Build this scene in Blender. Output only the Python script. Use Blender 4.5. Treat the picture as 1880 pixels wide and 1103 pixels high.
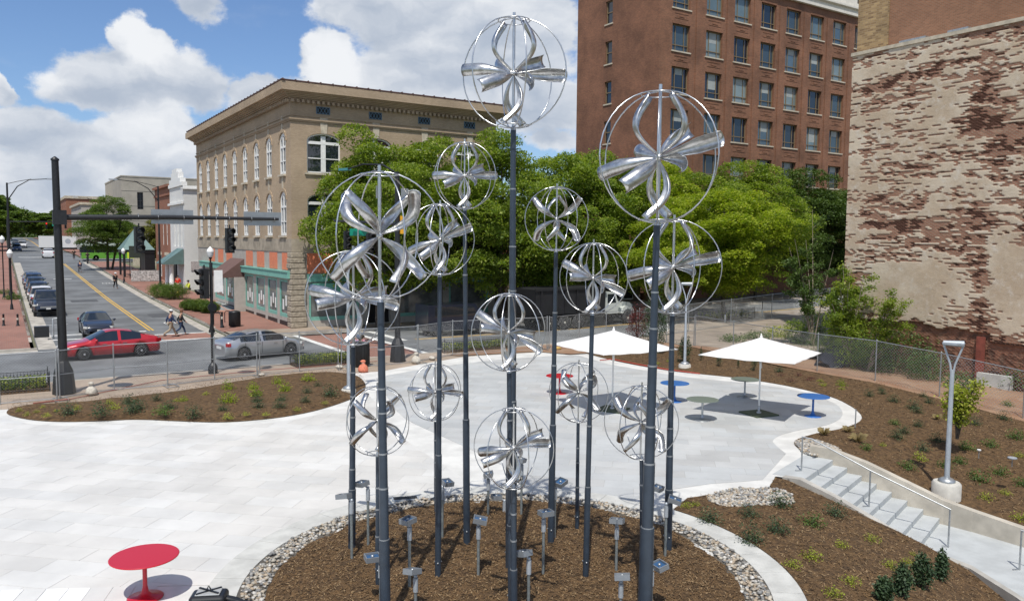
import bpy, bmesh, math, random
import numpy as np
from mathutils import Vector, Matrix, noise as mnoise
from mathutils.geometry import delaunay_2d_cdt
rad = math.radians
random.seed(7); rng = np.random.default_rng(7)
for o in list(bpy.data.objects): bpy.data.objects.remove(o)
SC = bpy.context.scene
COL = SC.collection

# ------------------------------------------------------------------ camera
CAMH = 6.2; YAW = rad(32.8); PIT = rad(4.31); ROL = rad(0.52); FPX = 1453.0
vF = Vector((math.sin(YAW)*math.cos(PIT), math.cos(YAW)*math.cos(PIT), -math.sin(PIT)))
vR0 = Vector((math.cos(YAW), -math.sin(YAW), 0)); vU0 = vR0.cross(vF)
vR = vR0*math.cos(ROL) + vU0*math.sin(ROL); vU = vU0*math.cos(ROL) - vR0*math.sin(ROL)
cam = bpy.data.cameras.new('camera'); camo = bpy.data.objects.new('camera', cam); COL.objects.link(camo)
m = Matrix((vR, vU, -vF)).transposed().to_4x4(); m.translation = (0, 0, CAMH)
camo.matrix_world = m
cam.sensor_width = 36; cam.lens = FPX/1880*36; cam.clip_start = .1; cam.clip_end = 5000
SC.camera = camo
SC.view_settings.view_transform = 'Standard'; SC.view_settings.look = 'None'
SC.view_settings.exposure = 0.0; SC.view_settings.gamma = 1
def ray(x, y): return vF + vR*((x-940)/FPX) - vU*((y-551.5)/FPX)
def G(x, y, z=0.0):
    """point of the place at height z seen in direction (x, y) from the survey station"""
    d = ray(x, y); return Vector((0, 0, CAMH)) + d*((z-CAMH)/d.z)
def G2(x, y, z=0.0): p = G(x, y, z); return (p.x, p.y)
def HT(x, y, px, py, z=0.0):
    """height of the point in direction (px,py) standing above ground point G(x,y,z)"""
    p = G(x, y, z); d = ray(px, py); t = math.hypot(p.x, p.y)/math.hypot(d.x, d.y); return CAMH + d.z*t

# ------------------------------------------------------------------ sky and sun
SUN_AZ = rad(39.8+180); SUN_EL = rad(61)
def N(nt, typ, **kw):
    n = nt.nodes.new(typ)
    for k, v in kw.items(): setattr(n, k, v)
    return n
class NB:
    def __init__(s, nt): s.nt = nt
    def val(s, sock, v):
        if hasattr(v, 'links') or hasattr(v, 'is_linked'): s.nt.links.new(v, sock)
        else: sock.default_value = v
    def m(s, op, a, b=None, c=None, clamp=False):
        n = s.nt.nodes.new('ShaderNodeMath'); n.operation = op; n.use_clamp = clamp
        s.val(n.inputs[0], a)
        if b is not None: s.val(n.inputs[1], b)
        if c is not None: s.val(n.inputs[2], c)
        return n.outputs[0]
    def sstep(s, x, a, b, c=0., d=1.):
        n = s.nt.nodes.new('ShaderNodeMapRange'); n.interpolation_type = 'SMOOTHSTEP'
        s.val(n.inputs[0], x); n.inputs[1].default_value = a; n.inputs[2].default_value = b
        n.inputs[3].default_value = c; n.inputs[4].default_value = d
        return n.outputs[0]
    def comb(s, x, y, z):
        n = s.nt.nodes.new('ShaderNodeCombineXYZ')
        for i, v in enumerate((x, y, z)): s.val(n.inputs[i], v)
        return n.outputs[0]
    def noise(s, vec, scale, detail=6, rough=.55, out=0, dist=0):
        n = s.nt.nodes.new('ShaderNodeTexNoise'); s.nt.links.new(vec, n.inputs['Vector'])
        n.inputs['Scale'].default_value = scale; n.inputs['Detail'].default_value = detail
        n.inputs['Roughness'].default_value = rough; n.inputs['Distortion'].default_value = dist
        return n.outputs[out]
    def mix(s, f, a, b, mode='MIX'):
        n = s.nt.nodes.new('ShaderNodeMix'); n.data_type = 'RGBA'; n.blend_type = mode
        s.val(n.inputs[0], f); s.val(n.inputs[6], a); s.val(n.inputs[7], b)
        return n.outputs[2]
W = bpy.data.worlds.new('World'); SC.world = W; W.use_nodes = True
nt = W.node_tree; nt.nodes.clear(); b = NB(nt)
out = N(nt, 'ShaderNodeOutputWorld'); bg = N(nt, 'ShaderNodeBackground'); nt.links.new(bg.outputs[0], out.inputs[0])
sky = N(nt, 'ShaderNodeTexSky', sky_type='NISHITA', sun_disc=False, sun_elevation=SUN_EL, sun_rotation=SUN_AZ)
sky.air_density = 1.0; sky.dust_density = .6; sky.ozone_density = 1.6
bg.inputs[1].default_value = .105
tc = N(nt, 'ShaderNodeTexCoord'); sep = N(nt, 'ShaderNodeSeparateXYZ'); nt.links.new(tc.outputs['Generated'], sep.inputs[0])
dx, dy, dz = sep.outputs
az = b.m('ARCTAN2', dx, dy); el = b.m('ARCSINE', dz)
v0 = b.comb(az, el, 0.3)
n1 = b.noise(v0, 9, 9, .6, 1)
sp = N(nt, 'ShaderNodeSeparateXYZ'); nt.links.new(n1, sp.inputs[0])
az2 = b.m('ADD', az, b.m('MULTIPLY', b.m('SUBTRACT', sp.outputs[0], .5), .10))
el2 = b.m('ADD', el, b.m('MULTIPLY', b.m('SUBTRACT', sp.outputs[1], .5), .07))
blobs = [(268,95,55,55,1.25),(232,150,125,55,.9),(165,165,110,36,.75),(350,150,75,48,.85),(35,235,85,40,.8),(120,300,150,55,.8),(270,258,105,58,1.0),(330,320,110,45,.9),
         (608,125,62,62,1.3),(540,185,110,30,.8),(590,175,90,40,.8),(770,165,140,90,.9),(700,25,120,45,.7),(860,70,180,100,.85),(985,60,100,90,.9),(980,190,110,55,.8),(1010,255,50,20,.55),(380,5,45,28,.5),
         (40,330,140,60,1.0),(150,350,180,50,1.0),(5,155,22,30,.8),(470,165,55,30,.8)]
fld = None; lit = None
for (x, y, rx, ry, wt) in blobs:
    d = ray(x, y).normalized(); a0 = math.atan2(d.x, d.y); e0 = math.asin(d.z)
    sc_ = FPX*(1+((x-940)/FPX)**2)
    u = b.m('DIVIDE', b.m('SUBTRACT', az2, a0), rx/sc_*1.12); v = b.m('DIVIDE', b.m('SUBTRACT', el2, e0), ry/FPX*1.12)
    r = b.m('SQRT', b.m('ADD', b.m('MULTIPLY', u, u), b.m('MULTIPLY', v, v)))
    f_ = b.m('MULTIPLY', b.m('SUBTRACT', 1.0, r), wt)
    l_ = b.m('ADD', b.m('MULTIPLY', v, .22), (wt-1)*.9)
    l_ = b.m('MULTIPLY', l_, b.m('MAXIMUM', f_, 0))
    if fld is None: fld = f_; lit = l_
    else:
        fld = b.m('SMOOTH_MAX', fld, f_, .15); lit = b.m('ADD', lit, l_)
# the rest of the sky goes on with the same broken cumulus
wide = b.noise(b.comb(b.m('MULTIPLY', az, 1.6), b.m('MULTIPLY', el, 3.2), 2.0), 1.7, 4, .5)
front = b.m('LESS_THAN', b.m('ABSOLUTE', b.m('SUBTRACT', az, YAW)), .72)
away = b.sstep(b.m('ABSOLUTE', b.m('SUBTRACT', az, YAW)), .6, .85)
high = b.sstep(el, .38, .6)
fw = b.m('MULTIPLY', b.m('SUBTRACT', wide, .5), 3.2)
outside = b.m('MAXIMUM', away, high)
fld = b.m('MAXIMUM', fld, b.m('SUBTRACT', fw, b.m('MULTIPLY', b.m('SUBTRACT', 1, outside), 3)))
puff = b.noise(b.comb(b.m('MULTIPLY', az, 1), b.m('MULTIPLY', el, 1.5), 5), 26, 10, .62)
f2 = b.m('ADD', fld, b.m('MULTIPLY', b.m('SUBTRACT', puff, .5), .65))
mask = b.sstep(f2, -.04, .20)
wisp = b.sstep(b.noise(b.comb(b.m('MULTIPLY', az, 1), b.m('MULTIPLY', el, 2), 9), 5, 7, .6), .5, .85, 0, .42)
mask = b.m('MAXIMUM', mask, wisp)
sh = b.noise(b.comb(az2, b.m('MULTIPLY', el2, 2.0), 1), 11, 6, .5)
br = b.m('ADD', b.m('ADD', b.m('MULTIPLY', b.m('SUBTRACT', sh, .5), 1.7), b.m('MULTIPLY', lit, 1.9)), .56)
br = b.sstep(br, 0, 1)
ccol = b.mix(br, (4.1, 4.75, 5.8, 1), (8.4, 8.6, 8.9, 1))
skyc = b.mix(1.0, sky.outputs[0], (.86, 1.0, 1.22, 1), 'MULTIPLY')
nt.links.new(b.mix(mask, skyc, ccol), bg.inputs[0])
sun = bpy.data.lights.new('sun', 'SUN'); sun.energy = 4.35; sun.angle = rad(.53); sun.color = (1, .955, .88)
so = bpy.data.objects.new('sun', sun); COL.objects.link(so); so.location = (-20, -25, 60)
sd = Vector((math.sin(SUN_AZ)*math.cos(SUN_EL), math.cos(SUN_AZ)*math.cos(SUN_EL), math.sin(SUN_EL)))
so.rotation_euler = sd.to_track_quat('Z', 'Y').to_euler()

# ------------------------------------------------------------------ materials
MATS = {}
def mat(name, col, rough=.6, metal=0., var=.0, vscale=3., bump=0., bscale=40., col2=None, spec=None, coat=0., detail=5, obj=False):
    if name in MATS: return MATS[name]
    M = bpy.data.materials.new(name); M.use_nodes = True; t = M.node_tree; bs = t.nodes['Principled BSDF']; B = NB(t)
    col = tuple(col)+(1,)
    bs.inputs['Base Color'].default_value = col; bs.inputs['Roughness'].default_value = rough; bs.inputs['Metallic'].default_value = metal
    if spec is not None: bs.inputs['Specular IOR Level'].default_value = spec
    if coat: bs.inputs['Coat Weight'].default_value = coat; bs.inputs['Coat Roughness'].default_value = .05
    g = N(t, 'ShaderNodeTexCoord').outputs['Object'] if obj else N(t, 'ShaderNodeNewGeometry').outputs['Position']
    if var or col2:
        n = B.noise(g, vscale, detail, .6)
        f = B.sstep(n, .3, .7)
        c2 = tuple(col2)+(1,) if col2 else tuple(c*(1-var) for c in col[:3])+(1,)
        c1 = col if col2 else tuple(min(1, c*(1+var*.6)) for c in col[:3])+(1,)
        t.links.new(B.mix(f, c1, c2), bs.inputs['Base Color'])
    if bump:
        n = B.noise(g, bscale, 4, .6); bp = N(t, 'ShaderNodeBump'); bp.inputs['Strength'].default_value = 1; bp.inputs['Distance'].default_value = bump
        t.links.new(n, bp.inputs['Height']); t.links.new(bp.outputs[0], bs.inputs['Normal'])
    MATS[name] = M; return M
def brickmat(name, c1, c2, mortar, axis, bw=.21, bh=.075, ms=.012, var=.25, bump=.006, big=.25, offset=.5):
    """brick courses in real size; axis 'X' or 'Y' = horizontal direction of the wall, 'F' = floor"""
    M = bpy.data.materials.new(name); M.use_nodes = True; t = M.node_tree; bs = t.nodes['Principled BSDF']; B = NB(t)
    g = N(t, 'ShaderNodeNewGeometry'); s = N(t, 'ShaderNodeSeparateXYZ'); t.links.new(g.outputs['Position'], s.inputs[0])
    if axis == 'X': v = B.comb(s.outputs[0], s.outputs[2], 0)
    elif axis == 'Y': v = B.comb(s.outputs[1], s.outputs[2], 0)
    elif axis == 'A': v = B.comb(B.m('ADD', s.outputs[0], s.outputs[1]), s.outputs[2], 0)
    else: v = B.comb(s.outputs[0], s.outputs[1], 0)
    br_ = N(t, 'ShaderNodeTexBrick'); t.links.new(v, br_.inputs[0]); br_.offset = offset
    br_.inputs['Scale'].default_value = 1; br_.inputs['Brick Width'].default_value = bw; br_.inputs['Row Height'].default_value = bh
    br_.inputs['Mortar Size'].default_value = ms; br_.inputs['Bias'].default_value = 0
    br_.inputs['Color1'].default_value = tuple(c1)+(1,); br_.inputs['Color2'].default_value = tuple(c2)+(1,); br_.inputs['Mortar'].default_value = tuple(mortar)+(1,)
    n = B.noise(g.outputs['Position'], 1/ max(big, .01) * .12, 6, .65)
    f = B.sstep(n, .3, .75, 1+var*.5, 1-var)
    t.links.new(B.mix(1.0, br_.outputs[0], B.comb(f, f, f), 'MULTIPLY'), bs.inputs['Base Color'])
    bs.inputs['Roughness'].default_value = .85
    if bump:
        bp = N(t, 'ShaderNodeBump'); bp.inputs['Distance'].default_value = bump; bp.invert = True
        t.links.new(br_.outputs[1], bp.inputs['Height']); t.links.new(bp.outputs[0], bs.inputs['Normal'])
    MATS[name] = M; return M
def leafmat(name, c1, c2, c3, scale=.7, trans=.35):
    M = bpy.data.materials.new(name); M.use_nodes = True; t = M.node_tree; t.nodes.clear(); B = NB(t)
    o = N(t, 'ShaderNodeOutputMaterial'); d = N(t, 'ShaderNodeBsdfPrincipled'); tr = N(t, 'ShaderNodeBsdfTranslucent'); mx = N(t, 'ShaderNodeMixShader')
    g = N(t, 'ShaderNodeNewGeometry'); n1 = B.noise(g.outputs['Position'], scale, 3, .6)
    rn = N(t, 'ShaderNodeAttribute'); rn.attribute_name = 'tint'
    f = B.m('ADD', B.sstep(n1, .35, .65, 0, .6), B.m('MULTIPLY', rn.outputs['Fac'], .4))
    c = B.mix(f, tuple(c1)+(1,), tuple(c2)+(1,)); c = B.mix(B.sstep(rn.outputs['Fac'], .8, 1), c, tuple(c3)+(1,))
    t.links.new(c, d.inputs['Base Color']); d.inputs['Roughness'].default_value = .55; d.inputs['Specular IOR Level'].default_value = .3
    t.links.new(B.mix(1., c, (1.5, 1.6, .6, 1), 'MULTIPLY'), tr.inputs[0]); mx.inputs[0].default_value = trans
    t.links.new(d.outputs[0], mx.inputs[1]); t.links.new(tr.outputs[0], mx.inputs[2]); t.links.new(mx.outputs[0], o.inputs[0])
    MATS[name] = M; return M
steel = mat('brushed_steel', (.60, .60, .595), .31, 1, var=.3, vscale=9, bump=.0006, bscale=55)
rodm = mat('steel_rod', (.62, .63, .64), .3, 1, var=.1, vscale=6)
polem = mat('slate_painted_steel', (.032, .046, .066), .36, 0, var=.16, vscale=4, spec=.5)
collar = mat('worn_collar', (.32, .34, .36), .4, .6)
galv = mat('galvanised_steel', (.42, .44, .45), .42, .75, var=.18, vscale=12)
alum = mat('painted_aluminium', (.42, .46, .50), .4, .3, var=.08, vscale=6)
black = mat('black_paint', (.012, .013, .015), .45, var=.3, vscale=8)
darkgrey = mat('dark_grey_metal', (.05, .052, .055), .5)
white = mat('white_paint', (.78, .78, .76), .5, var=.07, vscale=4)
tyre = mat('tyre_rubber', (.018, .018, .019), .8)
rimm = mat('alloy_rim', (.52, .53, .54), .4, .35)
glassd = mat('car_glass', (.015, .02, .025), .04, 0, spec=.9)
wing = mat('window_glass', (.012, .018, .026), .05, 0, spec=1.0)
wingb = mat('window_glass_blind', (.16, .21, .23), .12, 0, var=.3, vscale=.5, spec=.8)
asph = mat('asphalt', (.145, .152, .156), .85, var=.36, vscale=.3, detail=9, bump=.004, bscale=60)
asphp = mat('asphalt_patch', (.075, .078, .082), .85, var=.2, vscale=2)
conc = mat('concrete', (.42, .40, .36), .85, var=.25, vscale=1.3, bump=.003, bscale=50)
concn = mat('new_concrete', (.50, .50, .47), .8, var=.16, vscale=2.2, bump=.002, bscale=60)
kerbm = mat('kerb_concrete', (.40, .37, .32), .85, var=.3, vscale=2)
yell = mat('yellow_marking', (.62, .38, .06), .7, var=.3, vscale=5)
whmark = mat('white_marking', (.66, .66, .63), .7, var=.25, vscale=4)
soil = mat('mulch_soil', (.108, .061, .024), .95, var=.5, vscale=7, bump=.03, bscale=30, detail=9)
chipA = mat('bark_chip_dark', (.065, .037, .016), .9)
chipB = mat('bark_chip_brown', (.138, .081, .033), .9)
chipC = mat('bark_chip_pale', (.23, .155, .08), .9)
dirt = mat('rough_dirt', (.30, .20, .13), .95, col2=(.24, .13, .075), vscale=.9, bump=.03, bscale=8, detail=9)

# ------------------------------------------------------------------ mesh helpers
class MB:
    def __init__(s): s.v = []; s.f = []; s.mi = []; s.sm = []
    def add(s, vs, fs, mi=0, smooth=False):
        o = len(s.v); s.v += [tuple(p) for p in vs]
        for f in fs: s.f.append(tuple(i+o for i in f)); s.mi.append(mi); s.sm.append(smooth)
        return s
    def box(s, c, d, rz=0., mi=0, R=None):
        x, y, z = d[0]/2, d[1]/2, d[2]/2
        R = R or Matrix.Rotation(rz, 3, 'Z'); c = Vector(c)
        vs = [c + R @ Vector(p) for p in ((-x,-y,-z),(x,-y,-z),(x,y,-z),(-x,y,-z),(-x,-y,z),(x,-y,z),(x,y,z),(-x,y,z))]
        return s.add(vs, [(0,3,2,1),(4,5,6,7),(0,1,5,4),(1,2,6,5),(2,3,7,6),(3,0,4,7)], mi)
    def b2(s, x0, x1, y0, y1, z0, z1, mi=0): return s.box(((x0+x1)/2, (y0+y1)/2, (z0+z1)/2), (abs(x1-x0), abs(y1-y0), abs(z1-z0)), mi=mi)
    def tube(s, pts, r, n=8, mi=0, caps=True, smooth=True):
        pts = [Vector(p) for p in pts]; k = len(pts)
        if not hasattr(r, '__len__'): r = [r]*k
        vs = []; up = None
        for i, p in enumerate(pts):
            t = (pts[min(i+1, k-1)] - pts[max(i-1, 0)])
            if t.length < 1e-9: t = Vector((0, 0, 1))
            t.normalize()
            if up is None:
                up = Vector((0, 0, 1)) if abs(t.z) < .9 else Vector((1, 0, 0))
            a = t.cross(up); 
            if a.length < 1e-4: a = t.orthogonal()
            a.normalize(); c = a.cross(t).normalized(); up = c
            for j in range(n):
                w = 2*math.pi*j/n; vs.append(p + (a*math.cos(w) + c*math.sin(w))*r[i])
        fs = [(i*n+j, i*n+(j+1)%n, (i+1)*n+(j+1)%n, (i+1)*n+j) for i in range(k-1) for j in range(n)]
        s.add(vs, fs, mi, smooth)
        if caps: s.add([vs[j] for j in range(n)], [tuple(range(n))[::-1]], mi); s.add([vs[(k-1)*n+j] for j in range(n)], [tuple(range(n))], mi)
        return s
    def lathe(s, prof, c=(0,0,0), n=24, mi=0, smooth=True):
        vs = []; k = len(prof)
        for (r, z) in prof:
            for j in range(n):
                w = 2*math.pi*j/n; vs.append((c[0]+r*math.cos(w), c[1]+r*math.sin(w), c[2]+z))
        fs = [(i*n+j, i*n+(j+1)%n, (i+1)*n+(j+1)%n, (i+1)*n+j) for i in range(k-1) for j in range(n)]
        s.add(vs, fs, mi, smooth)
        s.add(vs[:n], [tuple(range(n))[::-1]], mi); s.add(vs[-n:], [tuple(range(n))], mi)
        return s
    def prism(s, poly, z0, z1, mi=0):
        n = len(poly); a = sum(poly[i][0]*poly[(i+1)%n][1]-poly[(i+1)%n][0]*poly[i][1] for i in range(n))
        if a < 0: poly = poly[::-1]
        vs = [(p[0], p[1], z0) for p in poly] + [(p[0], p[1], z1) for p in poly]
        return s.add(vs, [tuple(range(n))[::-1], tuple(range(n, 2*n))] + [(i, (i+1)%n, n+(i+1)%n, n+i) for i in range(n)], mi)
    def extr(s, poly, ax, a0, a1, mi=0):
        """polygon in the plane across axis ax ('x': (y,z), 'y': (x,z)) pushed from a0 to a1"""
        n = len(poly)
        f = (lambda p, a: (a, p[0], p[1])) if ax == 'x' else (lambda p, a: (p[0], a, p[1]))
        vs = [f(p, a0) for p in poly] + [f(p, a1) for p in poly]
        return s.add(vs, [tuple(range(n)), tuple(range(n, 2*n))[::-1]] + [(i, n+i, n+(i+1)%n, (i+1)%n) for i in range(n)], mi)
    def sphere(s, c, r, n=10, m_=6, mi=0, sq=(1,1,1)):
        vs = []; 
        for i in range(m_+1):
            th = math.pi*i/m_
            for j in range(n):
                ph = 2*math.pi*j/n
                vs.append((c[0]+r*sq[0]*math.sin(th)*math.cos(ph), c[1]+r*sq[1]*math.sin(th)*math.sin(ph), c[2]+r*sq[2]*math.cos(th)))
        fs = [(i*n+j, (i+1)*n+j, (i+1)*n+(j+1)%n, i*n+(j+1)%n) for i in range(m_) for j in range(n)]
        return s.add(vs, fs, mi, True)
    def mesh(s, name, mats):
        me = bpy.data.meshes.new(name); me.from_pydata(s.v, [], s.f)
        for m_ in (mats if isinstance(mats, (list, tuple)) else [mats]): me.materials.append(m_)
        if me.polygons:
            me.polygons.foreach_set('material_index', s.mi); me.polygons.foreach_set('use_smooth', s.sm)
        me.update(); return me
    def build(s, name, mats, parent=None, loc=None, rz=0.): return link(name, s.mesh(name, mats), parent, loc, rz)
def link(name, me, parent=None, loc=None, rz=0.):
    o = bpy.data.objects.new(name, me); COL.objects.link(o)
    if parent: o.parent = parent
    if loc is not None: o.location = loc
    if rz: o.rotation_euler = (0, 0, rz)
    return o
def tag(o, label=None, cat=None, group=None, kind=None):
    if label: o['label'] = label
    if cat: o['category'] = cat
    if group: o['group'] = group
    if kind: o['kind'] = kind
    return o
def thing(name, label, cat, loc=(0,0,0), rz=0., group=None):
    o = bpy.data.objects.new(name, None); COL.objects.link(o); o.empty_display_size = .2
    o.location = loc; o.rotation_euler = (0, 0, rz); return tag(o, label, cat, group)
def struct(o): o['kind'] = 'structure'; return o
def copytree(o, parent=None):
    c = o.copy(); COL.objects.link(c)
    if parent: c.parent = parent
    for ch in list(o.children): copytree(ch, c)
    return c
ORD = 'first second third fourth fifth sixth seventh eighth ninth tenth eleventh twelfth thirteenth fourteenth fifteenth sixteenth seventeenth eighteenth nineteenth twentieth'.split()
def nth(i): return ORD[i] if i < 20 else ('twenty-' + ORD[i-20] if i < 29 else ('thirtieth' if i == 29 else ('thirty-' + ORD[i-30] if i < 39 else 'fortieth')))
def smooth_curve(pts, k=6, closed=False):
    P = [Vector((p[0], p[1])) for p in pts]; n = len(P); o = []
    rngi = range(n) if closed else range(n-1)
    for i in rngi:
        if closed: a, b_, c, d = P[i-1], P[i], P[(i+1)%n], P[(i+2)%n]
        else: a, b_, c, d = P[max(i-1,0)], P[i], P[i+1], P[min(i+2,n-1)]
        for j in range(k):
            t = j/k; q = .5*((2*b_)+(c-a)*t+(2*a-5*b_+4*c-d)*t*t+(3*b_-a-3*c+d)*t**3); o.append((q.x, q.y))
    if not closed: o.append((P[-1].x, P[-1].y))
    return o
def area(poly):
    n = len(poly); return .5*sum(poly[i][0]*poly[(i+1)%n][1]-poly[(i+1)%n][0]*poly[i][1] for i in range(n))
def clip(poly, cell):
    """polygon clipped by a convex counter-clockwise cell"""
    o = poly
    for i in range(len(cell)):
        if not o: return []
        ax, ay = cell[i]; bx, by = cell[(i+1)%len(cell)]; nx, ny = -(by-ay), bx-ax
        q = []; dd = [(p[0]-ax)*nx+(p[1]-ay)*ny for p in o]
        for j in range(len(o)):
            a, b_ = dd[j-1], dd[j]
            if (a >= 0) != (b_ >= 0):
                t = a/(a-b_); q.append((o[j-1][0]+(o[j][0]-o[j-1][0])*t, o[j-1][1]+(o[j][1]-o[j-1][1])*t))
            if b_ >= 0: q.append(o[j])
        o = q
    return o
def inside(p, poly):
    x, y = p; c = False; n = len(poly)
    for i in range(n):
        x0, y0 = poly[i]; x1, y1 = poly[i-1]
        if (y0 > y) != (y1 > y) and x < (x1-x0)*(y-y0)/(y1-y0)+x0: c = not c
    return c
def sheet(name, poly, hf, m_, step=.4, holes=(), jit=.2, parent=None):
    """ground sheet filling a polygon, with height function hf(x, y)"""
    V = []; E = []
    for pl in (poly,)+tuple(holes):
        o = len(V); V += [Vector(p) for p in pl]; E += [(o+i, o+(i+1)%len(pl)) for i in range(len(pl))]
    xs = [p[0] for p in poly]; ys = [p[1] for p in poly]
    if step:
        x = min(xs)
        while x < max(xs):
            y = min(ys)
            while y < max(ys):
                q = (x+random.uniform(-jit, jit)*step, y+random.uniform(-jit, jit)*step)
                if inside(q, poly) and not any(inside(q, h) for h in holes): V.append(Vector(q))
                y += step
            x += step
    r = delaunay_2d_cdt(V, E, [], 0, 1e-5)
    fs = []
    for f in r[2]:
        c = sum((Vector(r[0][i]) for i in f), Vector((0, 0)))/len(f)
        if inside(c, poly) and not any(inside(c, h) for h in holes):
            a, b_, c_ = (r[0][i] for i in f[:3])
            if (b_.x-a.x)*(c_.y-a.y)-(b_.y-a.y)*(c_.x-a.x) < 0: f = f[::-1]
            fs.append(tuple(f))
    mb = MB(); mb.add([(p.x, p.y, hf(p.x, p.y)) for p in r[0]], fs, 0, True)
    return mb.build(name, m_, parent)
# street level: flat round the square, rising up the street and towards the right
_gy = [(-500,0),(55,0),(85,.42),(120,1.3),(174,2.7),(205,3.0),(300,4.6),(420,5.6),(3000,30)]
def gz(x, y):
    for (a, za), (c, zc) in zip(_gy, _gy[1:]):
        if y <= c: z = za+(zc-za)*(max(y, a)-a)/(c-a); break
    else: z = 30
    if x > 36: z += .021*(min(x, 120)-36)
    return z
# ================================================================== GROUND, ROADS, SQUARE
def gridsheet(name, x0, x1, y0, y1, dz_, m_, sx=3, sy=3, xs=None, ys=None, low=None):
    xs = xs or list(np.linspace(x0, x1, max(2, int((x1-x0)/sx)+1))); ys = ys or list(np.linspace(y0, y1, max(2, int((y1-y0)/sy)+1)))
    mb = MB(); V = []
    for y in ys:
        for x in xs:
            z = gz(x, y)+dz_
            if low and low[0] < x < low[1] and low[2] < y < low[3]: z = -3.2
            V.append((x, y, z))
    n = len(xs); mb.add(V, [(j*n+i, j*n+i+1, (j+1)*n+i+1, (j+1)*n+i) for j in range(len(ys)-1) for i in range(n-1)], 0, True)
    return struct(mb.build(name, m_))
gx = [-2500,-900,-300,-120,-60,-30,-12,-9.5,-9,-4,0,6,12,18,24,28,30,32,33.5,34,36,39.9,40.1,42,50,60,80,120,200,400,900,2500]
gy = [-2500,-800,-200,-60,-20,-9.5,-9,-4,0,6,12,18,24,27,30,33,34.5,35.5,39,45,55,65,75,85,100,120,150,174,205,240,300,360,420,600,1000,3000]
grass = mat('far_ground', (.10, .12, .06), .95, col2=(.16,.14,.09), vscale=.06)
gridsheet('ground', 0,0,0,0, -.16, grass, xs=gx, ys=gy, low=(-9.2, 40, -9.2, 34))
road = -.12
gridsheet('cross_street', -60, 120, 39, 51.2, road, asph)
gridsheet('main_street', 1.5, 12, 51.2, 430, road, asph, 5, 4)
gridsheet('side_street', 12, 60, 150, 160, road+.09, asph, 5, 5)
brickwalk = brickmat('brick_paving', (.30,.125,.085), (.22,.10,.07), (.25,.2,.17), 'F', .22, .11, .008, .25, .002, .5)
tanwalk = brickmat('tan_paving', (.37,.29,.22), (.31,.25,.19), (.26,.21,.17), 'F', .4, .2, .012, .3, .002, .5)
def kerbline(name, pts, w=.16, top=0., drop=-.14):
    """kerb blocks of 3 m along a line"""
    mb = MB()
    for (a, b_) in zip(pts, pts[1:]):
        a = Vector(a); b_ = Vector(b_); L = (b_-a).length; k = max(1, int(L/3)); d = (b_-a)/L; nn = Vector((-d.y, d.x))*w
        for i in range(k):
            p = a+d*(L*i/k+.006); q = a+d*(L*(i+1)/k-.006)
            zs = [gz(p.x, p.y), gz(q.x, q.y)]
            vs = []
            for (u, z) in ((p, zs[0]), (q, zs[1])):
                for e in (u, u+nn):
                    vs += [(e.x, e.y, z+drop), (e.x, e.y, z+top)]
            mb.add(vs, [(0,1,3,2),(4,6,7,5),(0,4,5,1),(2,3,7,6),(1,5,7,3),(0,2,6,4)])
    o = mb.build(name, kerbm); return struct(o)
sw = gridsheet('pavement', 12.17, 16.9, 54.35, 150, 0, brickwalk, 2.4, 3)
gridsheet('pavement', 12.17, 120, 51.37, 54.35, 0, tanwalk, 3, 1.5)
gridsheet('pavement', 12.17, 16.9, 160, 420, 0, brickwalk, 2.4, 3)
gridsheet('pavement', 16.9, 120, 54.35, 62, .0, mat('pale_paving', (.33,.29,.24), .9, var=.25, vscale=.8), 3, 2)
gridsheet('pavement', -6, 1.33, 51.37, 420, 0, brickwalk, 2.4, 3)
gridsheet('pavement', -60, 33, 33.2, 38.83, -.012, tanwalk, 3, 1.4)
kerbline('kerb', [(12.17, 150), (12.17, 51.37)]); kerbline('kerb', [(12.17,51.2), (120, 51.2)])
kerbline('kerb', [(1.33,51.2), (1.33, 420)]); kerbline('kerb', [(-60, 51.2), (1.5, 51.2)])
kerbline('kerb', [(36, 38.83), (-60, 38.83)], w=-.16)
# gutter and the lot to the right, with the street edge set back
lotm = mat('worn_lot_paving', (.30,.25,.20), .92, var=.3, vscale=.7, bump=.006, bscale=20)
def gs(x, y, o=0.): return gz(x, y)+o
lot = [(33, 38.99), (33, 30), (36.2,28.5), (39.2, 27.2), (60, 27.2), (110, 27.2), (110, 44), (54, 44.2), (46, 43.8), (42, 42.5), (39, 40.2), (36, 38.99)]
struct(sheet('lot_paving', lot, lambda x, y: gs(x, y, 0), lotm, 2))
kerbline('kerb', [(36,39),(39,40.2),(42,42.5),(46,43.8),(54,44.2),(110,44)], w=.16)
# ---- markings
def stripe(name, x0, x1, y0, y1, m_=whmark, dz_=road+.005, st=6):
    L = max(x1-x0, y1-y0); k = max(1, int(L/st)); mb = MB()
    for i in range(k):
        if x1-x0 > y1-y0: a = (x0+(x1-x0)*i/k, x0+(x1-x0)*(i+1)/k, y0, y1)
        else: a = (x0, x1, y0+(y1-y0)*i/k, y0+(y1-y0)*(i+1)/k)
        mb.add([(a[0],a[2],gz(a[0],a[2])+dz_),(a[1],a[2],gz(a[1],a[2])+dz_),(a[1],a[3],gz(a[1],a[3])+dz_),(a[0],a[3],gz(a[0],a[3])+dz_)], [(0,1,2,3)])
    return struct(mb.build(name, m_))
for x in (8.18, 8.42): stripe('centre_line', x, x+.12, 58, 146, yell); stripe('centre_line', x, x+.12, 164, 415, yell)
stripe('stop_line', 2.2, 8.0, 57.6, 58.0); stripe('crosswalk_line', 1.6, 11.9, 55.4, 55.75); stripe('crosswalk_line', 1.6, 11.9, 52.1, 52.5)
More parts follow.
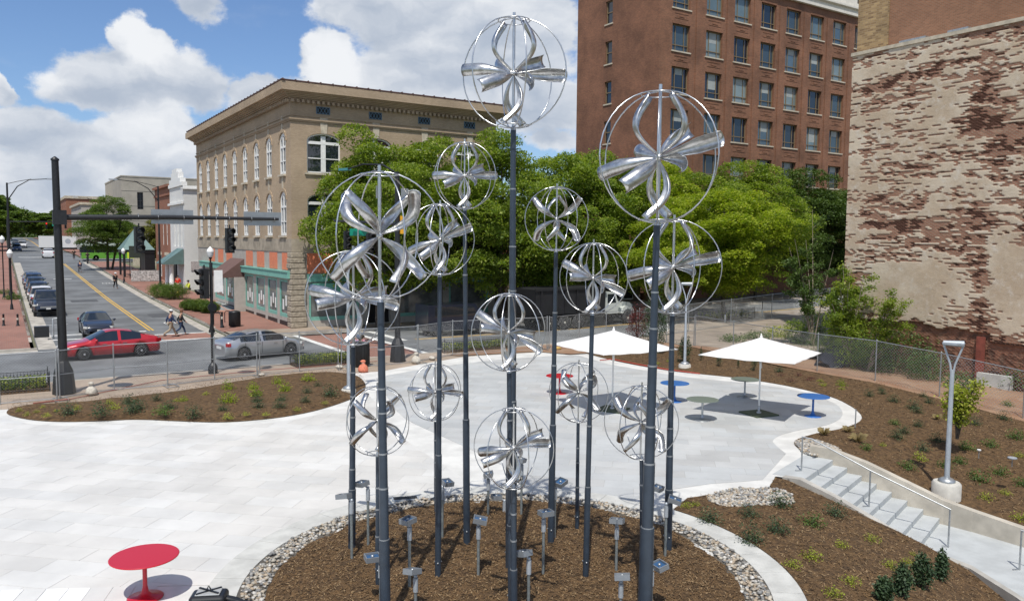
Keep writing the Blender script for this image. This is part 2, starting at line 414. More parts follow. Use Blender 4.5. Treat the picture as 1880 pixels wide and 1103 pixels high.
stripe('brick_crosswalk', 8.3, 12, 52.5, 55.4, brickwalk, road+.004); stripe('brick_crosswalk', 16.2, 19.6, 39.1, 51.1, brickwalk, road+.004)
stripe('crosswalk_line', 15.8, 16.2, 39.1, 51.1); stripe('crosswalk_line', 19.6, 20.0, 39.1, 51.1)
stripe('stop_line', 20.9, 21.4, 45.3, 51.0)
for y in (45.3, 45.55): stripe('centre_line', 22, 110, y, y+.12, yell)
for y in (64, 70.2, 76.4, 82.6, 88.8, 95, 101): stripe('parking_line', 1.6, 3.8, y, y+.1)
for (a, c, d, e) in ((1.55,2.45,51.3,150),(11.3,11.98,51.3,150)): stripe('gutter', a, c, d, e, kerbm, road+.004)
stripe('gutter', -60, 1.5, 50.4, 51.15, kerbm, road+.004); stripe('gutter', 12.0, 100, 50.5, 51.15, kerbm, road+.004); stripe('gutter', -60, 34, 39.03, 39.7, kerbm, road+.004)
pin = [G2(*q) for q in ((330,558),(418,557),(450,575),(373,578))]; pc = Vector(((sum(q[0] for q in pin)/4), (sum(q[1] for q in pin)/4)))
struct(MB().add([(q[0],q[1],gz(*q)+.006) for q in pin], [(0,1,2,3)]).build('pink_paving_inset', mat('pink_paving', (.42,.22,.16), .9, var=.2)))
for i_ in range(3):
    for j_ in range(2):
        f4 = lambda u, v: (Vector(pin[0])*(1-u)+Vector(pin[1])*u)*(1-v)+(Vector(pin[3])*(1-u)+Vector(pin[2])*u)*v
        qq = [f4(u, v) for u, v in ((.1+.28*i_,.12+.4*j_),(.34+.28*i_,.12+.4*j_),(.34+.28*i_,.46+.4*j_),(.1+.28*i_,.46+.4*j_))]
        struct(MB().add([(q.x,q.y,gz(q.x,q.y)+.011) for q in qq], [(0,1,2,3)]).build('grey_paving_inset', mat('grey_inset', (.26,.28,.28), .8, var=.15)))
for y in (112, 167, 169): stripe('crosswalk_line', 2.5 if y > 150 else 5.2, 8 if y > 150 else 7.2, y, y+.5)
stripe('asphalt_patch', 5.2, 7.4, 82, 84.6, asphp, road+.005); stripe('asphalt_patch', 9.6, 11.4, 66, 69, asphp, road+.005)
mb = MB()                                       # bicycle symbol and arrow by the kerb
for x_, y_ in ((10.4, 62), (10.4, 104)):
    for c in (-.35, .35):
        ring = [(x_+c+.28*math.cos(a), y_+.45*math.sin(a)*1.6) for a in np.linspace(0, 2*math.pi, 13)]
        for p, q in zip(ring, ring[1:]): mb.add([(p[0],p[1],gz(*p)+road+.005),(q[0],q[1],gz(*q)+road+.005),(x_+c+(q[0]-x_-c)*.7,y_+(q[1]-y_)*.7,gz(*q)+road+.005),(x_+c+(p[0]-x_-c)*.7,y_+(p[1]-y_)*.7,gz(*p)+road+.005)], [(0,1,2,3)])
struct(mb.build('bicycle_marking', whmark))
# manholes
for (x, y, r) in ((331, 683, .45), (221, 706, .5), (445, 672, .4), (452, 682, .4)):
    p = G(x, y); MBo = MB().lathe([(r, -.02), (r, -.004), (r*.9, -.003)], (p.x, p.y, 0), 20); struct(MBo.build('manhole_cover', darkgrey))

# ---- the square: outline and zones
RC = (7.68, 12.05); RM, RS, RO = 4.25, 4.77, 5.34
def rp(a, r=RO): return (RC[0]+r*math.cos(a), RC[1]+r*math.sin(a))
def ang(p): return math.atan2(p[1]-RC[1], p[0]-RC[0])
bedL = [G2(*p) for p in [(12,757),(24,764),(60,771),(110,774),(180,773),(250,770),(330,773),(400,775),(470,771),(540,762),(600,748),(650,730),(670,715),(668,700),(650,688),(610,684),(560,686),(500,691),(430,701),(330,718),(250,728),(150,738),(60,744),(25,748)]]
bedL = smooth_curve(bedL, 4, True)
outer = [G2(*p) for p in [(1014,645),(1055,643),(1116,659),(1174,671),(1246,682),(1341,692),(1393,699),(1459,711),(1525,728),(1560,744),(1578,758),(1582,768),(1572,777),(1542,787),(1499,795),(1466,805),(1458,813),(1466,823),(1486,835)]]
outer = outer[:2] + smooth_curve(outer[1:], 4)[1:]
topstair = [(19.88, 14.42), (19.83,14.03), (17.44, 13.24), (17.2,13.6)]
lowedge = [G2(*p) for p in [(1412,893),(1330,902),(1299,907),(1262,914)]]
a0 = ang(lowedge[-1]); aend = -1.02
arcR = [rp(a0+(aend-a0)*i/30) for i in range(1, 31)]
plaza_poly = [(-9,-4), (-9, 33.4), G2(-5,752)] + [G2(*p) for p in [(150,741),(330,722),(500,694),(620,687),(700,681),(790,665),(850,655),(904,651)]] + outer + topstair + lowedge + arcR + [(10.6, -4)]
struct(sheet('plaza', plaza_poly, lambda x, y: -.008, white if False else mat('white_paving', (.625,.62,.59), .65, var=.14, vscale=1.2), 0))
# zones of slabs
HD = rad(42.4); dh = (math.sin(HD), math.cos(HD)); dl = (math.cos(HD), -math.sin(HD))
divL = [G2(*p) for p in [(664,716),(690,738),(727,790),(760,818),(830,864),(868,889)]]
divR = [G2(*p) for p in [(690,694),(712,730),(740,765),(800,795),(860,822),(920,852),(962,889)]]
aL = ang(divL[-1]); aR = ang(divR[-1])
front = [G2(455,1071), G2(370,1073), G2(160,1078), G2(-120,1086)]
aF = ang(front[0])
if aF < 0: aF += 2*math.pi
lowbed = [G2(*p) for p in [(660,742),(600,757),(540,770),(470,779),(400,783),(330,781),(250,778),(180,781),(110,782),(60,779),(20,770),(-4,762)]]
light_poly = [front[3], (-7.0, 20), (-7, 32.0), lowbed[-1]] + lowbed[::-1][1:] + smooth_curve(divL, 3) + [rp(aL+(aF-aL)*i/24) for i in range(1, 25)] + front[1:3]
inner = [G2(*p) for p in [(1231,898),(1306,887),(1365,883),(1400,880),(1443,832),(1428,820),(1419,808),(1436,797),(1473,788),(1520,779),(1544,766),(1545,752),(1528,738),(1478,720),(1398,706),(1341,700),(1246,690),(1116,668),(1062,652),(1014,653),(900,661),(790,675),(715,688)]]
inner = inner[:4] + smooth_curve(inner[4:18], 4) + inner[18:]
aI = ang(G2(1153, 923))
grey_poly = [rp(aR+(aI-aR)*i/12) for i in range(0, 13)] + inner + smooth_curve(divR[:-1], 3)
def tints(nm, c, n=5, s=.07):
    o = []
    for i in range(n):
        k = 1+s*(i-(n-1)/2)/((n-1)/2); w = random.uniform(-.007, .007)
        o.append(mat('%s_%d' % (nm, i), (c[0]*k+w, c[1]*k, c[2]*k-w), .5, var=.12, vscale=.55, detail=9))
    return o
lightM = tints('light_slab', (.61,.60,.57), 6, .045); greyM = tints('grey_slab', (.475,.485,.48), 6, .06)
grout = mat('grout', (.36,.36,.34), .9); groutl = mat('grout_light', (.42,.41,.39), .9)
plaza_root = bpy.data.objects['plaza']
def paving(region, tw, tl, mats, name, d1, d2, nparts, gj=.008, off=.5, orig=(0, 0)):
    us = [(p[0]-orig[0])*d2[0]+(p[1]-orig[1])*d2[1] for p in region]; vs = [(p[0]-orig[0])*d1[0]+(p[1]-orig[1])*d1[1] for p in region]
    T = []
    j = math.floor(min(vs)/tw)
    while j*tw < max(vs):
        o = (j*off % 1)*tl; i = math.floor((min(us)-o)/tl)
        while i*tl+o < max(us):
            u0 = i*tl+o+gj/2; u1 = u0+tl-gj; v0 = j*tw+gj/2; v1 = v0+tw-gj
            cell = [(orig[0]+u*d2[0]+v*d1[0], orig[1]+u*d2[1]+v*d1[1]) for (u, v) in ((u0,v0),(u1,v0),(u1,v1),(u0,v1))]
            if area(cell) < 0: cell = cell[::-1]
            c = clip(region, cell)
            if len(c) > 2 and abs(area(c)) > .01: T.append(c)
            i += 1
        j += 1
    T.sort(key=lambda c: (c[0][0])**2+(c[0][1])**2)
    T = [c for c in T if True]
    stuff = MB(); np_ = 0
    for c in T:
        mi = random.randrange(len(mats)); q = proj_in(c[0])
        up = random.uniform(-.0012, .0012)
        if q and np_ < nparts:
            MB().prism(c, -.004, up).build(name, mats[mi], plaza_root); np_ += 1
        else: stuff.prism(c, -.004, up, mi)
    o = stuff.build(name+'_field', mats, plaza_root); tag(o, kind='stuff')
def proj_in(p):
    v = Vector((p[0], p[1], -CAMH)); d = v.dot(vF)
    return d > .5 and -20 < 940+FPX*v.dot(vR)/d < 1900 and 551.5-FPX*v.dot(vU)/d < 1125
struct(sheet('grout', light_poly, lambda x, y: -.004, groutl, 0)); struct(sheet('grout', grey_poly, lambda x, y: -.004, grout, 0))
paving(light_poly, .60, 1.2, lightM, 'light_paving_slab', dh, dl, 150, off=.37)
paving(grey_poly, .60, 1.2, greyM, 'grey_paving_slab', dh, dl, 150, off=.37)
fd = Vector(front[2])-Vector(front[1]); fd.normalize()
fband = [front[3], front[2], front[1], front[0]] + [rp(aF+.06*i) for i in range(1, 4)] + [(-2.5, 14.2)]
paving(fband, .38, 3.0, [white, lightM[5]], 'border_plank', (-fd.x, -fd.y), (-.36, -.93), 60, gj=.01)

# ---- ring kerb, stones, mulch bed of the sculpture
bed_root = struct(thing('sculpture_bed', None, None)); del_ = bed_root
NSEG = 36
for i in range(NSEG):
    a, c = 2*math.pi*i/NSEG+.001, 2*math.pi*(i+1)/NSEG-.001; k = 4
    mb = MB(); ins = [rp(a+(c-a)*j/k, RS+.0) for j in range(k+1)]; ous = [rp(a+(c-a)*j/k, RO) for j in range(k+1)]
    mb.prism(ous+ins[::-1], -.25, .008); mb.build('ring_kerb', concn, bed_root)
circ = lambda r, n=72: [(RC[0]+r*math.cos(2*math.pi*i/n), RC[1]+r*math.sin(2*math.pi*i/n)) for i in range(n)]
def bedz(x, y):
    d = math.hypot(x-RC[0], y-RC[1]); t = max(0, 1-d/RM)
    return .0 + .09*min(1, t*4) + .035*mnoise.noise((x*1.3, y*1.3, 0)) + .02*mnoise.noise((x*5, y*5, 3))
sheet('mulch', circ(RM+.03), bedz, soil, .22, parent=bed_root)
sheet('stone_base', circ(RS+.0), lambda x, y: -.002 if math.hypot(x-RC[0], y-RC[1]) > RM-.15 else -.2, mat('stone_bed_soil', (.10,.09,.075), .95, var=.4), .3, parent=bed_root)
def chips(name, poly, hf, n, parent=None, hole=None, s=(.015, .055)):
    xs = [p[0] for p in poly]; ys = [p[1] for p in poly]; mb = MB(); k = 0
    P = []
    while len(P) < n:
        q = (random.uniform(min(xs), max(xs)), random.uniform(min(ys), max(ys)))
        if inside(q, poly) and (not hole or not inside(q, hole)): P.append(q)
    P = np.array(P); a = rng.uniform(0, 6.283, n); L = rng.uniform(s[0], s[1], n); w_ = rng.uniform(.004, .010, n); ti = rng.uniform(-.6, .6, n); t2 = rng.uniform(-.5,.5,n)
    Z = np.array([hf(x, y) for x, y in P])+rng.uniform(.004, .03, n)
    V = np.zeros((n, 4, 3)); 
    for j, (u, v) in enumerate(((-1,-1),(1,-1),(1,1),(-1,1))):
        V[:, j, 0] = P[:,0]+u*L/2*np.cos(a)-v*w_*np.sin(a); V[:, j, 1] = P[:,1]+u*L/2*np.sin(a)+v*w_*np.cos(a); V[:, j, 2] = Z+u*L/2*np.sin(ti)+v*w_*np.sin(t2)
    me = bpy.data.meshes.new(name); me.vertices.add(4*n); me.vertices.foreach_set('co', V.ravel()); me.loops.add(4*n); me.loops.foreach_set('vertex_index', np.arange(4*n)); me.polygons.add(n)
    me.polygons.foreach_set('loop_start', np.arange(0, 4*n, 4)); me.polygons.foreach_set('material_index', rng.choice([0,1,1,2], n))
    for m_ in (chipA, chipB, chipC): me.materials.append(m_)
    me.update(calc_edges=True); me.validate(); return tag(link(name, me, parent), kind='stuff')
chips('bark_chips', circ(RM-.02), bedz, 42000, bed_root)
# river stones
stoneM = [mat('river_stone_%d' % i, c, .75, var=.25, vscale=14) for i, c in enumerate([(.42,.385,.32),(.28,.27,.25),(.50,.48,.44),(.36,.29,.21),(.19,.19,.185),(.43,.37,.29)])]
stoneMe = []
for i in range(12):
    bm = bmesh.new(); bmesh.ops.create_icosphere(bm, subdivisions=1, radius=.5)
    sq = (random.uniform(.8,1.2), random.uniform(.6,.95), random.uniform(.45,.7))
    for v in bm.verts: v.co = Vector((v.co.x*sq[0], v.co.y*sq[1], v.co.z*sq[2]))*(1+random.uniform(-.14,.14))
    me = bpy.data.meshes.new('stone'); bm.to_mesh(me); bm.free(); me.materials.append(stoneM[i % 6]); 
    me.polygons.foreach_set('use_smooth', [True]*len(me.polygons)); stoneMe.append(me)
SV = [np.array([v.co[:] for v in me.vertices]) for me in stoneMe]; SF = [[tuple(p.vertices) for p in me.polygons] for me in stoneMe]
def stones(pts, nparts, parent, nm='river_stone'):
    """pts: (x, y, z, size); nearest become parts"""
    pts.sort(key=lambda p: p[0]**2+p[1]**2 + (0 if proj_in(p) else 1e6)); mb = MB()
    for i, (x, y, z, s) in enumerate(pts):
        k = random.randrange(12); a = random.uniform(0, 6.28)
        if i < nparts:
            o = link(nm, stoneMe[k], parent, (x, y, z)); o.scale = (s, s, s); o.rotation_euler = (random.uniform(-.3,.3), random.uniform(-.3,.3), a)
        else:
            v = SV[k]*s; c_, s_ = math.cos(a), math.sin(a)
            mb.add(np.c_[v[:,0]*c_-v[:,1]*s_+x, v[:,0]*s_+v[:,1]*c_+y, v[:,2]+z].tolist(), SF[k], k % 6, True)
    tag(mb.build('river_stones', stoneM, parent), kind='stuff')
P = []
for i in range(4300):
    a = random.uniform(0, 2*math.pi); r = random.uniform(RM+.03, RS-.04)
    P.append((*rp(a, r), random.uniform(-.005, .04), random.choice((.05,.06,.075,.09,.11))))
stones(P, 290, bed_root)

# ---- raised left bed
def bedLz(x, y, poly=bedL):
    return .045 + .05*mnoise.noise((x*1.1, y*1.1, 0)) + .03*mnoise.noise((x*5, y*5, 3))
def edge_damp(poly, f, w=.5):
    E = [(Vector(a), Vector(b_)) for a, b_ in zip(poly, poly[1:]+poly[:1])]
    def g(x, y):
        p = Vector((x, y)); d = 9
        for a, b_ in E:
            ab = b_-a; L = ab.length_squared or 1e-9; t = max(0, min(1, (p-a).dot(ab)/L)); d = min(d, (p-(a+ab*t)).length)
            if d < .01: break
        k = min(1, d/w); return f(x, y, k)
    return g
blz = edge_damp(bedL, lambda x, y, k: .012+.16*k+.04*mnoise.noise((x*1.1, y*1.1, 0))*k+.03*mnoise.noise((x*5, y*5, 3))*k, .7)
lb = struct(sheet('mulch_bed', bedL, blz, soil, .3)); chips('bark_chips', bedL, lambda x, y: .15+.03*mnoise.noise((x*5, y*5, 3)), 9000, lb, s=(.03,.09))
# ---- right side: stair frame
SO = Vector((18.2, 13.55)); SE = Vector((.314, -.949)); SN = Vector((.949, .314))
def st(s, n, z=0.): q = SO+SE*s+SN*n; return (q.x, q.y, z)
def lowz(x, y, k=1):
    q = Vector((x, y))-SO; s = q.dot(SE); n = q.dot(SN)
    d = math.hypot(x-RC[0], y-RC[1])-RO
    t = max(0, min(1, d/5.5)); fall = -.05-.27*max(0, s) ; fall = max(fall, -1.55)
    return t*t*(3-2*t)*min(0, fall) + .05*mnoise.noise((x*1.1, y*1.1, 0))*min(1, d*3) + .02*mnoise.noise((x*5, y*5, 3)) + .015
low_poly = lowedge[::-1][:0] + [lowedge[3], lowedge[2], lowedge[1], lowedge[0]] + [st(-.35,-1.0)[:2], st(-.1,-1.02)[:2]] + [st(s, n)[:2] for s, n in ((1,-1.02),(2,-1.02),(3.3,-1.02),(4.3,-1.3),(5.3,-2.2),(6.2,-3.2),(8,-4.2))] + [(14.5,3),(11.5,2)] + [rp(aend+(a0-aend)*i/30, RO+.005) for i in range(0, 30)]
lo = struct(sheet('mulch_bed', low_poly, lowz, soil, .28)); chips('bark_chips', low_poly, lowz, 15000, lo, s=(.03,.08))
def bs_(y): return .10-.62*max(0,min(1,(20-y)/9))
def upz(x, y, k=1):
    q = Vector((x, y))-SO; s = q.dot(SE); n = q.dot(SN)
    t = max(0, min(1, (n-1.9)/7)); base = .10-.62*max(0,min(1,(20-y)/9))
    near = max(-.95, min(.16, .16-.30*max(0, s)))
    z = near*(1-t)+base*t if s > -1 else base*max(0,min(1,(x-19)/6))
    return z + .05*mnoise.noise((x*1.1, y*1.1, 7)) + .02*mnoise.noise((x*5, y*5, 3))
cheekF = [(-.5,1.95),(0,1.95),(1,1.95),(2,1.95),(3.2,1.95),(4.2,1.75),(5.2,1.45),(6.4,1.2),(9,1.2)]
fence_line = [(34.1, 33.0), (33.4,29.5), (32.9, 26.5), (32.6,23.6), (32.6,20.6), (32.4,17.6), (32.2, 14.3), (32.0, 11.0), (31.8, 8)]
up_poly = outer[1:] + [st(s, n)[:2] for s, n in cheekF] + [(24, 4), (31.6, 4)] + [(p[0]-.35, p[1]) for p in fence_line[::-1]] + [(31.5,34.2),(27.5, 34.6)]
upd = edge_damp(outer[1:], lambda x, y, k: 0, .5)
def upz2(x, y):
    d = min((Vector((x,y))-Vector(p)).length for p in outer[1:]); k = min(1, d/.8); return upz(x, y)*k+.004*(1-k)
ub = struct(sheet('mulch_bed', up_poly, upz2, soil, .42)); chips('bark_chips', up_poly, upz2, 24000, ub, s=(.04,.1))
# dirt verge between fence and ruin wall, sinking to a rubble strip
def dz2(x, y):
    t = max(0, min(1, (x-33.5)/3)); u = max(0, min(1, (30.5-y)/3))
    return .10-.62*max(0,min(1,(20-y)/9)) - .45*t*u + .12*mnoise.noise((x*.9, y*.9, 0)) + .05*mnoise.noise((x*4, y*4, 3))
dirt_poly = [(p[0]-.4, p[1]) for p in fence_line] + [(31.5,2),(39.6,2),(39.6,27.4),(37.5,28.8),(35,31),(34.4,33.4)]
struct(sheet('rubble_strip', dirt_poly, dz2, dirt, .45))
struct(sheet('rough_ground', [(26,34.4),(31.5,34.1),(34,33.2),(34.4,35),(34,38.6),(26,38.2),(20,37.6),(20.5,37.0),(25,36.4)], lambda x, y: .03+.05*mnoise.noise((x*2,y*2,1)), dirt, .5))
# ---- stair
stair = thing('garden_stair', 'grey slab stair between two concrete cheek walls going down beside the mulch bed', 'stair')
slabM = mat('stair_slab', (.43,.45,.45), .7, var=.12, vscale=1.6)
mb = MB()
def obox(mb, s0, s1, n0, n1, z0, z1, mi=0):
    vs = [st(s, n, z) for z in (z0, z1) for (s, n) in ((s0,n0),(s1,n0),(s1,n1),(s0,n1))]
    return mb.add(vs, [(0,1,2,3),(4,7,6,5),(0,4,5,1),(1,5,6,2),(2,6,7,3),(3,7,4,0)], mi)
for k in range(9):
    s0 = -.5 if k == 0 else .30+.40*(k-1); s1 = .30+.40*k
    z = -.152*k
    if k == 8: break
    for (n0, n1) in ((-.8, .42), (.43, 1.72)):
        mb = MB(); obox(mb, s0+.002, s1+.02, n0+.004, n1-.004, z-.35, z); mb.build('step_slab', slabM, stair)
for nm, off in (('cheek_wall', -1), ('cheek_wall', 1)):
    mb = MB(); rows = []
    if off < 0: pts = [(-.15,-1.02,-.8,.04),(.3,-1.02,-.8,.06),(1.2,-1.02,-.8,-.22),(2.2,-1.02,-.8,-.62),(3.3,-1.02,-.8,-1.08),(4.3,-1.3,-1.08,-1.14),(5.3,-2.2,-1.98,-1.20),(6.2,-3.2,-2.98,-1.25),(8,-4.2,-4.0,-1.3)]
    else: pts = [(-.35,1.722,1.95,.30),(.2,1.722,1.95,.30),(1.2,1.722,1.95,.08),(2.2,1.722,1.95,-.25),(3.2,1.722,1.95,-.58),(3.9,1.60,1.84,-.68),(5.2,1.2,1.45,-.78),(6.4,.95,1.2,-.85),(9,.95,1.2,-.9)]
    V = []
    for (s, n0, n1, z) in pts: V += [st(s, n0, -2.2), st(s, n1, -2.2), st(s, n1, z), st(s, n0, z)]
    F_ = [(i*4+j, i*4+(j+1)%4, (i+1)*4+(j+1)%4, (i+1)*4+j) for i in range(len(pts)-1) for j in range(4)] + [(3,2,1,0)]
    mb.add(V, F_); mb.build(nm, conc if off < 0 else mat('cheek_concrete', (.47,.43,.36), .85, var=.22, vscale=1.5), stair)
walk = [st(3.50,-.8)[:2], st(4.3,-1.08)[:2], st(5.3,-1.98)[:2], st(6.2,-2.98)[:2], st(8,-4.0)[:2], st(9.5,-4.0)[:2], st(9,.95)[:2], st(6.4,.95)[:2], st(5.2,1.2)[:2], st(3.9,1.6)[:2], st(3.2,1.722)[:2], st(3.1,1.72)[:2], st(3.1,-.8)[:2]]
def clipw(x, y): return -1.216-.01
struct(sheet('walkway', walk, lambda x, y: -1.22, slabM, .8))
mb = MB(); obox(mb, 6.6, 6.9, -3.0, .9, -1.22, -1.05); mb.build('step_slab', slabM, stair)
rail = thing('handrail', 'thin steel handrail with upright posts running down the middle of the stair', 'handrail')
posts = [(0, .0, 0), (1.77, .0, -.6), (3.63, .02, -1.2)]
for (s, n, z) in posts: MB().tube([st(s,n,z), st(s,n,z+.93)], .022, 8).build('post', galv, rail)
MB().tube([st(-.02,0,.94), st(.25,0,.93), st(1.77,0,.35), st(3.65,.02,-.27)], .02, 8).build('top_rail', galv, rail)
for s, n, z in posts: MB().tube([st(s,n,z+.01), st(s-.12,n-.12,z+.02)], .012, 6).build('foot_stay', galv, rail)
r2 = thing('handrail', 'steel handrail post and rail by the lower walkway at the right edge', 'handrail')
MB().tube([st(5.17,-.44,-1.22), st(5.17,-.44,-.3)], .022, 8).build('post', galv, r2); MB().tube([st(5.15,-.44,-.29), st(7.5,-.7,-.6)], .02, 8).build('top_rail', galv, r2)
MB().tube([st(5.17,-.44,-1.2), st(5.05,-.56,-1.2)], .012, 6).build('foot_stay', galv, r2)
# stone patches by the stair
for poly, hf in (([G2(*p) for p in [(1300,909),(1335,900),(1412,894),(1440,897),(1455,902),(1458,915),(1430,918),(1400,925),(1370,931),(1330,929),(1300,918)]], lowz),
                 ([G2(*p) for p in [(1459,812),(1472,806),(1500,812),(1525,822),(1545,832),(1530,838),(1508,835),(1496,842),(1470,828)]], upz2)):
    xs = [p[0] for p in poly]; ys = [p[1] for p in poly]; P = []
    for _ in range(2500):
        q = (random.uniform(min(xs), max(xs)), random.uniform(min(ys), max(ys)))
        if inside(q, poly): P.append((q[0], q[1], hf(*q)+random.uniform(.0, .04), random.choice((.07,.09,.11,.13))))
    root = struct(thing('stone_patch', None, None)); stones(P[:900], 60, root)
# ================================================================== BUILDINGS
tanb = brickmat('tan_brick', (.45,.345,.235), (.375,.28,.185), (.35,.27,.19), 'A', .21, .075, .012, .18, .004, .4)
tanstone = mat('carved_stone', (.50,.44,.34), .85, var=.25, vscale=2.5)
bandst = mat('stone_band', (.36,.31,.24), .9, var=.28, vscale=1.4)
pil = mat('grey_pilaster', (.40,.37,.33), .85, var=.12, vscale=2)
orange = mat('orange_panel', (.66,.21,.11), .8, var=.14, vscale=6)
teal = mat('teal_paint', (.18,.42,.35), .55, var=.12, vscale=4)
brownaw = mat('brown_awning', (.13,.075,.065), .9, var=.1)
officeb = brickmat('red_office_brick', (.28,.118,.062), (.175,.07,.04), (.20,.12,.075), 'A', .21, .075, .012, .36, .004, .35)
redb = brickmat('orange_red_brick', (.32,.11,.055), (.24,.08,.045), (.25,.16,.11), 'A', .21, .075, .012, .2, .003, .4)
wbrick = brickmat('white_brick', (.72,.72,.70), (.66,.66,.64), (.60,.60,.58), 'A', .21, .075, .012, .1, .004, .4)
bronze = mat('bronze_frame', (.20,.15,.085), .55)
sillm = mat('stone_sill', (.52,.46,.36), .85, var=.15)
darkint = mat('dark_interior', (.012,.011,.010), .9)
greyc = mat('grey_concrete_panel', (.36,.33,.28), .85, var=.14, vscale=.5)
roofm = mat('roof_membrane', (.22,.21,.20), .9, var=.2)
coping = mat('clay_coping', (.09,.045,.035), .7, var=.3)

def facade(mb, mp, W, z0, z1, ops, depth=.28, mi=0, mr=0, seg=8):
    """wall sheet with recessed openings; mp(u, z, d) gives the point d inside the wall"""
    us = sorted(set([0, W]+[o[0] for o in ops]+[o[1] for o in ops])); zs = sorted(set([z0, z1]+[o[2] for o in ops]+[o[3] for o in ops]))
    for a, c in zip(us, us[1:]):
        for e, f in zip(zs, zs[1:]):
            um, zm = (a+c)/2, (e+f)/2
            if any(o[0] < um < o[1] and o[2] < zm < o[3] for o in ops): continue
            mb.add([mp(a, e, 0), mp(c, e, 0), mp(c, f, 0), mp(a, f, 0)], [(0,1,2,3)], mi)
    for o in ops:
        u0, u1, a, c = o[:4]; arch = o[4] if len(o) > 4 else 0
        prof = [(u0, a), (u0, c-arch)]
        if arch:
            for j in range(1, seg):
                t = math.pi*j/seg; prof.append(((u0+u1)/2-math.cos(t)*(u1-u0)/2, c-arch+math.sin(t)*arch))
        prof += [(u1, c-arch), (u1, a)]
        n = len(prof)
        for j in range(n):
            p, q = prof[j], prof[(j+1) % n]
            mb.add([mp(p[0],p[1],0), mp(q[0],q[1],0), mp(q[0],q[1],depth), mp(p[0],p[1],depth)], [(0,1,2,3)], mr)
        if arch:
            for j in range(1, n-2):
                p, q = prof[j], prof[j+1]
                mb.add([mp(p[0],p[1],0), mp(q[0],q[1],0), mp(q[0],c,0), mp(p[0],c,0)], [(0,1,2,3)], mi)
def window_mesh(w, h, arch, bars_v, bars_h, fm, gm, ft=.07, name='window', archbar=True, seg=8):
    """frame and pane meshes; local x along the wall, y into the wall, z up from the sill"""
    f = MB(); 
    prof = [(-w/2, 0), (-w/2, h-arch)]
    if arch:
        for j in range(1, seg):
            t = math.pi*j/seg; prof.append((-math.cos(t)*w/2, h-arch+math.sin(t)*arch))
    prof += [(w/2, h-arch), (w/2, 0)]
    cx, cz = 0, h/2; k = lambda p: (cx+(p[0]-cx)*(1-2*ft/w), cz+(p[1]-cz)*(1-2*ft/h))
    n = len(prof); V = []
    for p in prof:
        q = k(p); V += [(p[0],0,p[1]), (q[0],0,q[1]), (q[0],.06,q[1])]
    f.add(V, [(3*i, 3*((i+1)%n), 3*((i+1)%n)+1, 3*i+1) for i in range(n)] + [(3*i+1, 3*((i+1)%n)+1, 3*((i+1)%n)+2, 3*i+2) for i in range(n)])
    for x, t in bars_v: f.b2(-w/2+x*w-t/2, -w/2+x*w+t/2, -.015, .05, ft*.8, h-arch*.25-ft*.6 if abs(x-.5) < .2 else h-arch-ft*.5)
    for z, t in bars_h: f.b2(-w/2+ft*.7, w/2-ft*.7, -.022, .05, z*h-t/2, z*h+t/2)
    g = MB(); g.add([(p[0],.055,p[1]) for p in prof], [tuple(range(n))])
    return f.mesh(name, fm), g.mesh('pane', gm)
def put_window(meshes, parent, loc, rz, pane_mat=None, name='window'):
    o = link(name, meshes[0], parent, loc, rz); p = link('pane', meshes[1], o)
    if pane_mat is not None:
        p.material_slots[0].link = 'OBJECT'; p.material_slots[0].material = pane_mat
    return o
RL = -math.pi/2   # windows in walls that face the -X side

# ---------------- tan brick corner building
tb = thing('corner_building', 'three storey tan brick building with deep cornice and teal shopfronts on the street corner', 'building')
X0, X1, Y0, Y1 = 16.9, 33.4, 54.4, 85.5
mb = MB(); wy = [56.3+3.43*i for i in range(9)]
ops = []
for y in wy:
    ops.append((y-.72-Y0, y+.72-Y0, 10.72, 13.6, .6)); ops.append((y-.72-Y0, y+.72-Y0, 6.42, 9.5, .6))
facade(mb, lambda u, z, d: (X0+d, Y0+u, z), Y1-Y0, 6.2, 15.72, ops, .14)
wx = [19.25+3.92*i for i in range(4)]
opsf = []
for x in wx: opsf += [(x-1.22-X0, x+1.22-X0, 10.8, 13.55, .5), (x-1.22-X0, x+1.22-X0, 6.5, 9.4, .5)]
facade(mb, lambda u, z, d: (X0+u, Y0+d, z), X1-X0, 6.2, 15.72, opsf)
mb.add([(X1,Y0,0),(X1,Y1,0),(X1,Y1,15.62),(X1,Y0,15.62)], [(0,1,2,3)]); mb.add([(X0,Y1,0),(X1,Y1,0),(X1,Y1,15.62),(X0,Y1,15.62)], [(0,1,2,3)])
mb.build('wall', tanb, tb)
wm = window_mesh(1.44, 2.88, .6, [(.5,.15)], [(.66,.14),(.32,.07)], white, wing, .2)
wm2 = window_mesh(1.44, 3.08, .6, [(.5,.15)], [(.66,.14),(.32,.07)], white, wing, .2)
wf = window_mesh(2.44, 2.75, .5, [(.5,.34)], [(.76,.2),(.37,.07)], white, wing, .1)
wf2 = window_mesh(2.44, 2.9, .5, [(.5,.34)], [(.76,.2),(.37,.07)], white, wing, .1)
for y in wy: put_window(wm, tb, (X0+.045, y, 10.72), RL); put_window(wm2, tb, (X0+.045, y, 6.42), RL)
for x in wx: put_window(wf, tb, (x, Y0+.15, 10.8), 0); put_window(wf2, tb, (x, Y0+.15, 6.5), 0)
ks = MB().add([(-.04,-.14,0),(-.04,.14,0),(-.04,.19,1.15),(-.04,-.19,1.15),(.06,-.14,0),(.06,.14,0),(.06,.19,1.15),(.06,-.19,1.15)], [(0,1,2,3),(4,7,6,5),(0,4,5,1),(1,5,6,2),(2,6,7,3),(3,7,4,0)]).mesh('keystone', tanstone)
hood = MB()
